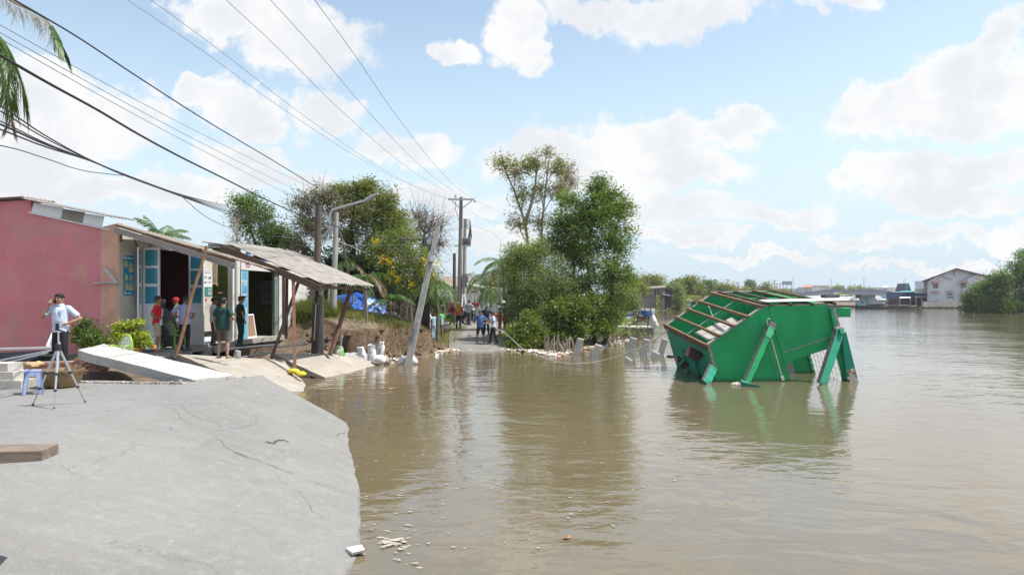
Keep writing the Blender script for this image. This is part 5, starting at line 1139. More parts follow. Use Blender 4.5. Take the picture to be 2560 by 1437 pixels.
for k, (px, py, n) in enumerate([(938, 604, 26), (957, 645, 40), (969, 652, 60), (980, 657, 40), (978, 683, 40), (993, 697, 50), (1030, 712, 30), (957, 655, 30), (1064, 650, 30), (1094, 657, 30), (985, 682, 30)]):
    c = at(px, py, 30.6); pts = np.array([tuple(c)] * n) + RNG.normal(size=(n, 3)) * np.array([.09, .09, .10]); leaf_cloud('blossom', pts, .09, .07, FLOWER, bpy.data.objects['flowering_tree'])
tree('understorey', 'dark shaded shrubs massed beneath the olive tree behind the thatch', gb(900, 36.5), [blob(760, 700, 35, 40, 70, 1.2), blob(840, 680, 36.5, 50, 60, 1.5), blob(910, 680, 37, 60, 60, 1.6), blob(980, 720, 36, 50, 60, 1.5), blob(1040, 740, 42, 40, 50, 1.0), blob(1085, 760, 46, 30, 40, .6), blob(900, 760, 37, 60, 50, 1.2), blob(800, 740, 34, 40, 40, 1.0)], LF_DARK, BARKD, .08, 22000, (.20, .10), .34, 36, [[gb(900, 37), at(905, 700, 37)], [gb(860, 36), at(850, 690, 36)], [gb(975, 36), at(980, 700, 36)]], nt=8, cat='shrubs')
tree('hedge_bush', 'dark green bush against the pink wall right of the phone man', V((-11.9, 19.3, 1.0)), [blob(225, 845, 19.2, 36, 26, 1.4), blob(205, 830, 19.3, 18, 20, .5), blob(245, 860, 19.1, 24, 16, .6), blob(215, 808, 19.3, 8, 14, .2)], leafmat('leaf_hedge', (0.052, 0.096, 0.021), (0.175, 0.245, 0.061)), BARK, .03, 5200, (.075, .04), .10, 34, cat='bush', nt=14)
pp = root('potted_shrub', 'potted bright yellow green shrub in front of the marble wall', 'plant', U(330, 884, 18.0))
tree_ = tree('shrub_tmp', None, U(330, 878, 18.0), [blob(318, 815, 18, 34, 9, .9), blob(330, 835, 18, 46, 8, 1), blob(345, 808, 18, 22, 5, .3), blob(340, 858, 18, 32, 10, .8), blob(315, 842, 18, 36, 8, .7), blob(352, 845, 18.1, 18, 8, .4), blob(300, 825, 18, 22, 7, .3)], leafmat('leaf_pot', (0.182, 0.247, 0.019), (0.546, 0.598, 0.091), .4), BARK, .03, 3600, (.085, .05), .07, 30, [[U(330, 880, 18), U(328, 850, 18), U(325, 815, 18)]], .010, nt=12)
for ch in list(KIDS['shrub_tmp']):
    ch.parent = pp; ch.location = V(tree_.location) - V(pp.location)
bpy.data.objects.remove(tree_)
mb = MB(); mb.lathe([(.17, 0), (.24, .25), (.27, .30), (.25, .30), (.22, .24), (.02, .23)], (0, 0, -.12), 16); mb.build('pot', mat('clay_pot', (.42, .25, .08), .7, .1), pp, smooth=40)
# --- palms
def frond(mb, base, az, el, L, n=26, lw=.035, ll=.5, sag=1.0, side_droop=.5, v_tones=None):
    pts = []; d = V((math.sin(az) * math.cos(el), math.cos(az) * math.cos(el), math.sin(el))); p = V(base)
    for i in range(n + 1): pts.append(p.copy()); d = (d + V((0, 0, -sag * 1.6 / n))).normalized(); p = p + d * L / n
    mb.tube(pts, [.022 * (1 - .85 * i / n) + .003 for i in range(n + 1)], 4, False)
    for i in range(3, n + 1):
        t = i / n; tg = (pts[i] - pts[i - 1]).normalized(); sd = tg.cross(V((0, 0, 1))); sd = sd.normalized() if sd.length > .1 else V((1, 0, 0)); l = ll * math.sin(math.pi * min(1, .18 + .80 * t)) ** .7 * random.uniform(.8, 1.1)
        for s in (-1, 1):
            q = (sd * s + tg * .75 + V((0, 0, -side_droop * random.uniform(.6, 1.4)))).normalized(); a = pts[i]; m_ = a + q * l * .5; e = m_ + (q + V((0, 0, -side_droop * .6))).normalized() * l * .5; w = tg * lw
            mb.add([a, m_ + w * .5, e, m_ - w * .5], [(0, 1, 2, 3)])
def palm(label, base, top, nf, L, lm=LF_PALM, tr=.10, ll=.5, seed=1, el0=.9, sag=1.1, name='palm_tree', az0=None, lw=.035, side=.5):
    random.seed(seed); r = root(name, label, 'palm', V(base)); mb = MB(); P = catmull([V(base), V(base).lerp(V(top), .5) + V((.08, 0, 0)), V(top)], 6); mb.tube([p for p in P], [tr * (1.15 - .5 * i / (len(P) - 1)) + .012 * (i % 2) for i in range(len(P))], 8); mb.build('trunk', BARK, r, world=True, smooth=60)
    for k in range(nf):
        az_ = 2 * math.pi * k / nf * 1.0 + random.uniform(-.25, .25) if az0 is None else az0[k]; mb = MB(); frond(mb, top, az_, random.uniform(-.05, el0), L * random.uniform(.85, 1.1), 22, lw, ll, sag * random.uniform(.8, 1.2), side); mb.build('frond', lm if random.random() > .08 else LF_PALMD, r, world=True)
    return r
palm('small palm with a slim trunk on the bank edge beside the blue tarp', gb(972, 30.4), at(973, 752, 30.4), 11, 1.35, ll=.42, tr=.05, seed=2, lw=.045)
palm('arching young coconut palm right of the leaning pole', gb(1092, 34.2), at(1090, 705, 34.2), 12, 2.0, tr=.09, seed=5, ll=.6, sag=1.5, lw=.06)
palm('dark palm crown above the thatched shelter', gb(918, 33.5), at(915, 690, 33.5), 12, 2.0, LF_PALM, .10, seed=9, ll=.6, sag=1.4, lw=.06)
palm('palm crown peeping out between lamp post and thatch', gb(870, 34.5), at(868, 655, 34.5), 10, 1.8, LF_PALM, .10, seed=19, ll=.55, sag=1.3, lw=.06)
palm('dark areca palm at the left edge of the tall bush', gb(1262, 52), at(1254, 655, 52), 13, 2.2, LF_PALM, .12, seed=12, ll=.7, sag=1.3, lw=.09)
palm('light green coconut palm behind the white canopy sign', gb(1215, 62), at(1214, 690, 62), 12, 3.0, LF_PALM, .14, seed=14, ll=.8, sag=1.3, lw=.11)
palm('leaning palm trunk with drooping leaves by the grey barrier', gb(1222, 57), at(1228, 722, 57), 10, 2.4, LF_PALM, .14, seed=16, ll=.7, sag=1.6, lw=.1)
palm('palm tips showing above the roof of the pink house', V((-15.0, 30, 1)), at(402, 592, 30), 11, 1.3, LF_PALM, .12, seed=21, ll=.5, sag=.7, el0=1.4, lw=.06)
# the big coconut palm whose fronds hang into the picture at upper left
ct = V((-8.15, 9.3, 6.9)); pr_ = root('coconut_palm', 'coconut palm with hanging half bare fronds at the upper left edge', 'palm', V((-9.2, 9.6, .95)))
mb = MB(); P = catmull([V((-9.2, 9.6, .9)), V((-9.1, 9.5, 3.0)), V((-8.6, 9.4, 5.2)), ct], 8); mb.tube(P, [.19 - .06 * i / (len(P) - 1) + .008 * (i % 2) for i in range(len(P))], 10); mb.build('trunk', BARK, pr_, world=True, smooth=60)
random.seed(4)
def rach_frond(pts, ll, dens, mt, lw=.028, tip_only=0.0, hang=1.0, name='frond'):
    P = catmull(pts, 9); mb = MB(); n = len(P); mb.tube(P, [.026 * (1 - .8 * i / (n - 1)) + .003 for i in range(n)], 5, False)
    for i in range(1, n):
        t = i / (n - 1); tg = (P[i] - P[i - 1]).normalized(); sd = tg.cross(V((0, .2, 1))); sd = sd.normalized() if sd.length > .1 else V((1, 0, 0))
        for s in (-1, 1):
            for _ in range(dens):
                if t < tip_only and random.random() > .0: l = ll * .9 * random.uniform(.35, 1.1); w_ = lw * .28; bare = True
                else: l = ll * random.uniform(.75, 1.1) * (1.0 if t < .8 else .8); w_ = lw; bare = False
                q = (sd * s * .7 + tg * .9 + V((0, 0, -hang * random.uniform(.5, 1.1)))).normalized() if not bare else (sd * s * random.uniform(.1, .9) + V((random.uniform(-.3, .5), random.uniform(-.3, .3), -random.uniform(.2, 1.2)))).normalized()
                a = P[i - 1].lerp(P[i], random.random()); m_ = a + q * l * .5; e = m_ + (q + V((0, 0, -.5))).normalized() * l * .5
                mb.add([a, m_ + tg * w_ * .5, e, m_ - tg * w_ * .5], [(0, 1, 2, 3)])
    return mb.build(name, mt, pr_, world=True)
rach_frond([ct, U(-40, -30, 9.1), U(40, 8, 8.9), U(110, 45, 8.8), U(140, 90, 8.75)], .42, 5, LF_PALMD, tip_only=1.0, name='bare_frond')
rach_frond([U(128, 68, 8.76), U(142, 88, 8.75), U(156, 112, 8.74)], .46, 3, LF_PALM, .035, hang=.7)
rach_frond([ct, U(-40, 60, 9.0), U(8, 112, 8.8), U(24, 170, 8.7), U(20, 235, 8.7), U(22, 265, 8.7)], .50, 3, LF_PALM, .035, hang=1.3)
rach_frond([ct, U(-30, 70, 9.1), U(20, 125, 9.0), U(48, 190, 8.9), U(62, 235, 8.9), U(70, 270, 8.9)], .44, 3, LF_PALM, .035, hang=1.3)
rach_frond([ct, U(-40, 90, 9.1), U(-10, 150, 9.0), U(18, 220, 8.95), U(27, 285, 8.9), U(26, 305, 8.9)], .36, 3, LF_PALMD, .03, hang=1.4)
for k in range(8):
    a_ = 2.2 + k * .52; d = V((math.sin(a_), math.cos(a_), 0)); rach_frond([ct, ct + d * 1.2 + V((0, 0, .8)), ct + d * 2.4 + V((0, 0, .5)), ct + d * 3.2 + V((0, 0, -.6))], .5, 1, LF_PALM, .035) if d.x < .3 else None
# --- grass, dry weeds and roots on the bank (nobody could count them)
def blades(name, label, pts, L, W, m, cat='grass', lean=.5):
    N = len(pts); c = np.array(pts); d = RNG.normal(size=(N, 3)) * lean; d[:, 2] = 1; d /= np.linalg.norm(d, axis=1)[:, None]; s = np.cross(d, RNG.normal(size=(N, 3))); s /= np.linalg.norm(s, axis=1)[:, None]; l = L * RNG.uniform(.5, 1.4, (N, 1))
    v = np.stack([c - s * W, c + s * W, c + d * l + s * W * .1, c + d * l - s * W * .1], 1).reshape(-1, 3); o = link_mesh(name, np_mesh(name, v, np.arange(N * 4).reshape(N, 4), RNG.random(N)), m); tag(o, label, cat, kind='stuff'); return o
def scatter(n, x0, x1, y0, y1, zmin=.05, fn=None):
    x = RNG.uniform(x0, x1, n); y = RNG.uniform(y0, y1, n); z = ground_z(x, y); k = z > zmin
    if fn is not None: k &= fn(x, y, z)
    return np.stack([x, y, z], 1)[k]
blades('grass', 'yellow green grass on top of the eroded bank', scatter(95000, -11, -2.9, 28.3, 35, 1.05, lambda x, y, z: y > 29.3 - .16 * (x + 5) + .35 * RNG.normal(size=len(x))), .20, .011, GRASSM)
blades('bank_weeds', 'dry weeds and rootlets hanging on the face of the bank', scatter(16000, -7.2, -2.3, 28.6, 33.2, .15, lambda x, y, z: (x > -5.3 - .3 * RNG.random(len(x)))), .20, .007, DRYG, 'weeds', 1.2)
blades('bank_weeds', 'dry weeds along the left edge of the far road', scatter(3000, -4.2, -2.9, 33, 44, .1), .22, .008, GRASSM, 'weeds', .8)
blades('verge_grass', 'thin dry grass between the flower pot and the white slab', scatter(3500, -9.6, -6.3, 12.5, 13.6, .3), .06, .004, GRASSM)
blades('verge_grass', 'straw and dry grass under the stacked tin sheets', scatter(2600, -12.5, -10.3, 14.6, 16.6, .3), .12, .005, DRYG, lean=1.4)

blades('tall_weeds', 'tall unkempt weeds between the white shop pier and the lamp pole', scatter(9000, -10.2, -7.6, 29.6, 32.5, .9), .55, .016, leafmat('weed_blade', (.07, .11, .02), (.25, .28, .07), .3), 'weeds', .7)
# ================================================================== THINGS ON THE NEAR BANK
# tripod
tp = root('tripod', 'silver camera tripod with a black phone clamp in front of the phone man', 'tripod', G(143, 1008, .95))
ap = U(146, 868, 10.2); feet = [G(82, 1011, .95), G(135, 1020, .95), G(213, 1004, .95)]
ALU = mat('aluminium', (.56, .57, .60), .3, .05, 8, metal=.75)
for f in feet:
    lg = MB(); d = (f - ap); lg.tube([ap, ap + d * .45], .019, 8); o = lg.build('leg', ALU, tp, world=True, smooth=50)
    MB().tube([ap + d * .42, ap + d * .72], .014, 8).build('leg_tube', ALU, o, world=True, smooth=50); MB().tube([ap + d * .70, f], .009, 6).build('leg_tube', STEEL, o, world=True, smooth=50)
    MB().tube([ap + d * .43, ap + d * .465], .027, 8).build('leg_clip', BLACKM, o, world=True); MB().tube([ap + d * .70, ap + d * .73], .021, 8).build('leg_clip', BLACKM, o, world=True); MB().tube([f - d * .012, f], .018, 8).build('rubber_foot', BLACKM, o, world=True)
MB().tube([ap + V((0, 0, -.32)), U(146, 826, 10.2)], .012, 8).build('centre_post', ALU, tp, world=True)
mb = MB()
for f in feet: mb.bar(ap + V((0, 0, -.40)), ap + (f - ap) * .45, .012, .006)
mb.build('spreader', BLACKM, tp, world=True)
mb = MB(); mb.tube([ap + V((0, 0, -.05)), ap + V((0, 0, .05))], .042, 10); mb.build('shoulder', BLACKM, tp, world=True)
c = U(143, 817, 10.15); mb = MB(); mb.box(c, (.036, .03, .105), Matrix.Rotation(.05, 3, 'Y')); mb.box(c + V((.03, -.01, .0)), (.03, .02, .02)); mb.build('phone_clamp', BLACKM, tp, world=True); MB().tube([c + V((0, 0, -.035)), U(162, 830, 10.1)], .012, 6).build('pan_handle', BLACKM, tp, world=True)
# stool
PLB = mat('blue_plastic', (.20, .29, .55), .45, .08, 5, dirt=((.42, .42, .45), .44, 6, .75))
st = root('plastic_stool', 'dusty blue plastic stool beside the broken flower pot', 'stool', G(82, 983, .95), .58); st.scale = (.80, .80, .98)
MB().loft([[V((s * x, t * y, z)) for s, t in ((-1, -1), (1, -1), (1, 1), (-1, 1))] for x, y, z in ((.145, .145, .37), (.15, .15, .385), (.145, .145, .40), (.12, .12, .405))]).build('seat', PLB, st)
for sx in (-1, 1):
    for sy in (-1, 1):
        P = [V((sx * .14, sy * .14, .375)), V((sx * .185, sy * .185, 0))]; mb = MB(); a, b = P
        mb.hexa([b + V((-sx * .07, 0, 0)), b, b + V((0, -sy * .0, 0)) + V((0, -sy * .02, 0)), b + V((-sx * .07, -sy * .02, 0)), a + V((-sx * .09, 0, 0)), a, a + V((0, -sy * .02, 0)), a + V((-sx * .09, -sy * .02, 0))]); mb.hexa([b, b + V((-sx * .02, 0, 0)), b + V((-sx * .02, -sy * .07, 0)), b + V((0, -sy * .07, 0)), a, a + V((-sx * .02, 0, 0)), a + V((-sx * .02, -sy * .09, 0)), a + V((0, -sy * .09, 0))])
        mb.build('leg', PLB, st)
for s in (-1, 1): MB().span((-.09, s * .142 - .01, .30), (.09, s * .142 + .01, .37)).build('apron', PLB, st); MB().span((s * .142 - .01, -.09, .30), (s * .142 + .01, .09, .37)).build('apron', PLB, st)
# big broken flower pot
POT = mat('glazed_pot', (.20, .135, .06), .45, .25, 5, .4, 20, dirt=((.55, .42, .20), .36, 12, .85), dirt2=((.10, .075, .05), .42, 3, .7))
pt = root('flower_pot', 'broad brown chipped flower pot behind the tripod legs', 'pot', G(126, 972, .95) + V((.0, .30, 0)))
mb = MB(); mb.lathe([(.26, 0), (.30, .02), (.38, .18), (.41, .31), (.43, .34), (.43, .38), (.39, .38), (.37, .31), (.28, .16), (.1, .14)], (0, 0, 0), 28); mb.build('bowl', POT, pt, smooth=40)
for k in range(8): a = 2 * PI * k / 8 + .2; mb = MB(); mb.ell((.53 * math.cos(a), .53 * math.sin(a), .19), (.10, .10, .09), 8, 6); mb.build('lobe', POT, pt, smooth=60) if k < 0 else None
pt.scale = (.84, .84, .84); MB().lathe([(.365, .28), (.2, .31), (.02, .32)], (0, 0, 0), 20).build('soil', EARTH, pt)
# cinder blocks
random.seed(5)
for k, (x0, x1, y0, y1, lab) in enumerate([(-62, 52, 948, 973, 'pale cement block at the bottom of the stack left of the stool'), (-62, 34, 932, 948, 'pale cement block in the middle of the stack left of the stool'), (-62, 23, 914, 932, 'pale cement block on top of the stack left of the stool')]):
    a = U(x0, y1, 12.05 + .1 * k); b = U(x1, y0, 12.05 + .1 * k); z0 = .95 + .145 * k
    mb = MB(); mb.span((a.x, 12.05 + .08 * k, z0), (b.x, 12.5 + .05 * k, z0 + .14)); o = mb.build('cement_block', mat('block_cement', (.44, .42, .38), .9, .1, 4, .5, 30, dirt=((.34, .32, .29), .4, 3, .6)), jitter=.012); tag(o, lab, 'block')
# rocks
ROCK = mat('rubble_rock', (.42, .37, .30), .95, .2, 4, .8, 20, dirt=((.25, .21, .16), .42, 5, .7))
def rock(label, px, py, Z, rx, ry, m=ROCK, name='rock', seed=1):
    random.seed(seed); c = U(px, py, Z); k = Z / F; mb = MB(); mb.ell(c, (rx * k, rx * k * .8, ry * k), 10, 7)
    for i, p in enumerate(mb.v): mb.v[i] = p + V(mnoise.noise_vector(p * (2.2 / (rx * k)) * .5 + V((seed, 0, 0)))) * rx * k * .38
    return tag(mb.build(name, m, smooth=25), label, 'rock')
rock('large pale rubble rock under the raised end of the white slab', 238, 903, 15.6, 25, 15, seed=2); rock('whitish lump of mortar behind the blue stool', 44, 937, 13.0, 22, 14, mat('mortar', (.55, .54, .50), .95, .12, 4, .8, 25), seed=4)
rock('ochre stone lying on the brick rubble behind the stool', 88, 912, 14.6, 22, 9, mat('ochre_stone', (.40, .30, .16), .95, .15, 4, .5, 20), seed=7); rock('small ochre stone by the cement blocks', 20, 930, 13.6, 9, 6, mat('ochre_stone', (.40, .30, .16), .95, .15, 4, .5, 20), seed=8)
rock('grey concrete lump at the end of the gravel before the pit', 592, 888, 20.4, 10, 15, CONCG, seed=9)
# low remains of a brick wall: bricks one by one
bw = root('brick_wall', 'low broken red brick wall remains under the phone man', 'wall', U(160, 918, 15.2)); BR1 = mat('red_brick', (.42, .19, .135), .9, .16, 5, .5, 30, dirt=((.52, .42, .36), .40, 6, .8), island=.2); MORT = mat('brick_mortar', (.45, .41, .37), .95, .1, 5, .5, 30)
A_ = V((-11.0, 15.05, .93)); B_ = V((-9.15, 15.5, .93)); d_ = (B_ - A_).normalized(); Lw = (B_ - A_).length; n_ = V((-d_.y, d_.x, 0)); Rz = Matrix.Rotation(math.atan2(d_.y, d_.x), 3, 'Z')
MB().box((A_ + B_) / 2 + n_ * .09 + V((0, 0, .10)), (Lw - .06, .09, .20), Rz).build('mortar_core', MORT, bw, world=True)
random.seed(8)
for r in range(4):
    n = int(Lw / .19)
    for k in range(n):
        t = (k + (.5 if r % 2 else 0)) * .19 + .05
        if t > Lw - .1 or (r == 3 and random.random() < .35) or (r == 3 and t < .5): continue
        p = A_ + d_ * t + n_ * (.05 + random.uniform(-.012, .012)) + V((0, 0, .035 + r * .066)); MB().box(p, (.172 + random.uniform(-.02, .01), .09, .055), Rz @ Matrix.Rotation(random.uniform(-.05, .05), 3, 'Y')).build('brick', BR1, bw, world=True)
for k in range(16):
    p = A_ + V((random.uniform(-.5, 2.0), random.uniform(-.45, .35), .02)); MB().box(p, (.15, .08, .055), Matrix.Rotation(random.uniform(0, 3), 3, 'Z') @ Matrix.Rotation(random.uniform(-.4, .4), 3, 'Y')).build('loose_brick', BR1, bw, world=True)
# stacked tin sheets and gutters on the left edge
TS = mat('dark_tin', (.055, .075, .10), .35, .25, 2, metal=.6); TS2 = mat('grey_strip', (.48, .50, .52), .4, .08, 3, metal=.4)
for k, (p, q, w, h, m_, lab) in enumerate([((-30, 871, 17.3), (140, 867, 17.6), .35, .04, TS2, 'long pale steel strip lying on top of the dark tin stack'), ((-30, 884, 17.2), (120, 876, 17.5), .5, .12, TS, 'dark blue folded tin sheet below the pale strip'), ((-30, 905, 16.6), (139, 871, 17.0), .10, .04, TS2, 'slanting pale edge of a metal channel in the tin stack'),
                                             ((-30, 915, 16.4), (120, 879, 16.8), .12, .04, TS2, 'lower slanting pale metal channel in the tin stack'), ((-30, 924, 16.3), (98, 889, 16.6), .16, .05, TS, 'lowest dark metal channel nearest the dry straw'), ((-30, 897, 16.9), (105, 884, 17.2), .6, .10, TS, 'dark metal sheet in the middle of the tin stack')]):
    a, b = U(*p), U(*q); mb = MB(); mb.bar(a, b, w, .006); n = (b - a).cross(V((0, 0, 1))).normalized(); mb.bar(a + n * w / 2 - V((0, 0, h / 2)), b + n * w / 2 - V((0, 0, h / 2)), .006, h); mb.bar(a - n * w / 2 - V((0, 0, h / 2)), b - n * w / 2 - V((0, 0, h / 2)), .006, h); tag(mb.build('metal_channel', m_), lab, 'metal sheet')
mb = MB(); mb.box((-12.6, 17.4, 1.03), (2.6, .9, .16)); tag(mb.build('timber_base', DARK), 'dark timber bearing the stack of tin sheets', 'timber')
# screen frame leaning on the wall
sf = root('window_screen', 'white framed window screen leaning on the pink wall behind the phone man', 'screen', U(134, 866, 19.0)); a, b, c, d = U(118, 866, 18.9), U(148, 864, 19.0), U(172, 812, 19.6), U(141, 812, 19.5); mb = MB()
for p, q in ((a, b), (b, c), (c, d), (d, a)): mb.bar(p, q, .05, .05)
mb.build('frame', WHITEP, sf, world=True); MB().prism([a, b, c, d], (0, .01, 0)).build('mesh_panel', mat('screen_grey', (.22, .19, .20), .7, .08), sf, world=True)
# plastic garden chair, lime rim and white perforated back
GRN = mat('lime_plastic', (.22, .44, .03), .35, .06); WPL = mat('white_plastic', (.62, .64, .58), .4, .05)
def garden_chair(pos, rz, label):
    ch = root('plastic_chair', label, 'chair', pos, rz); mb = MB(); rim = [V((.25 * math.cos(t), -.18 - .12 * math.sin(t) * .6, .42 + .46 * max(0, math.sin(t)) ** .8)) for t in [PI * k / 14 for k in range(15)]]
    mb.tube(rim, .026, 6); mb.build('back_rim', GRN, ch, smooth=60)
    for i in range(5):
        for j in range(4):
            x = -.17 + i * .085; z = .50 + j * .085
            if (x / .21) ** 2 + ((z - .45) / .42) ** 2 < 1: pass
    sh_ = [V((.215 * math.cos(t), -.185 - .11 * math.sin(t) * .6, .43 + .42 * max(0, math.sin(t)) ** .8)) for t in [PI * k / 12 for k in range(13)]]
    MB().prism(sh_, (0, -.012, 0)).build('back_panel', WPL, ch)
    for i in range(4):
        for j in range(3):
            x = -.12 + i * .08 + (.04 if j % 2 else 0); z = .52 + j * .10; y = -.185 - .066 * math.sqrt(max(0, 1 - (x / .215) ** 2)) - .02
            if abs(x) < .17: mb = MB(); mb.prism([(x - .012, -.168, z), (x, -.168, z - .02), (x + .012, -.168, z), (x, -.168, z + .02)], (0, .004, 0)); mb.build('back_hole', DARKGAP, ch); mb = MB(); mb.prism([(x - .012, -.27, z), (x, -.27, z - .02), (x + .012, -.27, z), (x, -.27, z + .02)], (0, -.002, 0)); mb.build('back_hole', DARKGAP, ch)
    mb = MB(); mb.prism([(x, y, .40) for x, y in ((-.22, -.2), (.22, -.2), (.24, .2), (.2, .24), (-.2, .24), (-.24, .2))], (0, 0, .025)); mb.build('seat', GRN, ch)
    for sx in (-1, 1):
        for y in (-.2, .2): MB().bar((sx * .25, y * 1.15, 0), (sx * .215, y, .41), .05, .04).build('leg', GRN, ch)
        MB().tube(catmull([(sx * .24, -.2, .52), (sx * .28, 0, .60), (sx * .26, .2, .42)], 4), .02, 6).build('armrest', GRN, ch)
    return ch
c1_ = garden_chair(G(298, 917, .95), PI - .35, 'lime green chair with white perforated back behind the white slab'); c1_.scale = (.84,) * 3; garden_chair(V((-10.75, 21.7, .955)), -.3, 'dark lime plastic chair in the doorway behind the people')
# bags of stuff inside the doorway
mb = MB(); mb.ell((-11.3, 21.9, 1.9), (.45, .4, .35), 12, 8); mb.ell((-11.1, 21.8, 1.4), (.5, .4, .4), 12, 8); mb.ell((-11.5, 22.1, 2.3), (.3, .3, .25), 10, 7); tag(mb.build('cloth_heap', mat('heap_grey', (.10, .11, .13), .7, .4, 4, .8, 8), jitter=.12, smooth=60), 'heap of dark wrapped bundles piled inside the doorway', 'bundle')
mb = MB(); mb.span(U(377, 872, 18.6), U(392, 862, 18.75)); tag(mb.build('carton', mat('carton', (.48, .27, .06), .7, .1)), 'small orange carton beside the potted shrub', 'carton')
# gravel heap in front of the second shop
pts = scatter(5200, -10.6, -7.4, 19.0, 22.4, .3); N = len(pts); pts[:, 2] += .02 + .16 * np.exp(-(((pts[:, 0] + 8.9) / 1.1) ** 2 + ((pts[:, 1] - 21) / 1.0) ** 2))
r_ = RNG.uniform(.018, .05, (N, 1, 1)); base_ = np.array([(1, 0, 0), (-1, 0, 0), (0, 1, 0), (0, -1, 0), (0, 0, 1), (0, 0, -1)], float)[None] * r_ * RNG.uniform(.6, 1.3, (N, 6, 1)); vv = (pts[:, None, :] + base_ + RNG.normal(size=(N, 1, 3)) * .002).reshape(-1, 3)
tri = np.array([(0, 2, 4), (2, 1, 4), (1, 3, 4), (3, 0, 4), (2, 0, 5), (1, 2, 5), (3, 1, 5), (0, 3, 5)]); q = (np.arange(N)[:, None, None] * 6 + tri[None]).reshape(-1, 3)
GRAV = mat('gravel', (.33, .32, .31), .9, .2, 9, island=.5)
tag(link_mesh('gravel', np_mesh('gravel', vv, q, None, 3), GRAV), 'grey gravel heaped in front of the shop doors', 'gravel', kind='stuff')
pts = scatter(1500, -9.8, -6.2, 12.6, 14.6, .3); N = len(pts); r_ = RNG.uniform(.006, .02, (N, 1, 1)); vv = (pts[:, None, :] + np.array([(1, 0, 0), (-1, 0, 0), (0, 1, 0), (0, -1, 0), (0, 0, 1), (0, 0, -1)], float)[None] * r_ * RNG.uniform(.6, 1.3, (N, 6, 1))).reshape(-1, 3); q = (np.arange(N)[:, None, None] * 6 + tri[None]).reshape(-1, 3)
tag(link_mesh('gravel', np_mesh('gravel', vv, q, None, 3), mat('grit', (.36, .32, .27), .9, .2, 9, island=.5)), 'loose grit on the strip beside the white slab', 'gravel', kind='stuff')
# rubble of the bank foot below the poles
pts = scatter(420, -8.6, -6.3, 24.2, 27.4, .1); pts = pts[:300]
mb = MB(); random.seed(2)
for p in pts: R_ = Matrix.Rotation(random.uniform(0, 3), 3, 'Z') @ Matrix.Rotation(random.uniform(-.6, .6), 3, 'Y'); mb.box(V(p) + V((0, 0, .03)), (random.uniform(.05, .28), random.uniform(.05, .18), random.uniform(.03, .09)), R_)
tag(mb.build('rubble', mat('rubble_mix', (.38, .32, .26), .95, .2, 6, .5, 20, island=.4), jitter=.02), 'broken tiles and clods below the wooden poles', 'rubble', kind='stuff')
for k, (p, q, lab) in enumerate([((700, 860, 23.6), (560, 872, 22.3), 'thin white pipe lying across the pit before the second shop'), ((690, 868, 23.2), (770, 858, 24.6), 'short grey pipe lying in the pit under the awning'), ((560, 900, 20.5), (690, 879, 23.4), 'dark pipe crossing the pit edge')]):
    tag(MB().tube([U(*p), U(*q)], .03, 6).build('pipe', PW if k == 0 else STEEL), lab, 'pipe')
for k, (px, py, rz) in enumerate([(637, 929, .3), (690, 945, .5)]): tag(MB().box(G(px, py, .42 if k == 0 else .28) + V((0, 0, .03)), (.17, .06, .05), Matrix.Rotation(rz, 3, 'Z')).build('rust_scrap', RUST), 'small rusty steel scrap on the beige slab' + (', the one nearer the grey road' if k else ', the one nearer the shops'), 'scrap')
# steel chair frame, green white sack
fr = root('chair_frame', 'bare steel chair frame standing beside the green and white sack', 'chair frame', U(838, 888, 25.2)); a, b, c, d = U(829, 886, 25.2), U(848, 893, 24.8), U(856, 838, 25.0), U(838, 834, 25.4)
for p, q in ((a, d), (b, c), (d, c), (a.lerp(d, .35), b.lerp(c, .4)), (a.lerp(d, .7), b.lerp(c, .72))): MB().tube([p, q], .018, 6).build('tube', STEEL, fr, world=True)
MB().tube([a + V((-.5, .2, 0)), d], .016, 6).build('tube', STEEL, fr, world=True)
SACK = mat('white_sack', (.70, .70, .72), .6, .06, 5, .5, 10, dirt=((.52, .50, .50), .38, 4, .7)); SACKG = mat('green_sack', (.10, .38, .06), .5, .2, 3, .5, 12, dirt=((.66, .68, .60), .46, 2.2, .9))
def sack(label, px, py, Z, rx, ry, m=SACK, lean=0.0, neck=True, seed=0, marks=True):
    k = Z / F; r = root('sack', label, 'sack', U(px, py, Z)); mb = MB(); w = rx * k; h = ry * k * 2; random.seed(seed + 40); rings = []
    prof = [(.75, 0), (.98, .1), (1.0, .3), (.96, .5), (.86, .68), (.74, .82), (.70, .90), (.80, .97), (.66, 1.0)] if neck else [(.6, 0), (.95, .15), (1, .4), (.9, .7), (.6, .92), (.2, 1.0)]
    for (q, z) in prof: rings.append([V((q * w * math.cos(2 * PI * j / 14) * (1 + .12 * math.sin(3 * j + seed)) + lean * z * h, q * w * .75 * math.sin(2 * PI * j / 14), z * h)) for j in range(14)])
    mb.loft(rings); mb.build('bag', m, r, smooth=70, jitter=.34 * w, jf=2.6 / w)
    if marks and m is SACK:
        for q in range(3): mb = MB(); z = h * (.3 + .12 * q); mb.prism([(-w * .4 + lean * z, -w * .79, z), (w * .3 + lean * z, -w * .80, z), (w * .3 + lean * z, -w * .80, z + h * .04), (-w * .4 + lean * z, -w * .79, z + h * .04)], (0, .004, 0)); mb.build('printed_band', mat('print_blue', (.12, .24, .48), .6, .1) if q != 1 else PR, r)
    return r
sack('green and white striped sack under the steel chair frame', 846, 893, 25.6, 14, 14, SACKG, seed=1); sack('tallest white sack with printed bands and an open top', 931, 905, 26.6, 12, 22, seed=2, lean=-.05)
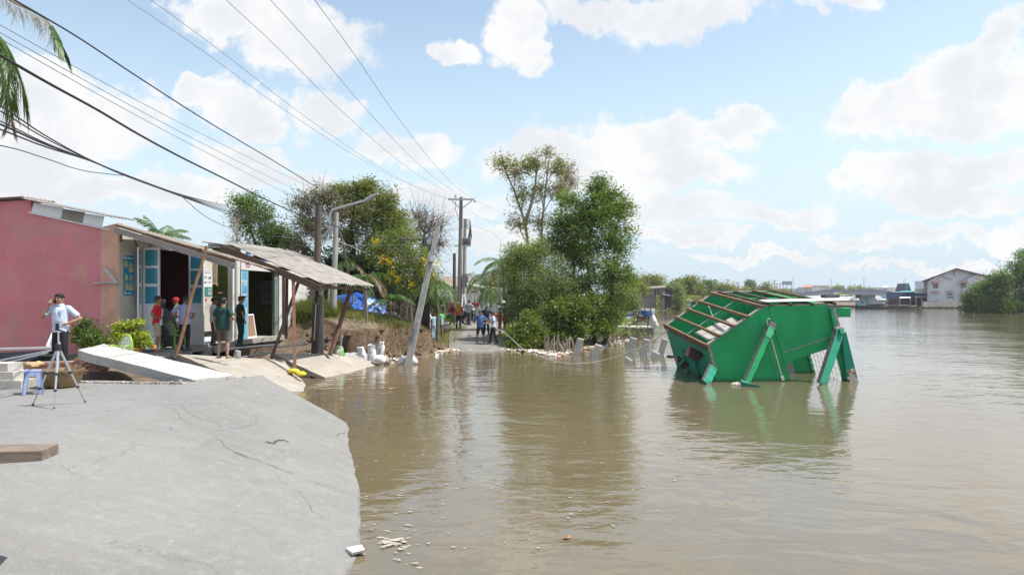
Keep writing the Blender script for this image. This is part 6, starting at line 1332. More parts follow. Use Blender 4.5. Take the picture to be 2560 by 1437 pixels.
sack('white sack with a knotted neck right of the tallest sack', 950, 896, 27.0, 9, 21, seed=3, lean=.1); sack('fat white sack lying at the water edge in front of the others', 947, 909, 26.2, 18, 11, neck=False, seed=4); sack('slumped white sack left of the tallest sack', 907, 898, 27.0, 10, 15, seed=5, lean=-.2)
sack('dirty pinkish sack half in water right of the fat sack', 968, 910, 26.4, 10, 12, mat('pink_sack', (.48, .38, .34), .7, .15, 4, .5, 10), lean=-.3, seed=6, neck=False); sack('small grey sack tucked behind the slumped sack', 900, 886, 27.4, 8, 9, mat('grey_sack', (.36, .34, .32), .7, .15, 4, .5, 10), neck=False, seed=7)
sack('pointed white bag floating left of the leaning pole foot', 1004, 908, 26.3, 8, 8, neck=False, seed=8, marks=False); sack('round white bag floating right of the leaning pole foot', 1036, 909, 26.3, 8, 7, neck=False, seed=9, marks=False); sack('white crumpled bag lying on the far road', 1173, 842, 35.6, 5, 3.5, neck=False, seed=10, marks=False)
tag(MB().bar(U(975, 912, 26.2), U(981, 894, 26.4), .04, .05).build('stick', GREYW), 'short dark stick standing in the water by the pink sack', 'stick')
# foreground timber
wb = MB(); yb = 5.55
TB = mat('weathered_beam', (.25, .195, .155), .9, .3, 3, .8, 30, stretch=(1, 7, 7), dirt=((.44, .39, .33), .40, 3, .7), dirt2=((.09, .06, .045), .38, 4, .8))
a = U(-260, 1166, 4.9); b = U(104, 1153, 4.9)
def beam_pt(px, py, Z): return U(px, py, Z)
P_ = [beam_pt(-230, 1172, 4.7), beam_pt(104, 1152, 4.7), beam_pt(147, 1134, 5.15), beam_pt(-190, 1140, 5.2), beam_pt(-230, 1136, 4.7), beam_pt(104, 1127, 4.7), beam_pt(146, 1108, 5.15), beam_pt(-190, 1112, 5.2)]
wb.hexa(P_); bo = wb.build('timber_beam', TB); tag(bo, 'weathered timber beam end jutting in at the lower left edge', 'beam')
# what carries the beam outside the picture
mb = MB(); c = U(-200, 1160, 4.95); mb.span((c.x - .2, c.y - .2, .6), (c.x + .2, c.y + .2, c.z - .02)); tag(mb.build('beam_trestle', GREYW), 'plain trestle carrying the timber beam just outside the left edge', 'trestle')
tag(MB().hexa([G(862, 1376, .02), G(880, 1387, .02), G(914, 1379, .02), G(905, 1362, .02), G(865, 1368, .06), G(882, 1380, .06), G(912, 1373, .06), G(903, 1360, .06)]).build('foam_block', mat('styrofoam', (.70, .70, .64), .8, .05, 6, .4, 40)), 'white styrofoam block at the edge of the grey road in the water', 'foam block')
mb = MB(); c = G(978, 974, 0); mb.prism([c + V((-.13, 0, .03)), c + V((-.02, -.05, 0)), c + V((.14, 0, .04)), c + V((.0, .06, .0))], (0, 0, .02)); mb.bar(c + V((-.12, 0, .03)), c + V((-.18, 0, .12)), .02, .02); tag(mb.build('dry_husk', BROWNW), 'brown dry palm husk floating off the beige slab', 'husk')
mb = MB(); c = G(1418, 1347, 0); mb.prism([c + V((-.05, 0, .0)), c + V((.0, -.03, .02)), c + V((.05, .01, .01)), c + V((.02, .05, .03)), c + V((-.03, .05, .01))], (0, 0, .006)); tag(mb.build('dead_leaf', BROWNW), 'curled brown leaf floating in the near water', 'leaf')
# floating foam flakes and scraps: nobody could count them
mb = MB(); random.seed(21)
for k in range(300):
    if k < 55: px, py = random.gauss(980, 70), random.uniform(1130, 1437); s = random.uniform(.008, .028)
    elif k < 78: px, py = random.gauss(985, 22), random.gauss(1358, 6); s = random.uniform(.02, .05)
    else: px, py = random.uniform(880, 1700), 880 + 500 * random.random() ** 1.6; s = random.uniform(.006, .022) * (1 + (1000 - min(py, 1000)) / 300)
    c = G(px, py, .004 + .012 * random.random())
    if c.x < -1.0 and c.z and road_at(c.x, c.y) > -.01 and c.y < 14: continue
    n = 7; mb.add([c + V((s * 1.5 * (.35 + .9 * random.random()) * math.cos(2 * PI * j / n), s * (.35 + .9 * random.random()) * math.sin(2 * PI * j / n), 0)) for j in range(n)], [tuple(range(n))])
tag(mb.build('floating_foam', mat('foam_pale', (.36, .33, .27), .8, .15, 9)), 'pale foam flakes and scraps drifting on the brown water', 'foam', kind='stuff')
# rubbish washed up along the waterline
LCOL = [mat('litter_white', (.66, .64, .60), .7, .1), mat('litter_cream', (.50, .42, .30), .8, .15), mat('litter_tan', (.34, .25, .16), .9, .2), mat('litter_blue', (.20, .36, .46), .6, .2), mat('litter_pink', (.52, .25, .22), .7, .2), mat('litter_dark', (.10, .08, .06), .9, .2)]
mb = MB(); random.seed(31)
line = [(975, 905), (1010, 893), (1045, 884), (1090, 880), (1130, 874), (1180, 869), (1250, 871), (1300, 876), (1360, 882), (1400, 889), (1450, 872), (1490, 868), (1540, 858), (1580, 854)]
for k in range(1500):
    t = random.random() * (len(line) - 1); i = int(t); u = t - i; px = line[i][0] + (line[i + 1][0] - line[i][0]) * u; py = line[i][1] + (line[i + 1][1] - line[i][1]) * u
    den = 1.0 if 1090 < px < 1290 or 1330 < px < 1400 else .55
    if random.random() > den: continue
    c = G(px, py + random.gauss(-2, 3.2), random.uniform(0, .06)); s = random.uniform(.025, .13); mb.cur = random.choices(range(6), (34, 26, 20, 5, 7, 8))[0]
    if random.random() < .5: mb.box(c, (s * 1.6, s, s * .4), Matrix.Rotation(random.uniform(0, 3), 3, 'Z') @ Matrix.Rotation(random.uniform(-.7, .7), 3, 'Y'))
    else: mb.ell(c, (s, s * .8, s * .45), 6, 4)
tag(mb.build('shore_litter', LCOL, jitter=.03), 'mixed pale rubbish washed up along the end of the far road', 'litter', kind='stuff')

# ================================================================== POLES, LAMP, WIRES
CP = mat('pole_concrete', (.36, .345, .32), .85, .12, 2, .4, 25, stretch=(4, 4, 1), dirt=((.23, .215, .20), .42, 2, .6)); CPL = mat('pole_light', (.38, .385, .37), .85, .10, 2, .4, 25, dirt=((.26, .265, .255), .42, 2.5, .7)); OLDW = mat('old_pole', (.105, .085, .07), .9, .25, 3, .6, 25, stretch=(4, 4, .6))
def rpole(name, label, b, t, r0, r1, m, cat='pole', n=10): r = root(name, label, cat, b); MB().tube([b, V(b).lerp(V(t), .5), t], [r0, (r0 + r1) / 2, r1], n).build('shaft', m, r, world=True, smooth=50); return r
# wooden pair with meters
p1 = rpole('wooden_pole', 'dark square wooden pole with meter boxes at the awning corner', U(786, 920, 25.9), U(797, 513, 25.9), .145, .125, OLDW, n=8)
p2 = root('concrete_pole', 'slim old concrete pole standing right beside the meter pole', 'pole', U(803, 862, 26.0)); MB().bar(U(804, 925, 26.0), U(802, 700, 26.0), .12, .16).build('shaft', CP, p2, world=True)
mx = root('meter_box', 'grey electricity meter box hanging on the dark wooden pole', 'meter box', U(786, 740, 25.6)); MB().span(U(774, 744, 25.6), U(790, 712, 25.85)).build('case', mat('meter_grey', (.42, .41, .39), .5, .1, 4), mx, world=True); MB().span(U(777, 741, 25.56), U(787, 722, 25.59)).build('lid', mat('meter_lid', (.34, .34, .33), .4, .1), mx, world=True)
mx = root('meter_box', 'pale smaller meter box on the slim concrete pole', 'meter box', U(800, 740, 25.7)); MB().span(U(797, 738, 25.7), U(807, 718, 25.88)).build('case', mat('meter_pale', (.55, .55, .53), .5, .1, 4), mx, world=True); MB().tube(catmull([U(784, 744, 25.6), U(786, 758, 25.6), U(795, 760, 25.6), U(797, 742, 25.6)], 5), .02, 6).build('cable_loop', mat('cable_grey', (.30, .30, .30), .5, .1), mx, world=True)
MB().tube([U(790, 760, 25.62), U(788, 800, 25.6), U(785, 850, 25.62)], .025, 6).build('cable_pipe', STEEL, mx, world=True)
# lamp pole
p3 = rpole('lamp_pole', 'round concrete pole carrying the long armed street lamp', gb(833, 30.0), U(841, 531, 30.0), .145, .10, CP); LAMP = mat('lamp_grey', (.50, .51, .52), .4, .06, metal=.4)
pth = catmull([U(790, 596, 29.9), U(812, 588, 29.8), U(824, 568, 29.7), U(824, 545, 29.7), U(830, 528, 29.7), U(845, 521, 29.6), U(880, 511, 29.4), U(914, 501, 29.2)], 5)
MB().tube(pth, .05, 8).build('lamp_arm', LAMP, p3, world=True, smooth=60)
a, b = U(912, 502, 29.2), U(946, 484, 28.9); dv = (b - a); sv = dv.cross(V((0, 0, 1))).normalized(); nv = sv.cross(dv).normalized(); rings = []
for t, w, h in ((0, .06, .06), (.15, .11, .08), (.5, .15, .085), (.8, .15, .06), (1, .08, .02)):
    c = a + dv * t; rings.append([c + sv * w * math.cos(2 * PI * j / 10) + nv * h * math.sin(2 * PI * j / 10) for j in range(10)])
MB().loft(rings).build('lamp_head', LAMP, p3, world=True, smooth=60)
# leaning pole, with holes and purple stencils
b, t = G(1021, 908, -.0) + V((0, 0, -.6)) - V((.1, 0, 0)), U(1095, 569, 26.4)
b = U(1012, 949, 26.2); p4 = root('leaning_pole', 'leaning grey concrete pole standing in the water with purple stencilled marks', 'pole', G(1021, 908, 0)); MB().bar(b, t, .265, .24, (0, -1, 0), .165, .15).build('shaft', CPL, p4, world=True)
dv = (t - b).normalized(); fwd = V((0, -1, 0)); sv = dv.cross(fwd).normalized(); fn = sv.cross(dv).normalized()
if fn.y > 0: fn = -fn
PUR = mat('purple_paint', (.085, .05, .32), .7, .1)
def on_pole(px, py):
    r = V(((px - CX) / F, 1, -(py - HY) / F)); o = V((0, 0, H)); tt = (b - o).dot(fn) / r.dot(fn); return o + r * tt
off0 = V(p4.location)
for tx, px, py in (("KCC", 1039, 812), ("KCC", 1037, 828), ("BT", 1031.5, 841), ("BT", 1029.5, 853)):
    c = on_pole(px, py); w_ = .125; c = c + fn * (w_ + .002) - off0; M4 = Matrix((sv * (1 if sv.x > 0 else -1), dv, fn)).transposed().to_4x4(); M4.translation = c; fontobj(tx, .115, 'stencil', PUR, p4, M4 @ Matrix.Diagonal((.75, 1.1, 1, 1)))
    for s in (.085, -.085): q = c + dv * s; MB().box(q, (.16, .004, .012), M4.to_3x3() @ Matrix.Rotation(math.radians(90), 3, 'X')).build('stencil_line', PUR, p4)
for k in range(11):
    u = .30 + k * .062; c = b.lerp(t, u) + fn * (.133 - .05 * u); MB().ell(c, (.014, .006, .016), 8, 5).build('hole', DARK, p4, world=True)
for px, py in ((1076, 614), (1080, 598), (1088, 580), (1066, 640)): c = on_pole(px, py) - sv * (.1 if sv.x > 0 else -.1); MB().tube([c, c + V((-.12, -.1, .02)), c + V((-.16, -.1, -.08))], .025, 5).build('wire_clamp', BLACKM, p4, world=True)
MB().tube([on_pole(1078, 640) + fn * .15, on_pole(1078, 655) + fn * .15], .14, 8).build('band', STEEL, p4, world=True)
# T pole with cross arm and transformer pole behind it
ZT = 58.0; p5 = rpole('power_pole', 'tall concrete power pole with a wide cross arm at its top', gb(1148, ZT), U(1153, 493, ZT), .22, .15, mat('pole_brown', (.20, .175, .15), .9, .15, 2, .3, 20, stretch=(3, 3, .5)))
MB().bar(U(1121, 498, ZT - .2), U(1187, 499, ZT - .2), .12, .14).build('cross_arm', STEEL, p5, world=True)
MB().bar(U(1129, 501, ZT - .2), U(1150, 521, ZT - .2), .06, .08).build('brace', STEEL, p5, world=True); MB().bar(U(1180, 502, ZT - .2), U(1155, 521, ZT - .2), .06, .08).build('brace', STEEL, p5, world=True)
for px, py in ((1139, 490), (1125, 497), (1187, 502)): MB().lathe([(.05, 0), (.11, .05), (.07, .1), (.11, .15), (.06, .22), (.02, .3)], U(px, py + 4, ZT - .2), 8).build('insulator', mat('insulator', (.30, .20, .17), .3, .1), p5, world=True)
p6 = rpole('power_pole', 'shorter concrete pole with a transformer ring and looped cables', gb(1160, ZT + 1), U(1163, 547, ZT + 1), .21, .15, CP)
for k in range(3): MB().lathe([(.10, 0), (.22, .05), (.24, .3), (.2, .55), (.08, .62)], U(1159 + 6 * k, 613, ZT + .3), 10).build('transformer_can', mat('can_dark', (.09, .09, .095), .5, .1), p6, world=True, smooth=40)
MB().bar(U(1155, 615, ZT + .3), U(1177, 614, ZT + .3), .5, .12).build('platform', STEEL, p6, world=True)
for k in range(6):
    a = U(1164, 552 + 3 * k, ZT + .8); MB().tube(catmull([a, U(1172 + k, 548 + 6 * k, ZT + .6), U(1176 + .5 * k, 562 + 7 * k, ZT + .5), U(1168 + k, 605, ZT + .5)], 5), .028, 5, False).build('cable_loop', BLACKM, p6, world=True)
mb = MB(); mb.span(U(1161, 706, ZT), U(1172, 688, ZT + .6)); mb.build('switch_box', mat('box_grey', (.34, .35, .36), .5, .1), p6, world=True); MB().span(U(1155, 719, ZT - .2), U(1168, 687, ZT - .1)).build('switch_box', mat('box_dark', (.18, .19, .20), .5, .1), p6, world=True)
MB().tube(catmull([U(1140, 500, ZT), U(1138, 520, ZT), U(1146, 545, ZT), U(1150, 560, ZT)], 4), .02, 4, False).build('jumper_wire', BLACKM, p5, world=True); MB().bar(U(1134, 614, ZT), U(1152, 615, ZT), .08, .08).build('side_arm', STEEL, p5, world=True)
MB().bar(U(1158, 735, ZT), U(1153, 780, ZT - 1.5), .10, .2).build('strut', CPL, p5, world=True); MB().bar(U(1160, 735, ZT), U(1168, 775, ZT - 1.5), .08, .10).build('strut', CPL, p5, world=True)
rpole('wooden_pole', 'short dark tarred pole left of the cross arm pole', gb(1136, 48), U(1136, 633, 48), .13, .11, OLDW); rpole('concrete_pole', 'slim concrete pole at the left edge of the round bush', gb(1250, 53), U(1251, 660, 53), .16, .12, CP)
rpole('shade_pole', 'thin pale post holding the thatch shelter', gb(914, 31), U(913, 720, 31), .07, .06, BARKL)
tag(MB().tube([gb(820, 30.5), U(823, 715, 30.5)], .05, 6).build('thin_post', BARKL), 'thin bright post left of the lamp pole foot', 'post'); tag(MB().tube([gb(1096, 36), U(1093, 735, 36)], .05, 6).build('thin_post', GREYW), 'thin grey post beside the arching young palm', 'post')
# wires, each one thing
def wire(label, pts, r, m=BLACKM, group=None):
    P = catmull([U(*p) for p in pts], 8); return tag(MB().tube(P, r * .62, 5, False).build('wire', m), label, 'wire', group)
WG = mat('bare_wire', (.30, .30, .31), .5, .1, metal=.3)
g1 = 'high wires running to the cross arm pole'
for (x0, tx, ty, lab) in [(318, 1122, 497, 'leftmost'), (376, 1124, 499, 'second'), (565, 1139, 487, 'third'), (676, 1168, 497, 'fourth'), (786, 1187, 501, 'rightmost')]:
    X0 = (x0 - CX) / F * 17.2; a = V(U(x0, 0, 17.0)); e = U(tx, ty, ZT); d0 = a + (a - e) * .55 + V((0, 0, .4)); pts = [d0, a]
    for t in (.2, .4, .6, .8): q = a.lerp(e, t); q.z -= 1.1 * math.sin(PI * t) * (.7); pts.append(q)
    pts.append(e); tag(MB().tube(catmull(pts, 6), .0085, 5, False).build('wire', WG), lab + ' of the high wires descending from the top edge to the cross arm', 'wire')
wire('thick black cable from the top left corner down behind the wooden pole', [(-160, -115, 6.6), (35, 0, 7.8), (195, 94, 8.97), (348, 195, 10.4), (522, 306, 12.7), (700, 412, 16.5), (860, 508, 22.3), (1000, 578, 32), (1130, 640, 56)], .018)
wire('thickest twisted black cable sagging from the left edge to the lamp pole', [(-120, 68, 6.9), (0, 139, 7.6), (122, 209, 8.5), (243, 275, 9.7), (348, 337, 11), (452, 393, 12.8), (557, 445, 15.3), (661, 497, 19), (740, 533, 22.6), (795, 553, 25.9), (840, 565, 29.9), (960, 596, 29.0), (1070, 600, 27.0)], .030)
for nm, y0, y1 in (('upper', 63, 428), ('middle', 82, 452), ('lower', 97, 471)):
    wire('thin bare wire above the twisted cable, %s of three' % nm, [(x, y0 + (y1 - y0) * x / 700 + 10 * math.sin(math.pi * max(0, x) / 800), 1 / (.1316 - (x / 795) * .0930)) for x in (-90, 0, 150, 300, 450, 600, 700, 795)], .009, WG)
for k, (y0, r, lab) in enumerate([(264, .016, 'topmost'), (278, .014, 'second'), (303, .014, 'third'), (311, .022, 'fourth'), (324, .018, 'lowest')]):
    wire(lab + ' of the five black cables bundled together above the pink house roof', [(-110, y0 - (400 - y0) * .42, 6.9), (0, y0, 7.8), (113, y0 + (400 - y0) * .53 + 3, 9.0), (226, 400 + k * .7, 10.8), (317, 438 + k * .8, 12.6), (438, 482 + k, 15.5), (520, 504 + k * 3, 18), (600, 522 + 6 * k, 20.6), (700, 545 + 10 * k, 23.4), (792, 556 + 9 * k, 25.9)], r)
wire('thin black wire under the bundle joining it above the shop roof', [(-250, 330, 6.6), (0, 364, 7.8), (110, 395, 9), (210, 427, 11), (318, 440, 13)], .011)
wire('black wire dropping from the bundle to the awning roof', [(450, 487, 16.5), (520, 545, 19), (600, 578, 22), (680, 590, 25), (790, 600, 25.9)], .014); wire('grey wire running level between the lamp pole and the leaning pole', [(800, 607, 26), (860, 613, 29), (940, 614, 29), (1060, 612, 26.6)], .012, WG)
wire('white cable crossing to the young palm behind the leaning pole', [(840, 600, 30), (930, 640, 32), (1000, 680, 36), (1080, 720, 45), (1140, 735, 56)], .02, mat('white_cable', (.6, .6, .6), .5, .05)); wire('black wire from the leaning pole top to the tarred pole', [(1086, 632, 26.5), (1100, 655, 32), (1115, 678, 40), (1136, 690, 48)], .02); wire('thin wire from leaning pole to the transformer pole', [(1080, 612, 26.5), (1100, 650, 36), (1125, 650, 46), (1150, 620, 58)], .02)
for k, (y0, y1) in enumerate([(690, 676), (697, 690), (686, 660)]): wire(['middle', 'lowest', 'top'][k] + ' of three grey cables slung from the transformer pole to the slim pole', [(1158, y0 - 4, 58.5), (1185, y0 - 6 + 4 * k, 57), (1215, y0 + 4, 55), (1250, y1, 53)], .04, mat('cable_grey', (.30, .30, .30), .5, .1))
for k, (x1, y1) in enumerate([(1330, 560), (1345, 575), (1300, 640)]): wire(['upper', 'lower', 'lowest'][k] + ' thin wire running on from the power poles behind the eucalyptus', [(1187 - 10 * k, 501 + 30 * k, ZT), (1240, 525 + 22 * k + 10 * k, 75), (x1, y1 + 6 * k, 110), (x1 + 120, y1 + 55, 180)], .02, WG)
# rope across the water to the green house
P = catmull([U(1215, 806, 33.6), U(1250, 825, 33.2), U(1275, 843, 32.2), U(1310, 873, 30.0), U(1360, 894, 27.6), U(1410, 907, 25.9), U(1460, 908, 25.4), U(1510, 900, 25.2), U(1560, 884, 24.8), U(1625, 857, 24.4), U(1672, 822, 23.9)], 6)
tag(MB().tube(P, .014, 6, False).build('rope', mat('rope_white', (.48, .46, .41), .8, .08, 9)), 'white rope sagging from the men on the road to the green house', 'rope')
for k, (pp_, lab) in enumerate([([(1595, 858, 29), (1600, 885, 27), (1604, 915, 26), (1610, 930, 25.5)], 'bent rebar rising from the water between the stubs'), ([(1617, 885, 26), (1617, 915, 25.7), (1619, 935, 25.4)], 'thin upright rebar below the middle stub'), ([(1632, 930, 24.5), (1640, 924, 24.6), (1646, 916, 24.7)], 'short slanting bar sticking out of the water near the green house')]): tag(MB().tube(catmull([U(*p) for p in pp_], 4), .013, 5).build('rebar', BLACKM), lab, 'rebar')
# concrete stubs of the drowned house
STB = mat('stub_concrete', (.24, .25, .24), .9, .12, 3, .4, 25, dirt=((.16, .175, .17), .42, 3, .6))
for k, (b0, b1, tl, tr_, lab) in enumerate([((1431, 887), (1447, 887), (1443, 846), (1459, 850), 'round topped concrete stub nearest the dead stakes'), ((1475, 896), (1494, 896), (1488, 861), (1505, 867), 'smooth pale concrete stub second from the left'), ((1563, 888), (1581, 888), (1576, 844), (1592, 849), 'rough tall concrete stub left of the middle pair'), ((1598, 887), (1616, 887), (1610, 848), (1626, 852), 'tall concrete stub just behind the upright rebar'),
                                              ((1644, 887), (1659, 887), (1656, 847), (1670, 851), 'tall concrete stub nearest the green house'), ((1625, 896), (1645, 896), (1631, 878), (1651, 887), 'short broken stub in front of the one nearest the green house'), ((1556, 909), (1577, 909), (1565, 893), (1581, 903), 'low wedge shaped stub standing foremost in the water')]):
    a, b = G(*b0), G(*b1); Z0 = a.y; T0, T1 = U(*tl, Z0 + .12), U(*tr_, Z0 + .12); dn = V((-.15, 0, -.5)); bk = V((.06, .30, .0)); mb = MB(); mb.hexa([a + dn, b + dn, b + dn + bk, a + dn + bk, T0, T1, T1 + bk + V((0, 0, .03)), T0 + bk + V((0, 0, .03))]); tag(mb.build('concrete_stub', STB, jitter=.015), lab, 'concrete stub')
# jetty with pump
jt = root('jetty', 'short concrete jetty beside the mangroves with a blue pump frame on it', 'jetty', G(1580, 838, 0)); JC = mat('jetty_concrete', (.17, .155, .135), .92, .2, 3, .5, 20, stretch=(1, 1, 3), dirt=((.30, .28, .25), .40, 2, .7)); Zj = G(1580, 838, 0).y
def J(px, py, dz=0): return U(px, py, Zj + dz)
MB().hexa([J(1505, 834), J(1627, 841), J(1627, 841) + V((.2, 2.4, 0)), J(1505, 834) + V((0, 2.4, 0)), J(1505, 818), J(1628, 820), J(1628, 820) + V((.2, 2.4, 0)), J(1505, 818) + V((0, 2.4, 0))]).build('deck_beam', JC, jt, world=True)
a_ = J(1505, 818); MB().hexa([a_ + V((-.2, -.05, .002)), J(1628, 820) + V((.1, -.05, .002)), J(1628, 820) + V((.3, 2.5, .002)), a_ + V((-.2, 2.5, .002)), a_ + V((-.2, -.05, .06)), J(1628, 820) + V((.1, -.05, .06)), J(1628, 820) + V((.3, 2.5, .06)), a_ + V((-.2, 2.5, .06))]).build('deck', CONC, jt, world=True)
for px in (1547, 1621): p = J(px, 838, .3); MB().span((p.x - .15, p.y, -.8), (p.x + .15, p.y + .3, p.z + .2)).build('pile', JC, jt, world=True)
p = J(1578, 838, 2); MB().span((p.x - .1, p.y, -.8), (p.x + .1, p.y + .2, p.z + .2)).build('pile', JC, jt, world=True); p = J(1631, 832, 1.2); MB().span((p.x - .08, p.y, -.6), (p.x + .1, p.y + .5, p.z + .35)).build('pile', JC, jt, world=True)
pf = root('pump_frame', 'blue steel pump frame with a long inclined shaft on the jetty', 'pump', J(1606, 817, .4)); BLP = mat('blue_steel', (.02, .06, .20), .45, .15, 5, dirt=((.03, .04, .08), .4, 6, .7)); DKS = mat('dark_steel', (.03, .035, .06), .5, .1)
for p, q in (((1592, 817), (1596, 782)), ((1619, 818), (1622, 784)), ((1593, 802), (1620, 803)), ((1595, 782), (1622, 788)), ((1588, 782), (1596, 796))): MB().bar(J(*p, .3), J(*q, .3), .07, .07).build('frame_bar', DKS, pf, world=True)
MB().tube([J(1515, 799, .6), J(1589, 785, .4)], .075, 8).build('shaft_tube', BLP, pf, world=True); MB().tube([J(1520, 794, .7), J(1560, 788, .6)], .04, 6).build('rail', LAMP, pf, world=True); MB().bar(J(1541, 816, .5), J(1554, 793, .5), .05, .05).build('stay', DKS, pf, world=True); MB().bar(J(1585, 779, .4), J(1604, 779, .4), .06, .06).build('lever', DKS, pf, world=True)
MB().lathe([(.03, -.3), (.22, -.28), (.22, .28), (.03, .3)], J(1619, 786, .4), 14, Matrix.Rotation(math.radians(75), 3, 'X')).build('drum', BLP, pf, world=True, smooth=40); MB().span(J(1605, 788, .2), J(1614, 776, .6)).build('gear_case', BLP, pf, world=True); MB().span(J(1600, 800, .2), J(1613, 790, .7)).build('motor', RUST, pf, world=True)
MB().tube(catmull([J(1550, 800, .5), J(1562, 809, .5), J(1578, 811, .5), J(1592, 803, .4)], 5), .018, 5, False).build('hose', BLACKM, pf, world=True)
a, b = J(1629, 789, .3), J(1641, 817, .2); tag(MB().tube([a, a.lerp(b, .48), a.lerp(b, .5), a.lerp(b, .52), b], [.19, .20, .21, .20, .19], 14).build('plastic_barrel', mat('barrel_white', (.62, .60, .58), .5, .06), smooth=40), 'white plastic barrel hanging off the end of the pump frame', 'barrel')

# ================================================================== FAR ROAD FURNITURE
th = root('thatch_shelter', 'dark palm thatch shelter under a blue tarpaulin behind the grassy bank', 'shelter', U(890, 810, 32.5))
TARP = mat('blue_tarp', (.02, .10, .48), .35, .25, 2.5, .6, 6, dirt=((.15, .33, .62), .44, 3.5, .7)); rows_ = []
for i in range(15):
    r = []
    for j in range(9):
        px = 838 + i * 9.0; py = 727 + (4 if j == 0 else 0) + j * (6.2 + 3.2 * max(0, (i - 9) / 5)) + 12 * abs(i - 6) / 8 + 14 * max(0, (i - 8) / 6); Z_ = 32.8 - j * .12 + .25 * mnoise.noise(V((i * .7, j * .8, 0))); r.append(U(px, py + 3 * mnoise.noise(V((i * .9, j * .9, 4))), Z_))
    rows_.append(r)
mb = MB(); mb.grid(rows_); mb.grid([[p + V((0, .02, -.01)) for p in r][::-1] for r in rows_]); mb.build('tarpaulin', TARP, th, world=True, smooth=60)
FR = mat('dry_thatch', (.11, .085, .06), .95, .3, 4); random.seed(14)
mb = MB()
for k in range(260): px = random.uniform(835, 1030); a = U(px, random.uniform(745, 780), 33.0 + random.uniform(-.3, .4)); mb.tube([a, a + V((random.uniform(-.4, .4), -.1, -random.uniform(.2, .6))), a + V((random.uniform(-.7, .7), -.15, -random.uniform(.5, 1.3)))], [.02, .016, .004], 4, False)
o = mb.build('thatch', FR, th, world=True); o['kind'] = 'stuff'
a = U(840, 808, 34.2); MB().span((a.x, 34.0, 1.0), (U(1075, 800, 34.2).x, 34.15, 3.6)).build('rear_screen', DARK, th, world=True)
for px, pz in ((852, 32.3), (880, 32.2), (975, 32.6), (1000, 32.8)): MB().tube([gb(px, pz), U(px + 2, 735, pz)], .045, 5).build('post', BARK, th, world=True)
MB().tube([U(838, 762, 32.2), U(940, 762, 32.3)], .03, 5).build('rail', BARKL, th, world=True)
tag(MB().ell(U(976, 797, 31.6), (.35, .25, .35), 9, 6).build('bundle', mat('bundle_grey', (.20, .19, .18), .8, .2, 4), jitter=.12), 'grey covered bundle at the foot of the small palm', 'bundle'); tag(MB().bar(U(985, 806, 31.3), U(1002, 792, 31.4), .3, .02, (0, -1, .5)).build('crumpled_sheet', mat('sheet_pale', (.44, .46, .50), .5, .1), jitter=.06), 'pale crumpled sheet lying in the shade right of the bundle', 'sheet')
# dark stall with black awning and bougainvillea
sl = root('market_stall', 'small dark stall with a black cloth awning behind the green shirted man', 'stall', gb(1110, 44)); MB().hexa([U(1085, 742, 43), U(1112, 752, 42), U(1136, 742, 45), U(1108, 735, 46), U(1087, 730, 43), U(1112, 743, 42), U(1138, 738, 45), U(1110, 728, 46)]).build('cloth_awning', mat('awning_grey', (.10, .10, .11), .7, .3, 3), sl, world=True)
for px, Z_ in ((1112, 42.2), (1086, 43), (1136, 45)): MB().tube([gb(px, Z_), U(px, 742, Z_)], .05, 6).build('post', CPL if px == 1112 else DARKW, sl, world=True)
tree('bougainvillea', 'magenta bougainvillea bush beside the stall', gb(1126, 44), [blob(1126, 768, 44, 16, 11, 1)], LF_BOUG, BARK, .03, 900, (.12, .09), .16, 30, cat='bush', nt=5)
tree('road_shrub', 'small green shrub in the planter by the parked motorbike', gb(1115, 41), [blob(1118, 795, 41, 13, 13, 1), blob(1108, 805, 40.5, 14, 6, .6)], LF_LEFT, BARK, .03, 1300, (.10, .06), .14, 30, cat='bush', nt=5)
tag(MB().hexa([U(1105, 822, 40), U(1120, 822, 40), U(1121, 820, 40.6), U(1106, 820, 40.6), U(1104, 808, 40), U(1124, 807, 40), U(1124, 805, 40.6), U(1105, 806, 40.6)]).build('planter', CONCG), 'pale concrete planter box at the left edge of the far road', 'planter')
# barrier of grey panels
ZB = 50.5; br = root('road_barrier', 'grey sheet barrier across the far road', 'barrier', U(1222, 806, ZB)); GP = mat('barrier_grey', (.36, .37, .36), .6, .08, 1.2, dirt=((.26, .26, .25), .4, 2, .6))
for (x0, x1) in ((1190, 1214), (1214.4, 1232), (1232.4, 1257)):
    for (y0, y1) in ((806, 782), (781.6, 769)): MB().span(U(x0, y0, ZB), U(x1, y1, ZB + .08)).build('panel', GP, br, world=True)
mb = MB(); mb.bar(U(1189, 809, ZB + .1), U(1189, 767, ZB + .1), .08, .08); mb.build('post', STEEL, br, world=True); MB().bar(U(1257, 809, ZB + .1), U(1257, 767, ZB + .1), .08, .08).build('post', STEEL, br, world=True)
MB().span(U(1231, 768.5, ZB + .3), U(1252, 761, ZB + .5)).build('top_box', GP, br, world=True); MB().tube([U(1258, 800, ZB), U(1258, 758, ZB)], .05, 6).build('post', WHITEP, br, world=True); MB().ell(U(1258.5, 756, ZB), (.13, .13, .14), 10, 7).build('lamp_globe', WHITEP, br, world=True, smooth=60)
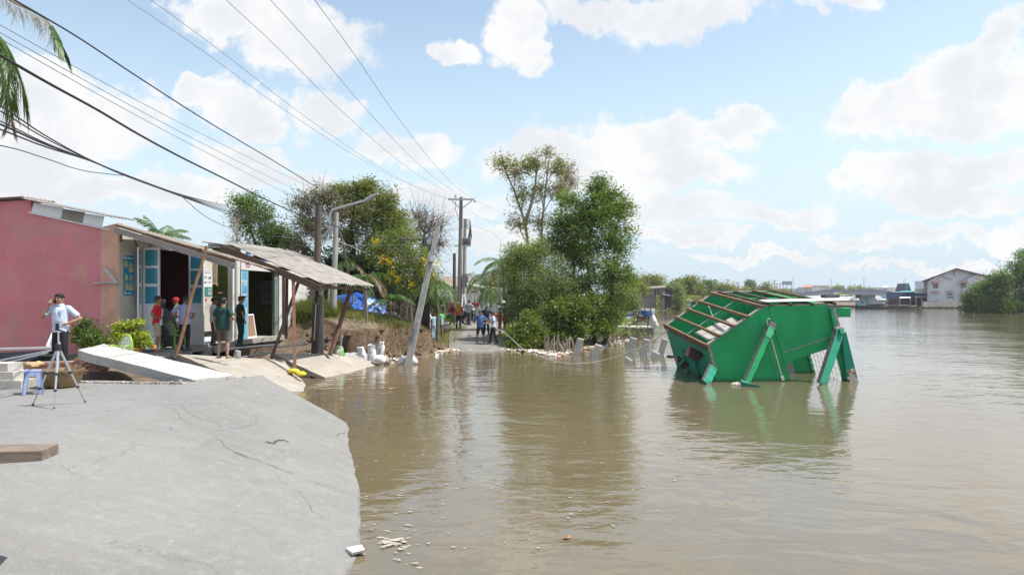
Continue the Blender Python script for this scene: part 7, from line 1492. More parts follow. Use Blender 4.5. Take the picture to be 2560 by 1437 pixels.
# white canopy with yellow sign, pale wall behind
cn = root('gate_canopy', 'flat white canopy on posts with a yellow and white sign standing on it', 'canopy', gb(1195, 66)); Zc = 66
MB().hexa([U(1166, 713, Zc), U(1212, 722, Zc - 3), U(1213, 720, Zc + 1), U(1168, 711, Zc + 3), U(1166, 711, Zc), U(1212, 718, Zc - 3), U(1213, 716, Zc + 1), U(1168, 708, Zc + 3)]).build('roof_slab', mat('canopy_white', (.66, .65, .60), .7, .05), cn, world=True)
for px in (1175, 1187, 1196): MB().tube([gb(px, Zc), U(px, 714, Zc)], .16 if px != 1187 else .07, 8).build('post', mat('post_cream', (.55, .53, .44), .7, .06), cn, world=True)
sg = root('roof_sign', 'small upright yellow and white sign on the flat canopy', 'sign', U(1197, 714, Zc - 1)); MB().span(U(1193, 713, Zc - 1), U(1202, 687, Zc - .9)).build('board', mat('sign_pale', (.66, .70, .66), .5, .05), sg, world=True)
for y0, y1, m_ in ((695, 690, mat('sign_yellow', (.58, .46, .06), .5, .1)), (711, 706, mat('sign_yellow', (.58, .46, .06), .5, .1)), (703, 702, mat('print_blue', (.12, .24, .48), .6, .1)), (699, 697.5, mat('print_blue', (.12, .24, .48), .6, .1))): MB().span(U(1194, y0, Zc - 1.01), U(1201, y1, Zc - 1.004)).build('sign_band', m_, sg, world=True)
wl_ = root('boundary_wall', 'long whitewashed wall behind the canopy on the far road', 'wall', gb(1180, 70)); a = U(1132, 780, 70); b = U(1226, 780, 70); MB().span((a.x, 70, .7), (b.x, 70.2, U(0, 731, 70).z)).build('wall_face', mat('whitewash', (.62, .63, .68), .85, .06, .8, dirt=((.40, .40, .42), .36, 1.2, .6)), wl_, world=True); MB().span((a.x, 69.9, U(0, 731, 70).z + .002), (b.x, 70.3, U(0, 728, 70).z)).build('coping', DARK, wl_, world=True)
for px in (1145, 1165, 1208): p = U(px, 780, 69.9); MB().span((p.x - .1, 69.85, .7), (p.x + .1, 69.99, U(0, 733, 70).z)).build('pier', CPL, wl_, world=True)
fhs = root('far_house', 'pale roofed house behind the white canopy', 'house', V((-6, 90, .9))); MB().span((-3, 0, 0), (4, 4, 3.2)).build('wall', mat('house_pale', (.48, .46, .40), .8, .1), fhs); MB().prism([(-3.4, -.4, 3.2), (-3.4, 4.4, 3.2), (-3.4, 2, 4.6)], (7.8, 0, 0)).build('roof', TIND, fhs)
tree('roadside_tree', 'pale green tree crowd far behind the white canopy', gb(1190, 95), [blob(1180, 715, 95, 26, 22, 1), blob(1230, 720, 90, 20, 26, 1), blob(1145, 730, 95, 20, 18, .7)], LF_FAR, BARK, .2, 3500, (.4, .25), .6, 30, limbs=False)
# motorbikes
def motorbike(label, pos, rz, body, accent):
    r = root('motorbike', label, 'motorbike', pos, rz, 'motorbikes parked on the far road'); RY = Matrix.Rotation(math.radians(90), 3, 'Y'); TY = mat('tyre', (.02, .02, .02), .8, .1)
    for y in (-.62, .62):
        mb = MB(); mb.lathe([(.23, -.04), (.285, -.035), (.30, 0), (.285, .035), (.23, .04), (.225, 0), (.23, -.04)], (0, y, .30), 20, RY, False); w = mb.build('wheel', TY, r, smooth=40); mb = MB(); mb.lathe([(.04, -.05), (.05, -.02), (.05, .02), (.04, .05)], (0, y, .30), 8, RY)
        for q in range(6): a = q * PI / 3; mb.bar((0, y, .30), (0, y + .235 * math.cos(a), .30 + .235 * math.sin(a)), .02, .03)
        mb.build('rim', accent, w)
    MB().hexa([V(p) for p in ((-.09, -.55, .45), (.09, -.55, .45), (.09, .20, .30), (-.09, .20, .30), (-.12, -.75, .72), (.12, -.75, .72), (.11, .05, .62), (-.11, .05, .62))]).build('body', body, r); MB().hexa([V(p) for p in ((-.13, .30, .35), (.13, .30, .35), (.11, .42, .35), (-.11, .42, .35), (-.17, .38, .88), (.17, .38, .88), (.12, .50, .92), (-.12, .50, .92))]).build('leg_shield', body, r)
    mb = MB(); mb.loft([[V((x * w, y, z + t * h)) for x, t in ((-1, 0), (1, 0), (1, 1), (-1, 1))] for y, w, z, h in ((-.72, .10, .74, .06), (-.4, .14, .72, .09), (-.05, .13, .70, .07), (.08, .08, .66, .05))]); mb.build('seat', BLACKM, r)
    MB().tube([(0, .60, .32), (0, .46, .95)], .03, 6).build('fork', STEEL, r); MB().tube(catmull([(-.34, .30, 1.02), (-.18, .42, 1.0), (0, .45, 1.0), (.18, .42, 1.0), (.34, .30, 1.02)], 3), .018, 6).build('handlebar', BLACKM, r); MB().ell((0, .55, .92), (.10, .06, .09), 10, 7).build('headlight', mat('headlight', (.6, .62, .64), .15, .05), r, smooth=60)
    for s in (-1, 1): MB().tube([(s * .24, .38, 1.02), (s * .28, .36, 1.18)], .01, 4).build('mirror_stem', BLACKM, r); MB().ell((s * .29, .36, 1.2), (.055, .015, .04), 8, 6).build('mirror', BLACKM, r)
    MB().box((0, -.80, .66), (.10, .05, .07)).build('tail_light', PR, r); MB().tube([(.13, .1, .28), (.14, -.7, .40)], .035, 8).build('exhaust', STEEL, r); MB().prism([(-.05, .40, .60), (.05, .40, .60), (.05, .85, .58), (.0, .92, .46), (-.05, .85, .58)], (0, 0, .02)).build('front_mudguard', body, r); MB().bar((-.1, 0, .28), (-.22, .05, .0), .02, .02).build('side_stand', STEEL, r)
    return r
MOB = mat('bike_black', (.02, .022, .025), .25, .1); MOO = mat('bike_orange', (.55, .14, .02), .4, .1); MOR = mat('bike_red', (.35, .02, .03), .3, .1); MOBL = mat('bike_blue', (.05, .06, .22), .3, .1); MOW = mat('bike_white', (.5, .5, .5), .3, .1); MOY = mat('bike_yellow', (.55, .36, .03), .4, .1)
motorbike('black scooter with orange wheel rims parked broadside on the far road', RP(1143, 812), -PI / 2 + .25 + PI, MOB, MOO); motorbike('black and chrome motorbike facing out beside the grey shirted man', RP(1178, 806), PI + .35, MOB, STEEL)
motorbike('dark blue motorbike left of the grey shirted man', RP(1163, 808), PI - .2, MOBL, STEEL); motorbike('yellow fronted motorbike behind the grey shirted man', RP(1184, 802), PI + .2, MOY, STEEL); motorbike('white motorbike partly behind the tall bush on the far road', RP(1276, 806), PI * .8, MOW, STEEL); motorbike('dark red motorbike before the grey barrier', RP(1190, 800), PI - .5, MOR, STEEL)

# crumbs of concrete and soil packed along the broken slab edges
random.seed(61); mb = MB()
for k in range(420):
    q = random.random()
    if k % 3 == 0: p = U(460 + 130 * q, 952 - 13 * q, 13.2 + 1.2 * q) + V((random.uniform(-.2, .2), random.uniform(-.1, .5), 0))
    elif k % 3 == 1: p = U(440 + 130 * q, 890 + 44 * q, 18.6 - 3.4 * q) + V((random.uniform(-.15, .15), random.uniform(-.3, .1), 0))
    else: p = U(200 + 260 * q, 958 + random.uniform(-10, 8), 12.9)
    z = max(road_at(p.x, p.y), gz(p.x, p.y)); s_ = random.uniform(.012, .055); mb.box((p.x, p.y, z + s_ * .3), (s_ * 1.5, s_, s_ * .8), Matrix.Rotation(random.uniform(0, 3), 3, 'Z') @ Matrix.Rotation(random.uniform(-.5, .5), 3, 'Y'))
tag(mb.build('crumbs', mat('crumb_mix', (.34, .31, .27), .95, .2, 6, island=.5), jitter=.012, jf=12), 'crumbs of concrete and soil along the broken slab edges', 'rubble', kind='stuff')
# ================================================================== FAR BANK, BRIDGE, BOATS, DISTANT HOUSES
WTH = mat('weathered_boards', (.20, .19, .19), .9, .25, 1.5, .3, 10, stretch=(1, 1, .3), dirt=((.34, .33, .33), .42, .8, .7)); TINF = mat('tin_far', (.50, .52, .54), .6, .1, .5)
Zs = 140.0
sh = root('grey_shack', 'tall grey board shack on stilts beyond the jetty', 'shack', U(1628, 772, Zs))
for k in range(22):   # boards of the front
    x0 = 1592 + k * 3.15; MB().span(U(x0, 770 - 0, Zs + .1 * (k % 2)), U(x0 + 2.9, 744, Zs + .25)).build('board', mat('boards_light', (.30, .29, .285), .9, .2, .8, stretch=(1, 1, .3), dirt=((.17, .16, .16), .4, .8, .7)), sh, world=True); MB().span(U(x0, 743.6, Zs + .1 * (k % 3)), U(x0 + 2.95, 724 - 5 * k / 22, Zs + .3)).build('board', WTH, sh, world=True)
MB().span(U(1592, 770, Zs + .4), U(1661, 722, Zs + 7)).build('core', DARK, sh, world=True); a = U(1589, 724, Zs - .6); MB().hexa([U(1588, 726, Zs - .6), U(1664, 720, Zs - .6), U(1664, 716, Zs + 8), U(1588, 721, Zs + 8), U(1588, 723.5, Zs - .6), U(1664, 717.5, Zs - .6), U(1664, 713.5, Zs + 8), U(1588, 718.5, Zs + 8)]).build('roof', TIND, sh, world=True)
for k in range(7): MB().span(U(1661.5 + k * 2.0, 772, Zs + .5 + 2 * k), U(1663 + k * 2.0, 735 + k, Zs + .7 + 2 * k)).build('side_board', mat('boards_pale', (.38, .37, .36), .9, .2), sh, world=True)
for px in (1598, 1612, 1626, 1640, 1655, 1668): MB().tube([U(px, 780, Zs), U(px, 769, Zs)], .14, 6).build('stilt', BARKL, sh, world=True)
MB().hexa([U(1655, 736, Zs - 1), U(1676, 740, Zs - 1), U(1676, 739, Zs + 4), U(1655, 735, Zs + 4), U(1655, 734.5, Zs - 1), U(1676, 738.5, Zs - 1), U(1676, 737.5, Zs + 4), U(1655, 733.5, Zs + 4)]).build('porch_roof', TINF, sh, world=True)
s2 = root('tin_shed', 'small pale tin shed on stilts right of the board shack', 'shed', U(1716, 771, 158)); Z2 = 158
for k in range(8): MB().span(U(1704 + 2.75 * k, 768, Z2), U(1706.5 + 2.75 * k, 750 + .4 * k, Z2 + .12)).build('tin_panel', TINF, s2, world=True)
MB().span(U(1704, 768, Z2 + .2), U(1726, 753, Z2 + 5)).build('core', DARK, s2, world=True); MB().hexa([U(1701, 748, Z2 - .6), U(1731, 754, Z2 - .6), U(1731, 754, Z2 + 5), U(1701, 748, Z2 + 5), U(1701, 746, Z2 - .6), U(1731, 752, Z2 - .6), U(1731, 752, Z2 + 5), U(1701, 746, Z2 + 5)]).build('roof', TINW, s2, world=True)
for px in (1707, 1716, 1725): MB().tube([U(px, 776, Z2), U(px, 767, Z2)], .16, 6).build('stilt', BARK, s2, world=True)
# trees of the far left bank
FT = [('pale green mangrove mass right of the jetty', 1560, 60, [(1555, 735, 30, 26), (1580, 750, 22, 24), (1540, 765, 26, 20), (1575, 770, 20, 12)], LF_BUSH, 60, (.16, .07), .35),
      ('bare topped tree above the board shack left end', 1580, 130, [(1575, 700, 16, 16), (1600, 722, 20, 14)], LF_FAR, 130, (.34, .2), .6),
      ('round light green tree standing above the board shack', 1628, 165, [(1622, 702, 22, 12), (1640, 705, 18, 14), (1630, 715, 26, 10)], LF_FAR, 165, (.45, .26), .8),
      ('grey green mangrove between the two waterside sheds', 1685, 150, [(1685, 730, 22, 20), (1695, 752, 20, 20), (1672, 725, 12, 14), (1680, 770, 20, 8)], LF_BUSH, 150, (.40, .22), .8),
      ('dark green tree behind the mangrove between the sheds', 1700, 185, [(1705, 712, 18, 12), (1690, 718, 14, 10)], LF_FARD, 185, (.5, .3), .9),
      ('tall yellow green tree behind the tin shed', 1728, 172, [(1722, 706, 22, 14), (1735, 722, 26, 18), (1720, 742, 20, 14), (1740, 750, 18, 14), (1735, 698, 12, 8)], LF_FAR, 172, (.45, .26), .8),
      ('small blue green tree at the left of the bank grove', 1765, 200, [(1765, 718, 16, 14), (1760, 735, 18, 16)], LF_FARD, 200, (.5, .3), .9),
      ('yellowish tree behind the raised corner of the green house', 1800, 205, [(1795, 722, 22, 14), (1815, 725, 22, 16), (1775, 745, 24, 16), (1800, 745, 30, 14)], LF_FAR, 205, (.5, .3), .9),
      ('broad light tree over the green house roof beams', 1850, 215, [(1845, 728, 26, 12), (1865, 735, 24, 12), (1835, 745, 26, 12), (1870, 748, 24, 10)], LF_FAR, 215, (.5, .3), 1.0),
      ('tree with a pointed top left of the bridge end', 1915, 225, [(1915, 722, 12, 12), (1905, 735, 22, 10), (1935, 738, 22, 10), (1900, 748, 24, 8)], LF_FAR, 225, (.55, .32), 1.0),
      ('last tree of the grove beside the bridge end', 1960, 232, [(1955, 735, 20, 9), (1970, 740, 18, 8), (1945, 748, 20, 8)], LF_FAR, 232, (.55, .32), 1.0),
      ('small dark shrub under the bridge deck', 1995, 236, [(1995, 750, 16, 6), (1980, 752, 14, 5)], LF_FARD, 236, (.55, .32), .8),
      ('thin isolated tree rising behind the grove', 1876, 330, [(1875, 710, 7, 8), (1877, 722, 5, 6)], LF_FARD, 330, (.7, .4), .9)]
for lab, px, Z_, bl, lm, zz, lf, cl in FT:
    tree('bank_tree', lab, V(((px - CX) / F * Z_, Z_, .3)), [blob(a, b, Z_, c, d, c * d / 300) for a, b, c, d in bl], lm, BARKL, max(.12, .0012 * Z_), 5200 if Z_ > 100 else 7000, lf, cl, 40, nt=4, twig=.03, cat='tree')
r = root('palm_tree', 'small dark palm crown above the far grove', 'palm', V((73, 225, .5))); palm_ = None; mb = MB(); random.seed(77); T_ = U(1778, 702, 225)
mb.tube([V((T_.x, 225, .5)), T_], [.3, .2], 6); mb.build('trunk', BARK, r, world=True)
for k in range(12): mb = MB(); frond(mb, T_, k * .53, random.uniform(-.1, .9), 3.0, 10, .30, 1.1, 1.2); mb.build('frond', LF_FARD, r, world=True)
mb = MB(); c = 0
for px in range(1530, 2010, 6):
    Z_ = 60 + (px - 1540) * .42 if px < 1700 else 150 + (px - 1700) * .28; p = U(px, HY + (H - .2) * F / Z_, Z_); mb.ell(p, (.012 * Z_, .012 * Z_, .006 * Z_), 7, 5)
# undergrowth along the far left bank
N_ = 9000; px = RNG.uniform(1640, 2000, N_); Zv = 152 + (px - 1700) * .28 + RNG.uniform(0, 6, N_); X_ = (px - CX) / F * Zv; zz = .2 + RNG.random(N_) ** 1.6 * 3.0
leaf_cloud('bank_scrub', np.stack([X_, Zv, zz], 1), .55, .35, LF_FAR, None); tag(bpy.data.objects['bank_scrub'], 'continuous low scrub along the far left river bank', 'scrub', kind='stuff')
N_ = 5000; tt = RNG.random(N_); X_ = 6.3 + tt * 8 + RNG.normal(size=N_) * .9; Zv = 42 + tt * 60; zz = .2 + RNG.random(N_) ** 1.5 * (1.0 + 1.4 * tt)
leaf_cloud('bank_scrub', np.stack([X_, Zv + RNG.normal(size=N_), zz], 1), .22, .11, LF_BUSH, None); tag(bpy.data.objects['bank_scrub.001'], 'low scrub along the bank behind the jetty', 'scrub', kind='stuff')
# right bank mangroves
for lab, px, Z_, bl in [('leftmost round mangrove next to the white house', 2445, 122, [(2440, 745, 26, 30), (2430, 770, 24, 12), (2465, 730, 26, 26), (2455, 765, 26, 16)]), ('tallest mangrove crown at the right edge of the frame', 2545, 117, [(2535, 690, 40, 34), (2560, 660, 34, 30), (2555, 735, 44, 40), (2590, 700, 50, 50), (2600, 760, 50, 25)]), ('middle mangrove of the right bank', 2500, 116, [(2500, 700, 28, 26), (2490, 735, 34, 36), (2510, 765, 40, 20), (2480, 770, 30, 14), (2475, 715, 16, 16)]), ('mangrove beyond the right edge of the frame', 2680, 112, [(2680, 700, 60, 50), (2660, 755, 60, 30)])]:
    tree('mangrove_tree', lab, V(((px - CX) / F * Z_, Z_, .3)), [blob(a, b, Z_, c, d, c * d / 700) for a, b, c, d in bl], LF_RB, BARK, .2, 13000, (.36, .17), .55, 34, nt=4, twig=.03)
for lab, px, py in [('bare dark treetop sticking out above the right mangroves', 2556, 636)]: tree('tall_tree', lab, V(((px - CX) / F * 125, 125, .3)), [blob(px, py, 125, 6, 8, 1), blob(px + 20, py - 6, 125, 14, 14, 1)], LF_FARD, BARK, .2, 900, (.4, .2), .5, 26)
# white riverside house
Zh = 174.0; k_ = Zh / F; hw = root('white_house', 'large white gabled riverside house with small red window hoods', 'house', U(2385, 770, Zh)); WH = mat('house_white', (.58, .60, .66), .85, .05, .3, dirt=((.40, .41, .44), .38, .35, .7)); REDT = mat('red_tile', (.105, .03, .028), .7, .15, 1)
def h(px, py, dz=0.0): return U(px, py, Zh + dz)
HD = V((.652, 1, 0)).normalized()
MB().prism([h(2318, 753), h(2475, 753), h(2475, 692), h(2391, 672), h(2318, 701)], HD * 16).build('wall', WH, hw, world=True)
MB().prism([h(2305, 702, -1), h(2391, 670, -1), h(2391, 672.4, -1), h(2305, 704, -1)], HD * 18).build('roof', REDT, hw, world=True); MB().prism([h(2391.05, 670, -1), h(2480, 692, -1), h(2480, 694.6, -1), h(2391.05, 672.4, -1)], HD * 18).build('roof', REDT, hw, world=True)
MB().prism([h(2322, 702, -.5), h(2347, 687.5, -.5), h(2380, 699.5, -.5), h(2380, 753, -.5), h(2322, 753, -.5)], (0, .48, 0)).build('front_bay', WH, hw, world=True); MB().prism([h(2409, 701, -.5), h(2443, 686.5, -.5), h(2475, 696, -.5), h(2475, 753, -.5), h(2409, 753, -.5)], (0, .48, 0)).build('front_bay', WH, hw, world=True)
MB().bar(h(2347, 687, -.7), h(2380, 699, -.7), .35, .12).build('bay_coping', CPL, hw, world=True); MB().bar(h(2409, 697, -.7), h(2443, 686, -.7), .35, .12).build('bay_coping', CPL, hw, world=True)
for px, py, rr in ((2391, 682.5, .45), (2346, 696.5, .32), (2444, 694.5, .32)):
    c = h(px, py, -.56); n = 16; dm = bpy.data.objects; MB().prism([c + V((rr * math.cos(2 * PI * j / n), 0, rr * math.sin(2 * PI * j / n))) for j in range(n)], (0, .05, 0)).build('roundel', mat('roundel_tan', (.42, .36, .22), .7, .1), hw, world=True)
    c = c + V((0, -.03, 0)); q = rr * .55; MB().prism([c + V((q, 0, 0)), c + V((0, 0, q)), c + V((-q, 0, 0)), c + V((0, 0, -q))], (0, .02, 0)).build('roundel_star', WHITEP, hw, world=True)
WN = mat('house_window', (.10, .09, .085), .4, .2)
for (x0, x1, y0, y1, hood) in [(2334, 2344, 720, 710, (2329, 2349, 707.5, 704)), (2405.5, 2415, 718.5, 708, (2401, 2420, 706, 702)), (2369, 2382, 738, 734.5, (2366, 2386, 730, 726.5)), (2369, 2382, 745, 741.5, None), (2405.5, 2420, 751, 738, (2401, 2422, 735.5, 732)), (2331, 2345, 752.5, 752, (2330, 2350, 731.5, 728))]:
    w = MB().span(h(x0, y0, -.62), h(x1, y1, -.505)).build('window', WN, hw, world=True); MB().span(h((x0 + x1) / 2 - .5, y0, -.65), h((x0 + x1) / 2 + .5, y1, -.622)).build('mullion', CPL, w, world=True)
    if hood: a, b, c0, d0 = hood; MB().hexa([h(a - 1, c0, -1.3), h(b + 1, c0, -1.3), h(b, c0, -.52), h(a, c0, -.52), h(a, d0 + .8, -1.1), h(b, d0 + .8, -1.1), h(b, d0, -.52), h(a, d0, -.52)]).build('window_hood', REDT, hw, world=True)
MB().span(h(2318, 770, .3), h(2318.9, 690, 4)).build('downpipe', REDT, hw, world=True) if False else None
MB().span(h(2304, 733, 1), h(2319, 722, 4)).build('balcony', CPL, hw, world=True); MB().span(h(2310, 733, 4), h(2319, 703, 8)).build('side_wing', WH, hw, world=True)
qy = root('quay_wall', 'long pale concrete quay wall below the white house', 'wall', U(2360, 772, Zh - 3))
for kx in range(6): x0 = 2308 + kx * 17.4; a, b = U(x0, 767.5, Zh - 3), U(x0 + 17.1, 753.5, Zh - 3); MB().span(a, b + V((0, .5, 0))).build('panel', mat('quay_conc', (.42, .40, .36), .9, .12, .6, dirt=((.26, .24, .21), .42, .5, .7)), qy, world=True)
MB().span(U(2296, 775, Zh - 2.6), U(2412, 768, Zh - 1)).build('footing', DARK, qy, world=True)
for px in range(2300, 2412, 14): MB().tube([U(px, 776, Zh - 3.2), U(px, 766, Zh - 3.2)], .18, 6).build('pile', JC, qy, world=True)
# sheds left of the white house
def vdir(px, L): return V(((px - CX) / F, 1, 0)).normalized() * L
def shed(name, label, x0, x1, y0, y1, Z_, wallm, roofm, over=3, tilt=2, dep=5, cat='shed', posts=()):
    r = root(name, label, cat, U((x0 + x1) / 2, y0, Z_)); MB().span(U(x0, y0, Z_), U(x1, y1 + tilt, Z_ + dep)).build('wall', wallm, r, world=True); MB().hexa([U(x0 - over, y1 + tilt, Z_ - 1), U(x1 + over, y1 + tilt - .5, Z_ - 1), U(x1 + over, y1 - 1, Z_ + dep + 1), U(x0 - over, y1 - .5, Z_ + dep + 1), U(x0 - over, y1 + tilt - 1.4, Z_ - 1), U(x1 + over, y1 + tilt - 2, Z_ - 1), U(x1 + over, y1 - 2.4, Z_ + dep + 1), U(x0 - over, y1 - 2, Z_ + dep + 1)]).build('roof', roofm, r, world=True)
    for px in posts: MB().tube([U(px, y0, Z_ - .8), U(px, y1 + tilt, Z_ - .8)], .12, 6).build('post', BARKL, r, world=True)
    return r
DBR = mat('dark_brown_boards', (.075, .045, .035), .9, .2, 1); BLW = mat('blue_wall', (.05, .09, .20), .7, .15, 1); TEAL = mat('teal_sheet', (.09, .30, .30), .6, .1, 1)
shed('boat_shed', 'open dark brown boat shed with a white roof edge', 2253, 2273, 764, 744, 178, DBR, TINW, 4, 2, 6, posts=(2249, 2276)); shed('blue_house', 'dark blue two storey waterside house with teal eaves', 2256, 2290, 764, 729, 186, BLW, TEAL, 4, 2, 8, 'house'); shed('boat_shed', 'dark open shed touching the white house', 2293, 2316, 766, 742, 176, DARK, TIND, 6, 3, 6, posts=(2290, 2304, 2318)); shed('pale_annex', 'pale plastered annex between blue house and white house', 2286, 2308, 742, 727, 190, mat('annex_pale', (.56, .54, .55), .8, .06), CPL, 1, 1, 6, 'house')
a = root('pointed_roof', 'tall narrow teal and dark pointed roof behind the blue house', 'roof', U(2270, 728, 200)); MB().prism([U(2266, 729, 200), U(2279, 729, 200), U(2272.5, 708, 200)], (0, 6, 0)).build('gable', mat('gable_dark', (.10, .11, .14), .7, .1), a, world=True); MB().prism([U(2264.5, 729, 199.8), U(2267, 729, 199.8), U(2272, 708, 199.8), U(2266, 708, 199.8)], (0, .3, 0)).build('roof_edge', TEAL, a, world=True)
# boats
def boat(label, x0, x1, yw, Z_, hullm, cab, cabm, roofm, name='river_boat'):
    r = root(name, label, 'boat', U((x0 + x1) / 2, yw, Z_), 0, 'boats moored at the far bank'); k = Z_ / F; Lx = (x1 - x0) * k; mb = MB(); rings = []
    for t in [i / 10 for i in range(11)]:
        w = 1.1 * math.sin(PI * min(1, .25 + .75 * (1 - abs(2 * t - .9) ** 2.2))) if 0 < t < 1 else .12; w = max(.12, w); sh_ = .35 * abs(2 * t - 1) ** 2; x = -Lx / 2 + t * Lx; rings.append([V((x, -w, .75 + sh_)), V((x, -w * .8, .1)), V((x, 0, -.3)), V((x, w * .8, .1)), V((x, w, .75 + sh_)), V((x, 0, .7 + sh_))])
    mb.loft(rings); mb.build('hull', hullm, r, smooth=40)
    for (a, b, z0, z1) in cab: MB().span((-Lx / 2 + a * Lx, -.8, z0), (-Lx / 2 + b * Lx, .8, z1)).build('cabin', cabm, r); MB().span((-Lx / 2 + a * Lx - .2, -1.0, z1 + .002), (-Lx / 2 + b * Lx + .25, 1.0, z1 + .12)).build('cabin_roof', roofm, r); w = MB().span((-Lx / 2 + (a + .3 * (b - a)) * Lx, -.84, z0 + .45 * (z1 - z0)), (-Lx / 2 + (a + .7 * (b - a)) * Lx, -.81, z0 + .8 * (z1 - z0))).build('window', WN, r)
    for t in (.12, .2): MB().lathe([(.16, -.08), (.3, -.06), (.3, .06), (.16, .08), (.16, -.08)], (-Lx / 2 + t * Lx, -1.1, .55), 12, Matrix.Rotation(math.radians(90), 3, 'X'), False).build('tyre_fender', BLACKM, r)
    return r
HUL = mat('hull_dark', (.035, .045, .045), .6, .2, 1); HUL2 = mat('hull_brown', (.12, .10, .085), .8, .2, 1)
boat('long dark barge with a pale blue wheelhouse and teal roof', 2138, 2236, 773.5, 165, HUL, [(.05, .22, .9, 2.1), (.34, .66, .85, 1.7)], mat('cabin_blue', (.30, .38, .50), .6, .1, 1), mat('roof_teal', (.08, .26, .26), .6, .1)); boat('low brown cargo boat moored before the boat shed', 2240, 2292, 774, 164, HUL2, [(.1, .5, .75, 1.0)], HUL2, CPL); boat('dark green boat with a small wheelhouse behind the barge', 2150, 2180, 769, 210, mat('hull_green', (.04, .14, .14), .6, .1), [(.2, .6, .9, 3.0)], mat('cab_teal', (.12, .30, .32), .6, .1), HUL); boat('small pale boat beside the wooden piles', 2195, 2240, 771, 190, HUL2, [(.3, .6, .8, 2.2)], CPL, TINW)
shed('cargo_cover', 'grey tarpaulin covered cargo on the long barge', 2170, 2210, 768, 759, 164.2, mat('cover_grey', (.16, .17, .18), .8, .1), mat('cover_grey2', (.26, .27, .26), .8, .1), 1, 1, 1.2, 'cargo')
# bridge
Zb = 250.0; bg = root('bridge', 'low grey concrete bridge across the river far upstream', 'bridge', U(2080, 760, Zb)); BC = mat('bridge_concrete', (.30, .29, .28), .9, .1, .4, dirt=((.20, .195, .19), .4, .3, .6)); BLR = mat('bridge_rail', (.18, .22, .29), .7, .1, 1)
prof = [(1880, 742, 741), (1940, 740, 738), (2000, 736, 732), (2050, 732.5, 725.5), (2080, 731, 722.5), (2110, 731, 724), (2120, 731, 726.5), (2150, 731.5, 722.5), (2180, 732.5, 722.5), (2220, 734, 727), (2250, 736, 732), (2300, 738, 737)]
for (xa, ya, ta), (xb, yb, tb) in zip(prof, prof[1:]):
    MB().hexa([U(xa, ya + 5, Zb), U(xb, yb + 5, Zb), U(xb, yb + 5, Zb + 6), U(xa, ya + 5, Zb + 6), U(xa, ya, Zb), U(xb, yb, Zb), U(xb, yb, Zb + 6), U(xa, ya, Zb + 6)]).build('deck_span', BC, bg, world=True); MB().prism([U(xa, ya, Zb + .2), U(xb, yb, Zb + .2), U(xb, tb, Zb + .2), U(xa, ta, Zb + .2)], (0, .3, 0)).build('parapet', BLR, bg, world=True)
for px, w in ((1985, 4), (2075, 5), (2163, 5), (2240, 4)): MB().span(U(px - w, 768, Zb), U(px + w, 745, Zb + 3)).build('pier', BC, bg, world=True); MB().span(U(px - w * 2, 745, Zb - .3), U(px + w * 2, 736.5, Zb + 4)).build('pier_head', mat('pier_dark', (.10, .10, .10), .9, .1), bg, world=True)
MB().span(U(2085, 735, Zb - 1), U(2096, 731, Zb - .8)).build('sign_plate', PW, bg, world=True); MB().span(U(2098, 735.5, Zb - 1), U(2107, 730, Zb - .8)).build('sign_plate', MOY, bg, world=True)
for k, px in enumerate((1983, 2078, 2160, 2260)): tag(MB().tube([U(px, 738, Zb + 3), U(px, 694 + 4 * (k % 2), Zb + 3), U(px + 3, 692 + 4 * (k % 2), Zb + 3)], .10, 6).build('bridge_lamp', LAMP), 'thin bridge lamp post, ' + ['first from the left', 'second from the left', 'third from the left', 'fourth, in front of the white house'][k], 'lamp post', 'lamp posts on the bridge')
# far settlement behind the bridge
random.seed(17); FW = [mat('far_white', (.56, .57, .58), .8, .05), mat('far_blue', (.34, .42, .52), .8, .05), mat('far_grey', (.40, .41, .43), .8, .05), mat('far_tan', (.46, .40, .33), .8, .05)]
names = ['long white roofed shed just above the far water', 'pale blue shed under the bridge', 'grey roofed hut under the bridge left pier', 'tan hut right of the bridge pier', 'white boat house left of the twin white gables', 'light blue tall house right of the bridge', 'small white stilt house near the barge bow', 'grey stilt house left of the barge', 'white tin roof low under the bridge centre', 'pale low shed behind the barge wheelhouse']
for k, (x0, x1, y0, y1) in enumerate([(2030, 2100, 758, 749), (2085, 2130, 757, 744), (2040, 2066, 757, 746), (2098, 2122, 756, 748), (2118, 2158, 760, 751), (2224, 2252, 752, 734), (2196, 2222, 760, 748), (2060, 2092, 762, 753), (2020, 2060, 752, 744), (2160, 2200, 756, 744)]): shed('stilt_house', names[k], x0, x1, y0 + 2, y1, 345 - (k % 4) * 6, FW[k % 4], TINW if k % 2 == 0 else TINF, 5, 2, 9, 'house')
for k, (px, lab) in enumerate([(2139, 'left one of the twin white pointed gables'), (2152, 'right one of the twin white pointed gables')]): r = root('white_gable', lab, 'gable', U(px, 752, 325)); MB().prism([U(px - 5, 752, 325), U(px + 5, 752, 325), U(px + 2, 738 + k * -1, 325), U(px - 1, 738 - k, 325)], (0, 2, 0)).build('gable', WHITEP, r, world=True)
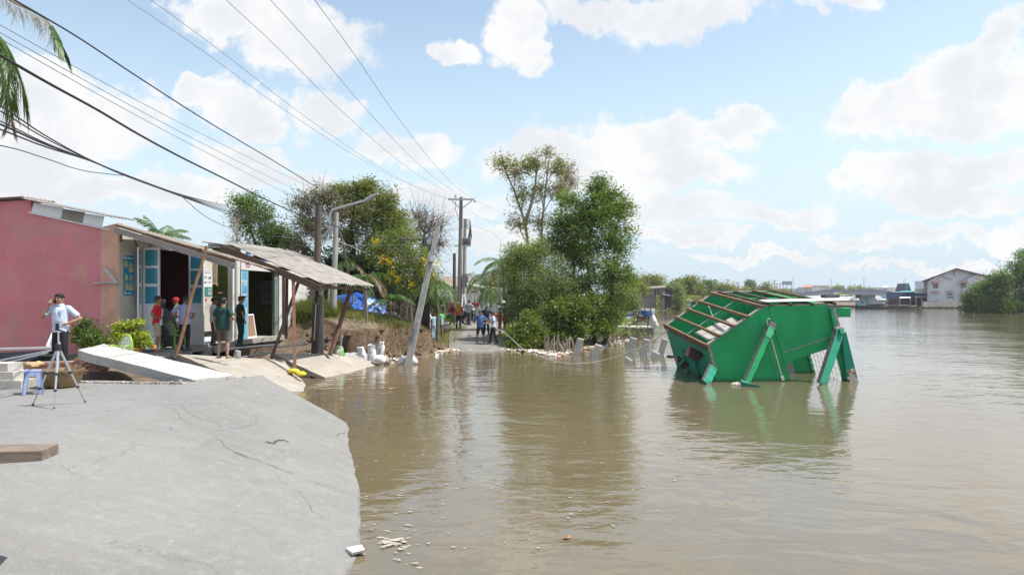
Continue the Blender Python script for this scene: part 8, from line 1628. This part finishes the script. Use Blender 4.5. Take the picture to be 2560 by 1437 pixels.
def block(label, x0, x1, y0, y1, Z_, m_, roof=None, frame=False):
    r = root('far_building', label, 'building', U((x0 + x1) / 2, y0, Z_)); MB().span(U(x0, y0, Z_), U(x1, y1, Z_ + 10)).build('wall', m_, r, world=True)
    if roof is not None: MB().hexa([U(x0 - 2, y1, Z_ - 2), U(x1 + 2, y1, Z_ - 2), U(x1 + 2, y1, Z_ + 12), U(x0 - 2, y1, Z_ + 12), U(x0 + 3, y1 - 6, Z_ + 3), U(x1 - 3, y1 - 6, Z_ + 3), U(x1 - 3, y1 - 6, Z_ + 7), U(x0 + 3, y1 - 6, Z_ + 7)]).build('roof', roof, r, world=True)
    n = max(2, int((x1 - x0) / 9))
    for q in range(n): xx = x0 + (q + .3) * (x1 - x0) / n; MB().span(U(xx, y0 - (y0 - y1) * .35, Z_ - .3), U(xx + (x1 - x0) / n * .4, y0 - (y0 - y1) * .7, Z_ - .02)).build('window', FW[1], r, world=True)
    return r
block('distant white house with a red hipped roof left of the bridge hump', 2010, 2032, 738, 718, 420, FW[0], mat('roof_redfar', (.38, .17, .12), .8, .1)); block('distant tan block right of the red roofed house', 2040, 2056, 736, 714, 430, FW[3]); block('distant pale building with a tall grey hoarding on top', 1930, 2000, 740, 722, 430, FW[0]); block('far grey white long building behind the grove', 1880, 1930, 740, 716, 440, FW[2]); block('tiny white gabled house on the bridge line', 2208, 2220, 728, 719, 420, FW[0], FW[0])
hd = root('hoarding', 'grey billboard frame on the distant pale building', 'billboard', U(1967, 722, 428)); MB().span(U(1956, 712, 428), U(1979, 703, 428.6)).build('board', mat('board_bluegrey', (.26, .30, .36), .7, .05), hd, world=True)
for px in (1942, 1950, 1958, 1968, 1978): MB().bar(U(px, 724, 428.3), U(px, 709, 428.3), .5, .5).build('post', FW[0], hd, world=True)
MB().bar(U(1940, 710, 428.3), U(1980, 710, 428.3), .5, .5).build('rail', FW[0], hd, world=True)
for k, (px, y) in enumerate([(1760, 690), (1818, 698), (1937, 700), (1845, 705)]):
    r = rpole('far_power_pole', ['far power pole above the left of the grove', 'far power pole above the middle of the grove', 'far thick pole left of the hoarding', 'far short pole behind the grove'][k], V(((px - CX) / F * 300, 300, 0)), U(px, y, 300), .3, .2, CP); MB().bar(U(px - 5, y + 2, 300), U(px + 5, y + 2, 300), .2, .2).build('cross_arm', CP, r, world=True)
for lab, px, bl in [('hazy rounded tree left behind the bridge', 2095, [(2095, 724, 16, 8)]), ('hazy rounded tree right behind the bridge', 2140, [(2140, 724, 18, 8), (2150, 726, 14, 7)]), ('hazy dark trees behind the far sheds', 2180, [(2175, 728, 10, 5)])]: tree('far_tree', lab, V(((px - CX) / F * 520, 520, .5)), [blob(a, b, 520, c, d, 1) for a, b, c, d in bl], LF_FAR, BARKL, .5, 1500, (1.4, .9), 1.6, 30, nt=2, limbs=False)
N_ = 16000; px = RNG.uniform(1000, 2700, N_); Zv = RNG.uniform(620, 900, N_); X_ = (px - CX) / F * Zv; zz = RNG.random(N_) * (5.5 + 3.0 * np.sin(px * .03) + 2 * np.sin(px * .011))
leaf_cloud('far_treeline', np.stack([X_, Zv, zz], 1), 3.2, 2.2, LF_FARD, None); tag(bpy.data.objects['far_treeline'], 'hazy far treeline along the horizon beyond the bridge', 'treeline', kind='stuff')

# HAZE: the pale air over the river
mb = MB(); mb.span((-520, -60, -2.4), (1620, 2620, 19.0)); hz = mb.build('haze'); tag(hz, kind='stuff')
m = bpy.data.materials.new('haze_air'); m.use_nodes = True; t = NT(m.node_tree); t.n.clear(); out = t.node('ShaderNodeOutputMaterial'); vp = t.node('ShaderNodeVolumePrincipled')
vp.inputs['Color'].default_value = (.86, .92, 1.0, 1); vp.inputs['Density'].default_value = .00028; vp.inputs['Anisotropy'].default_value = .2
t.l.new(vp.outputs[0], out.inputs['Volume']); hz.data.materials.append(m)
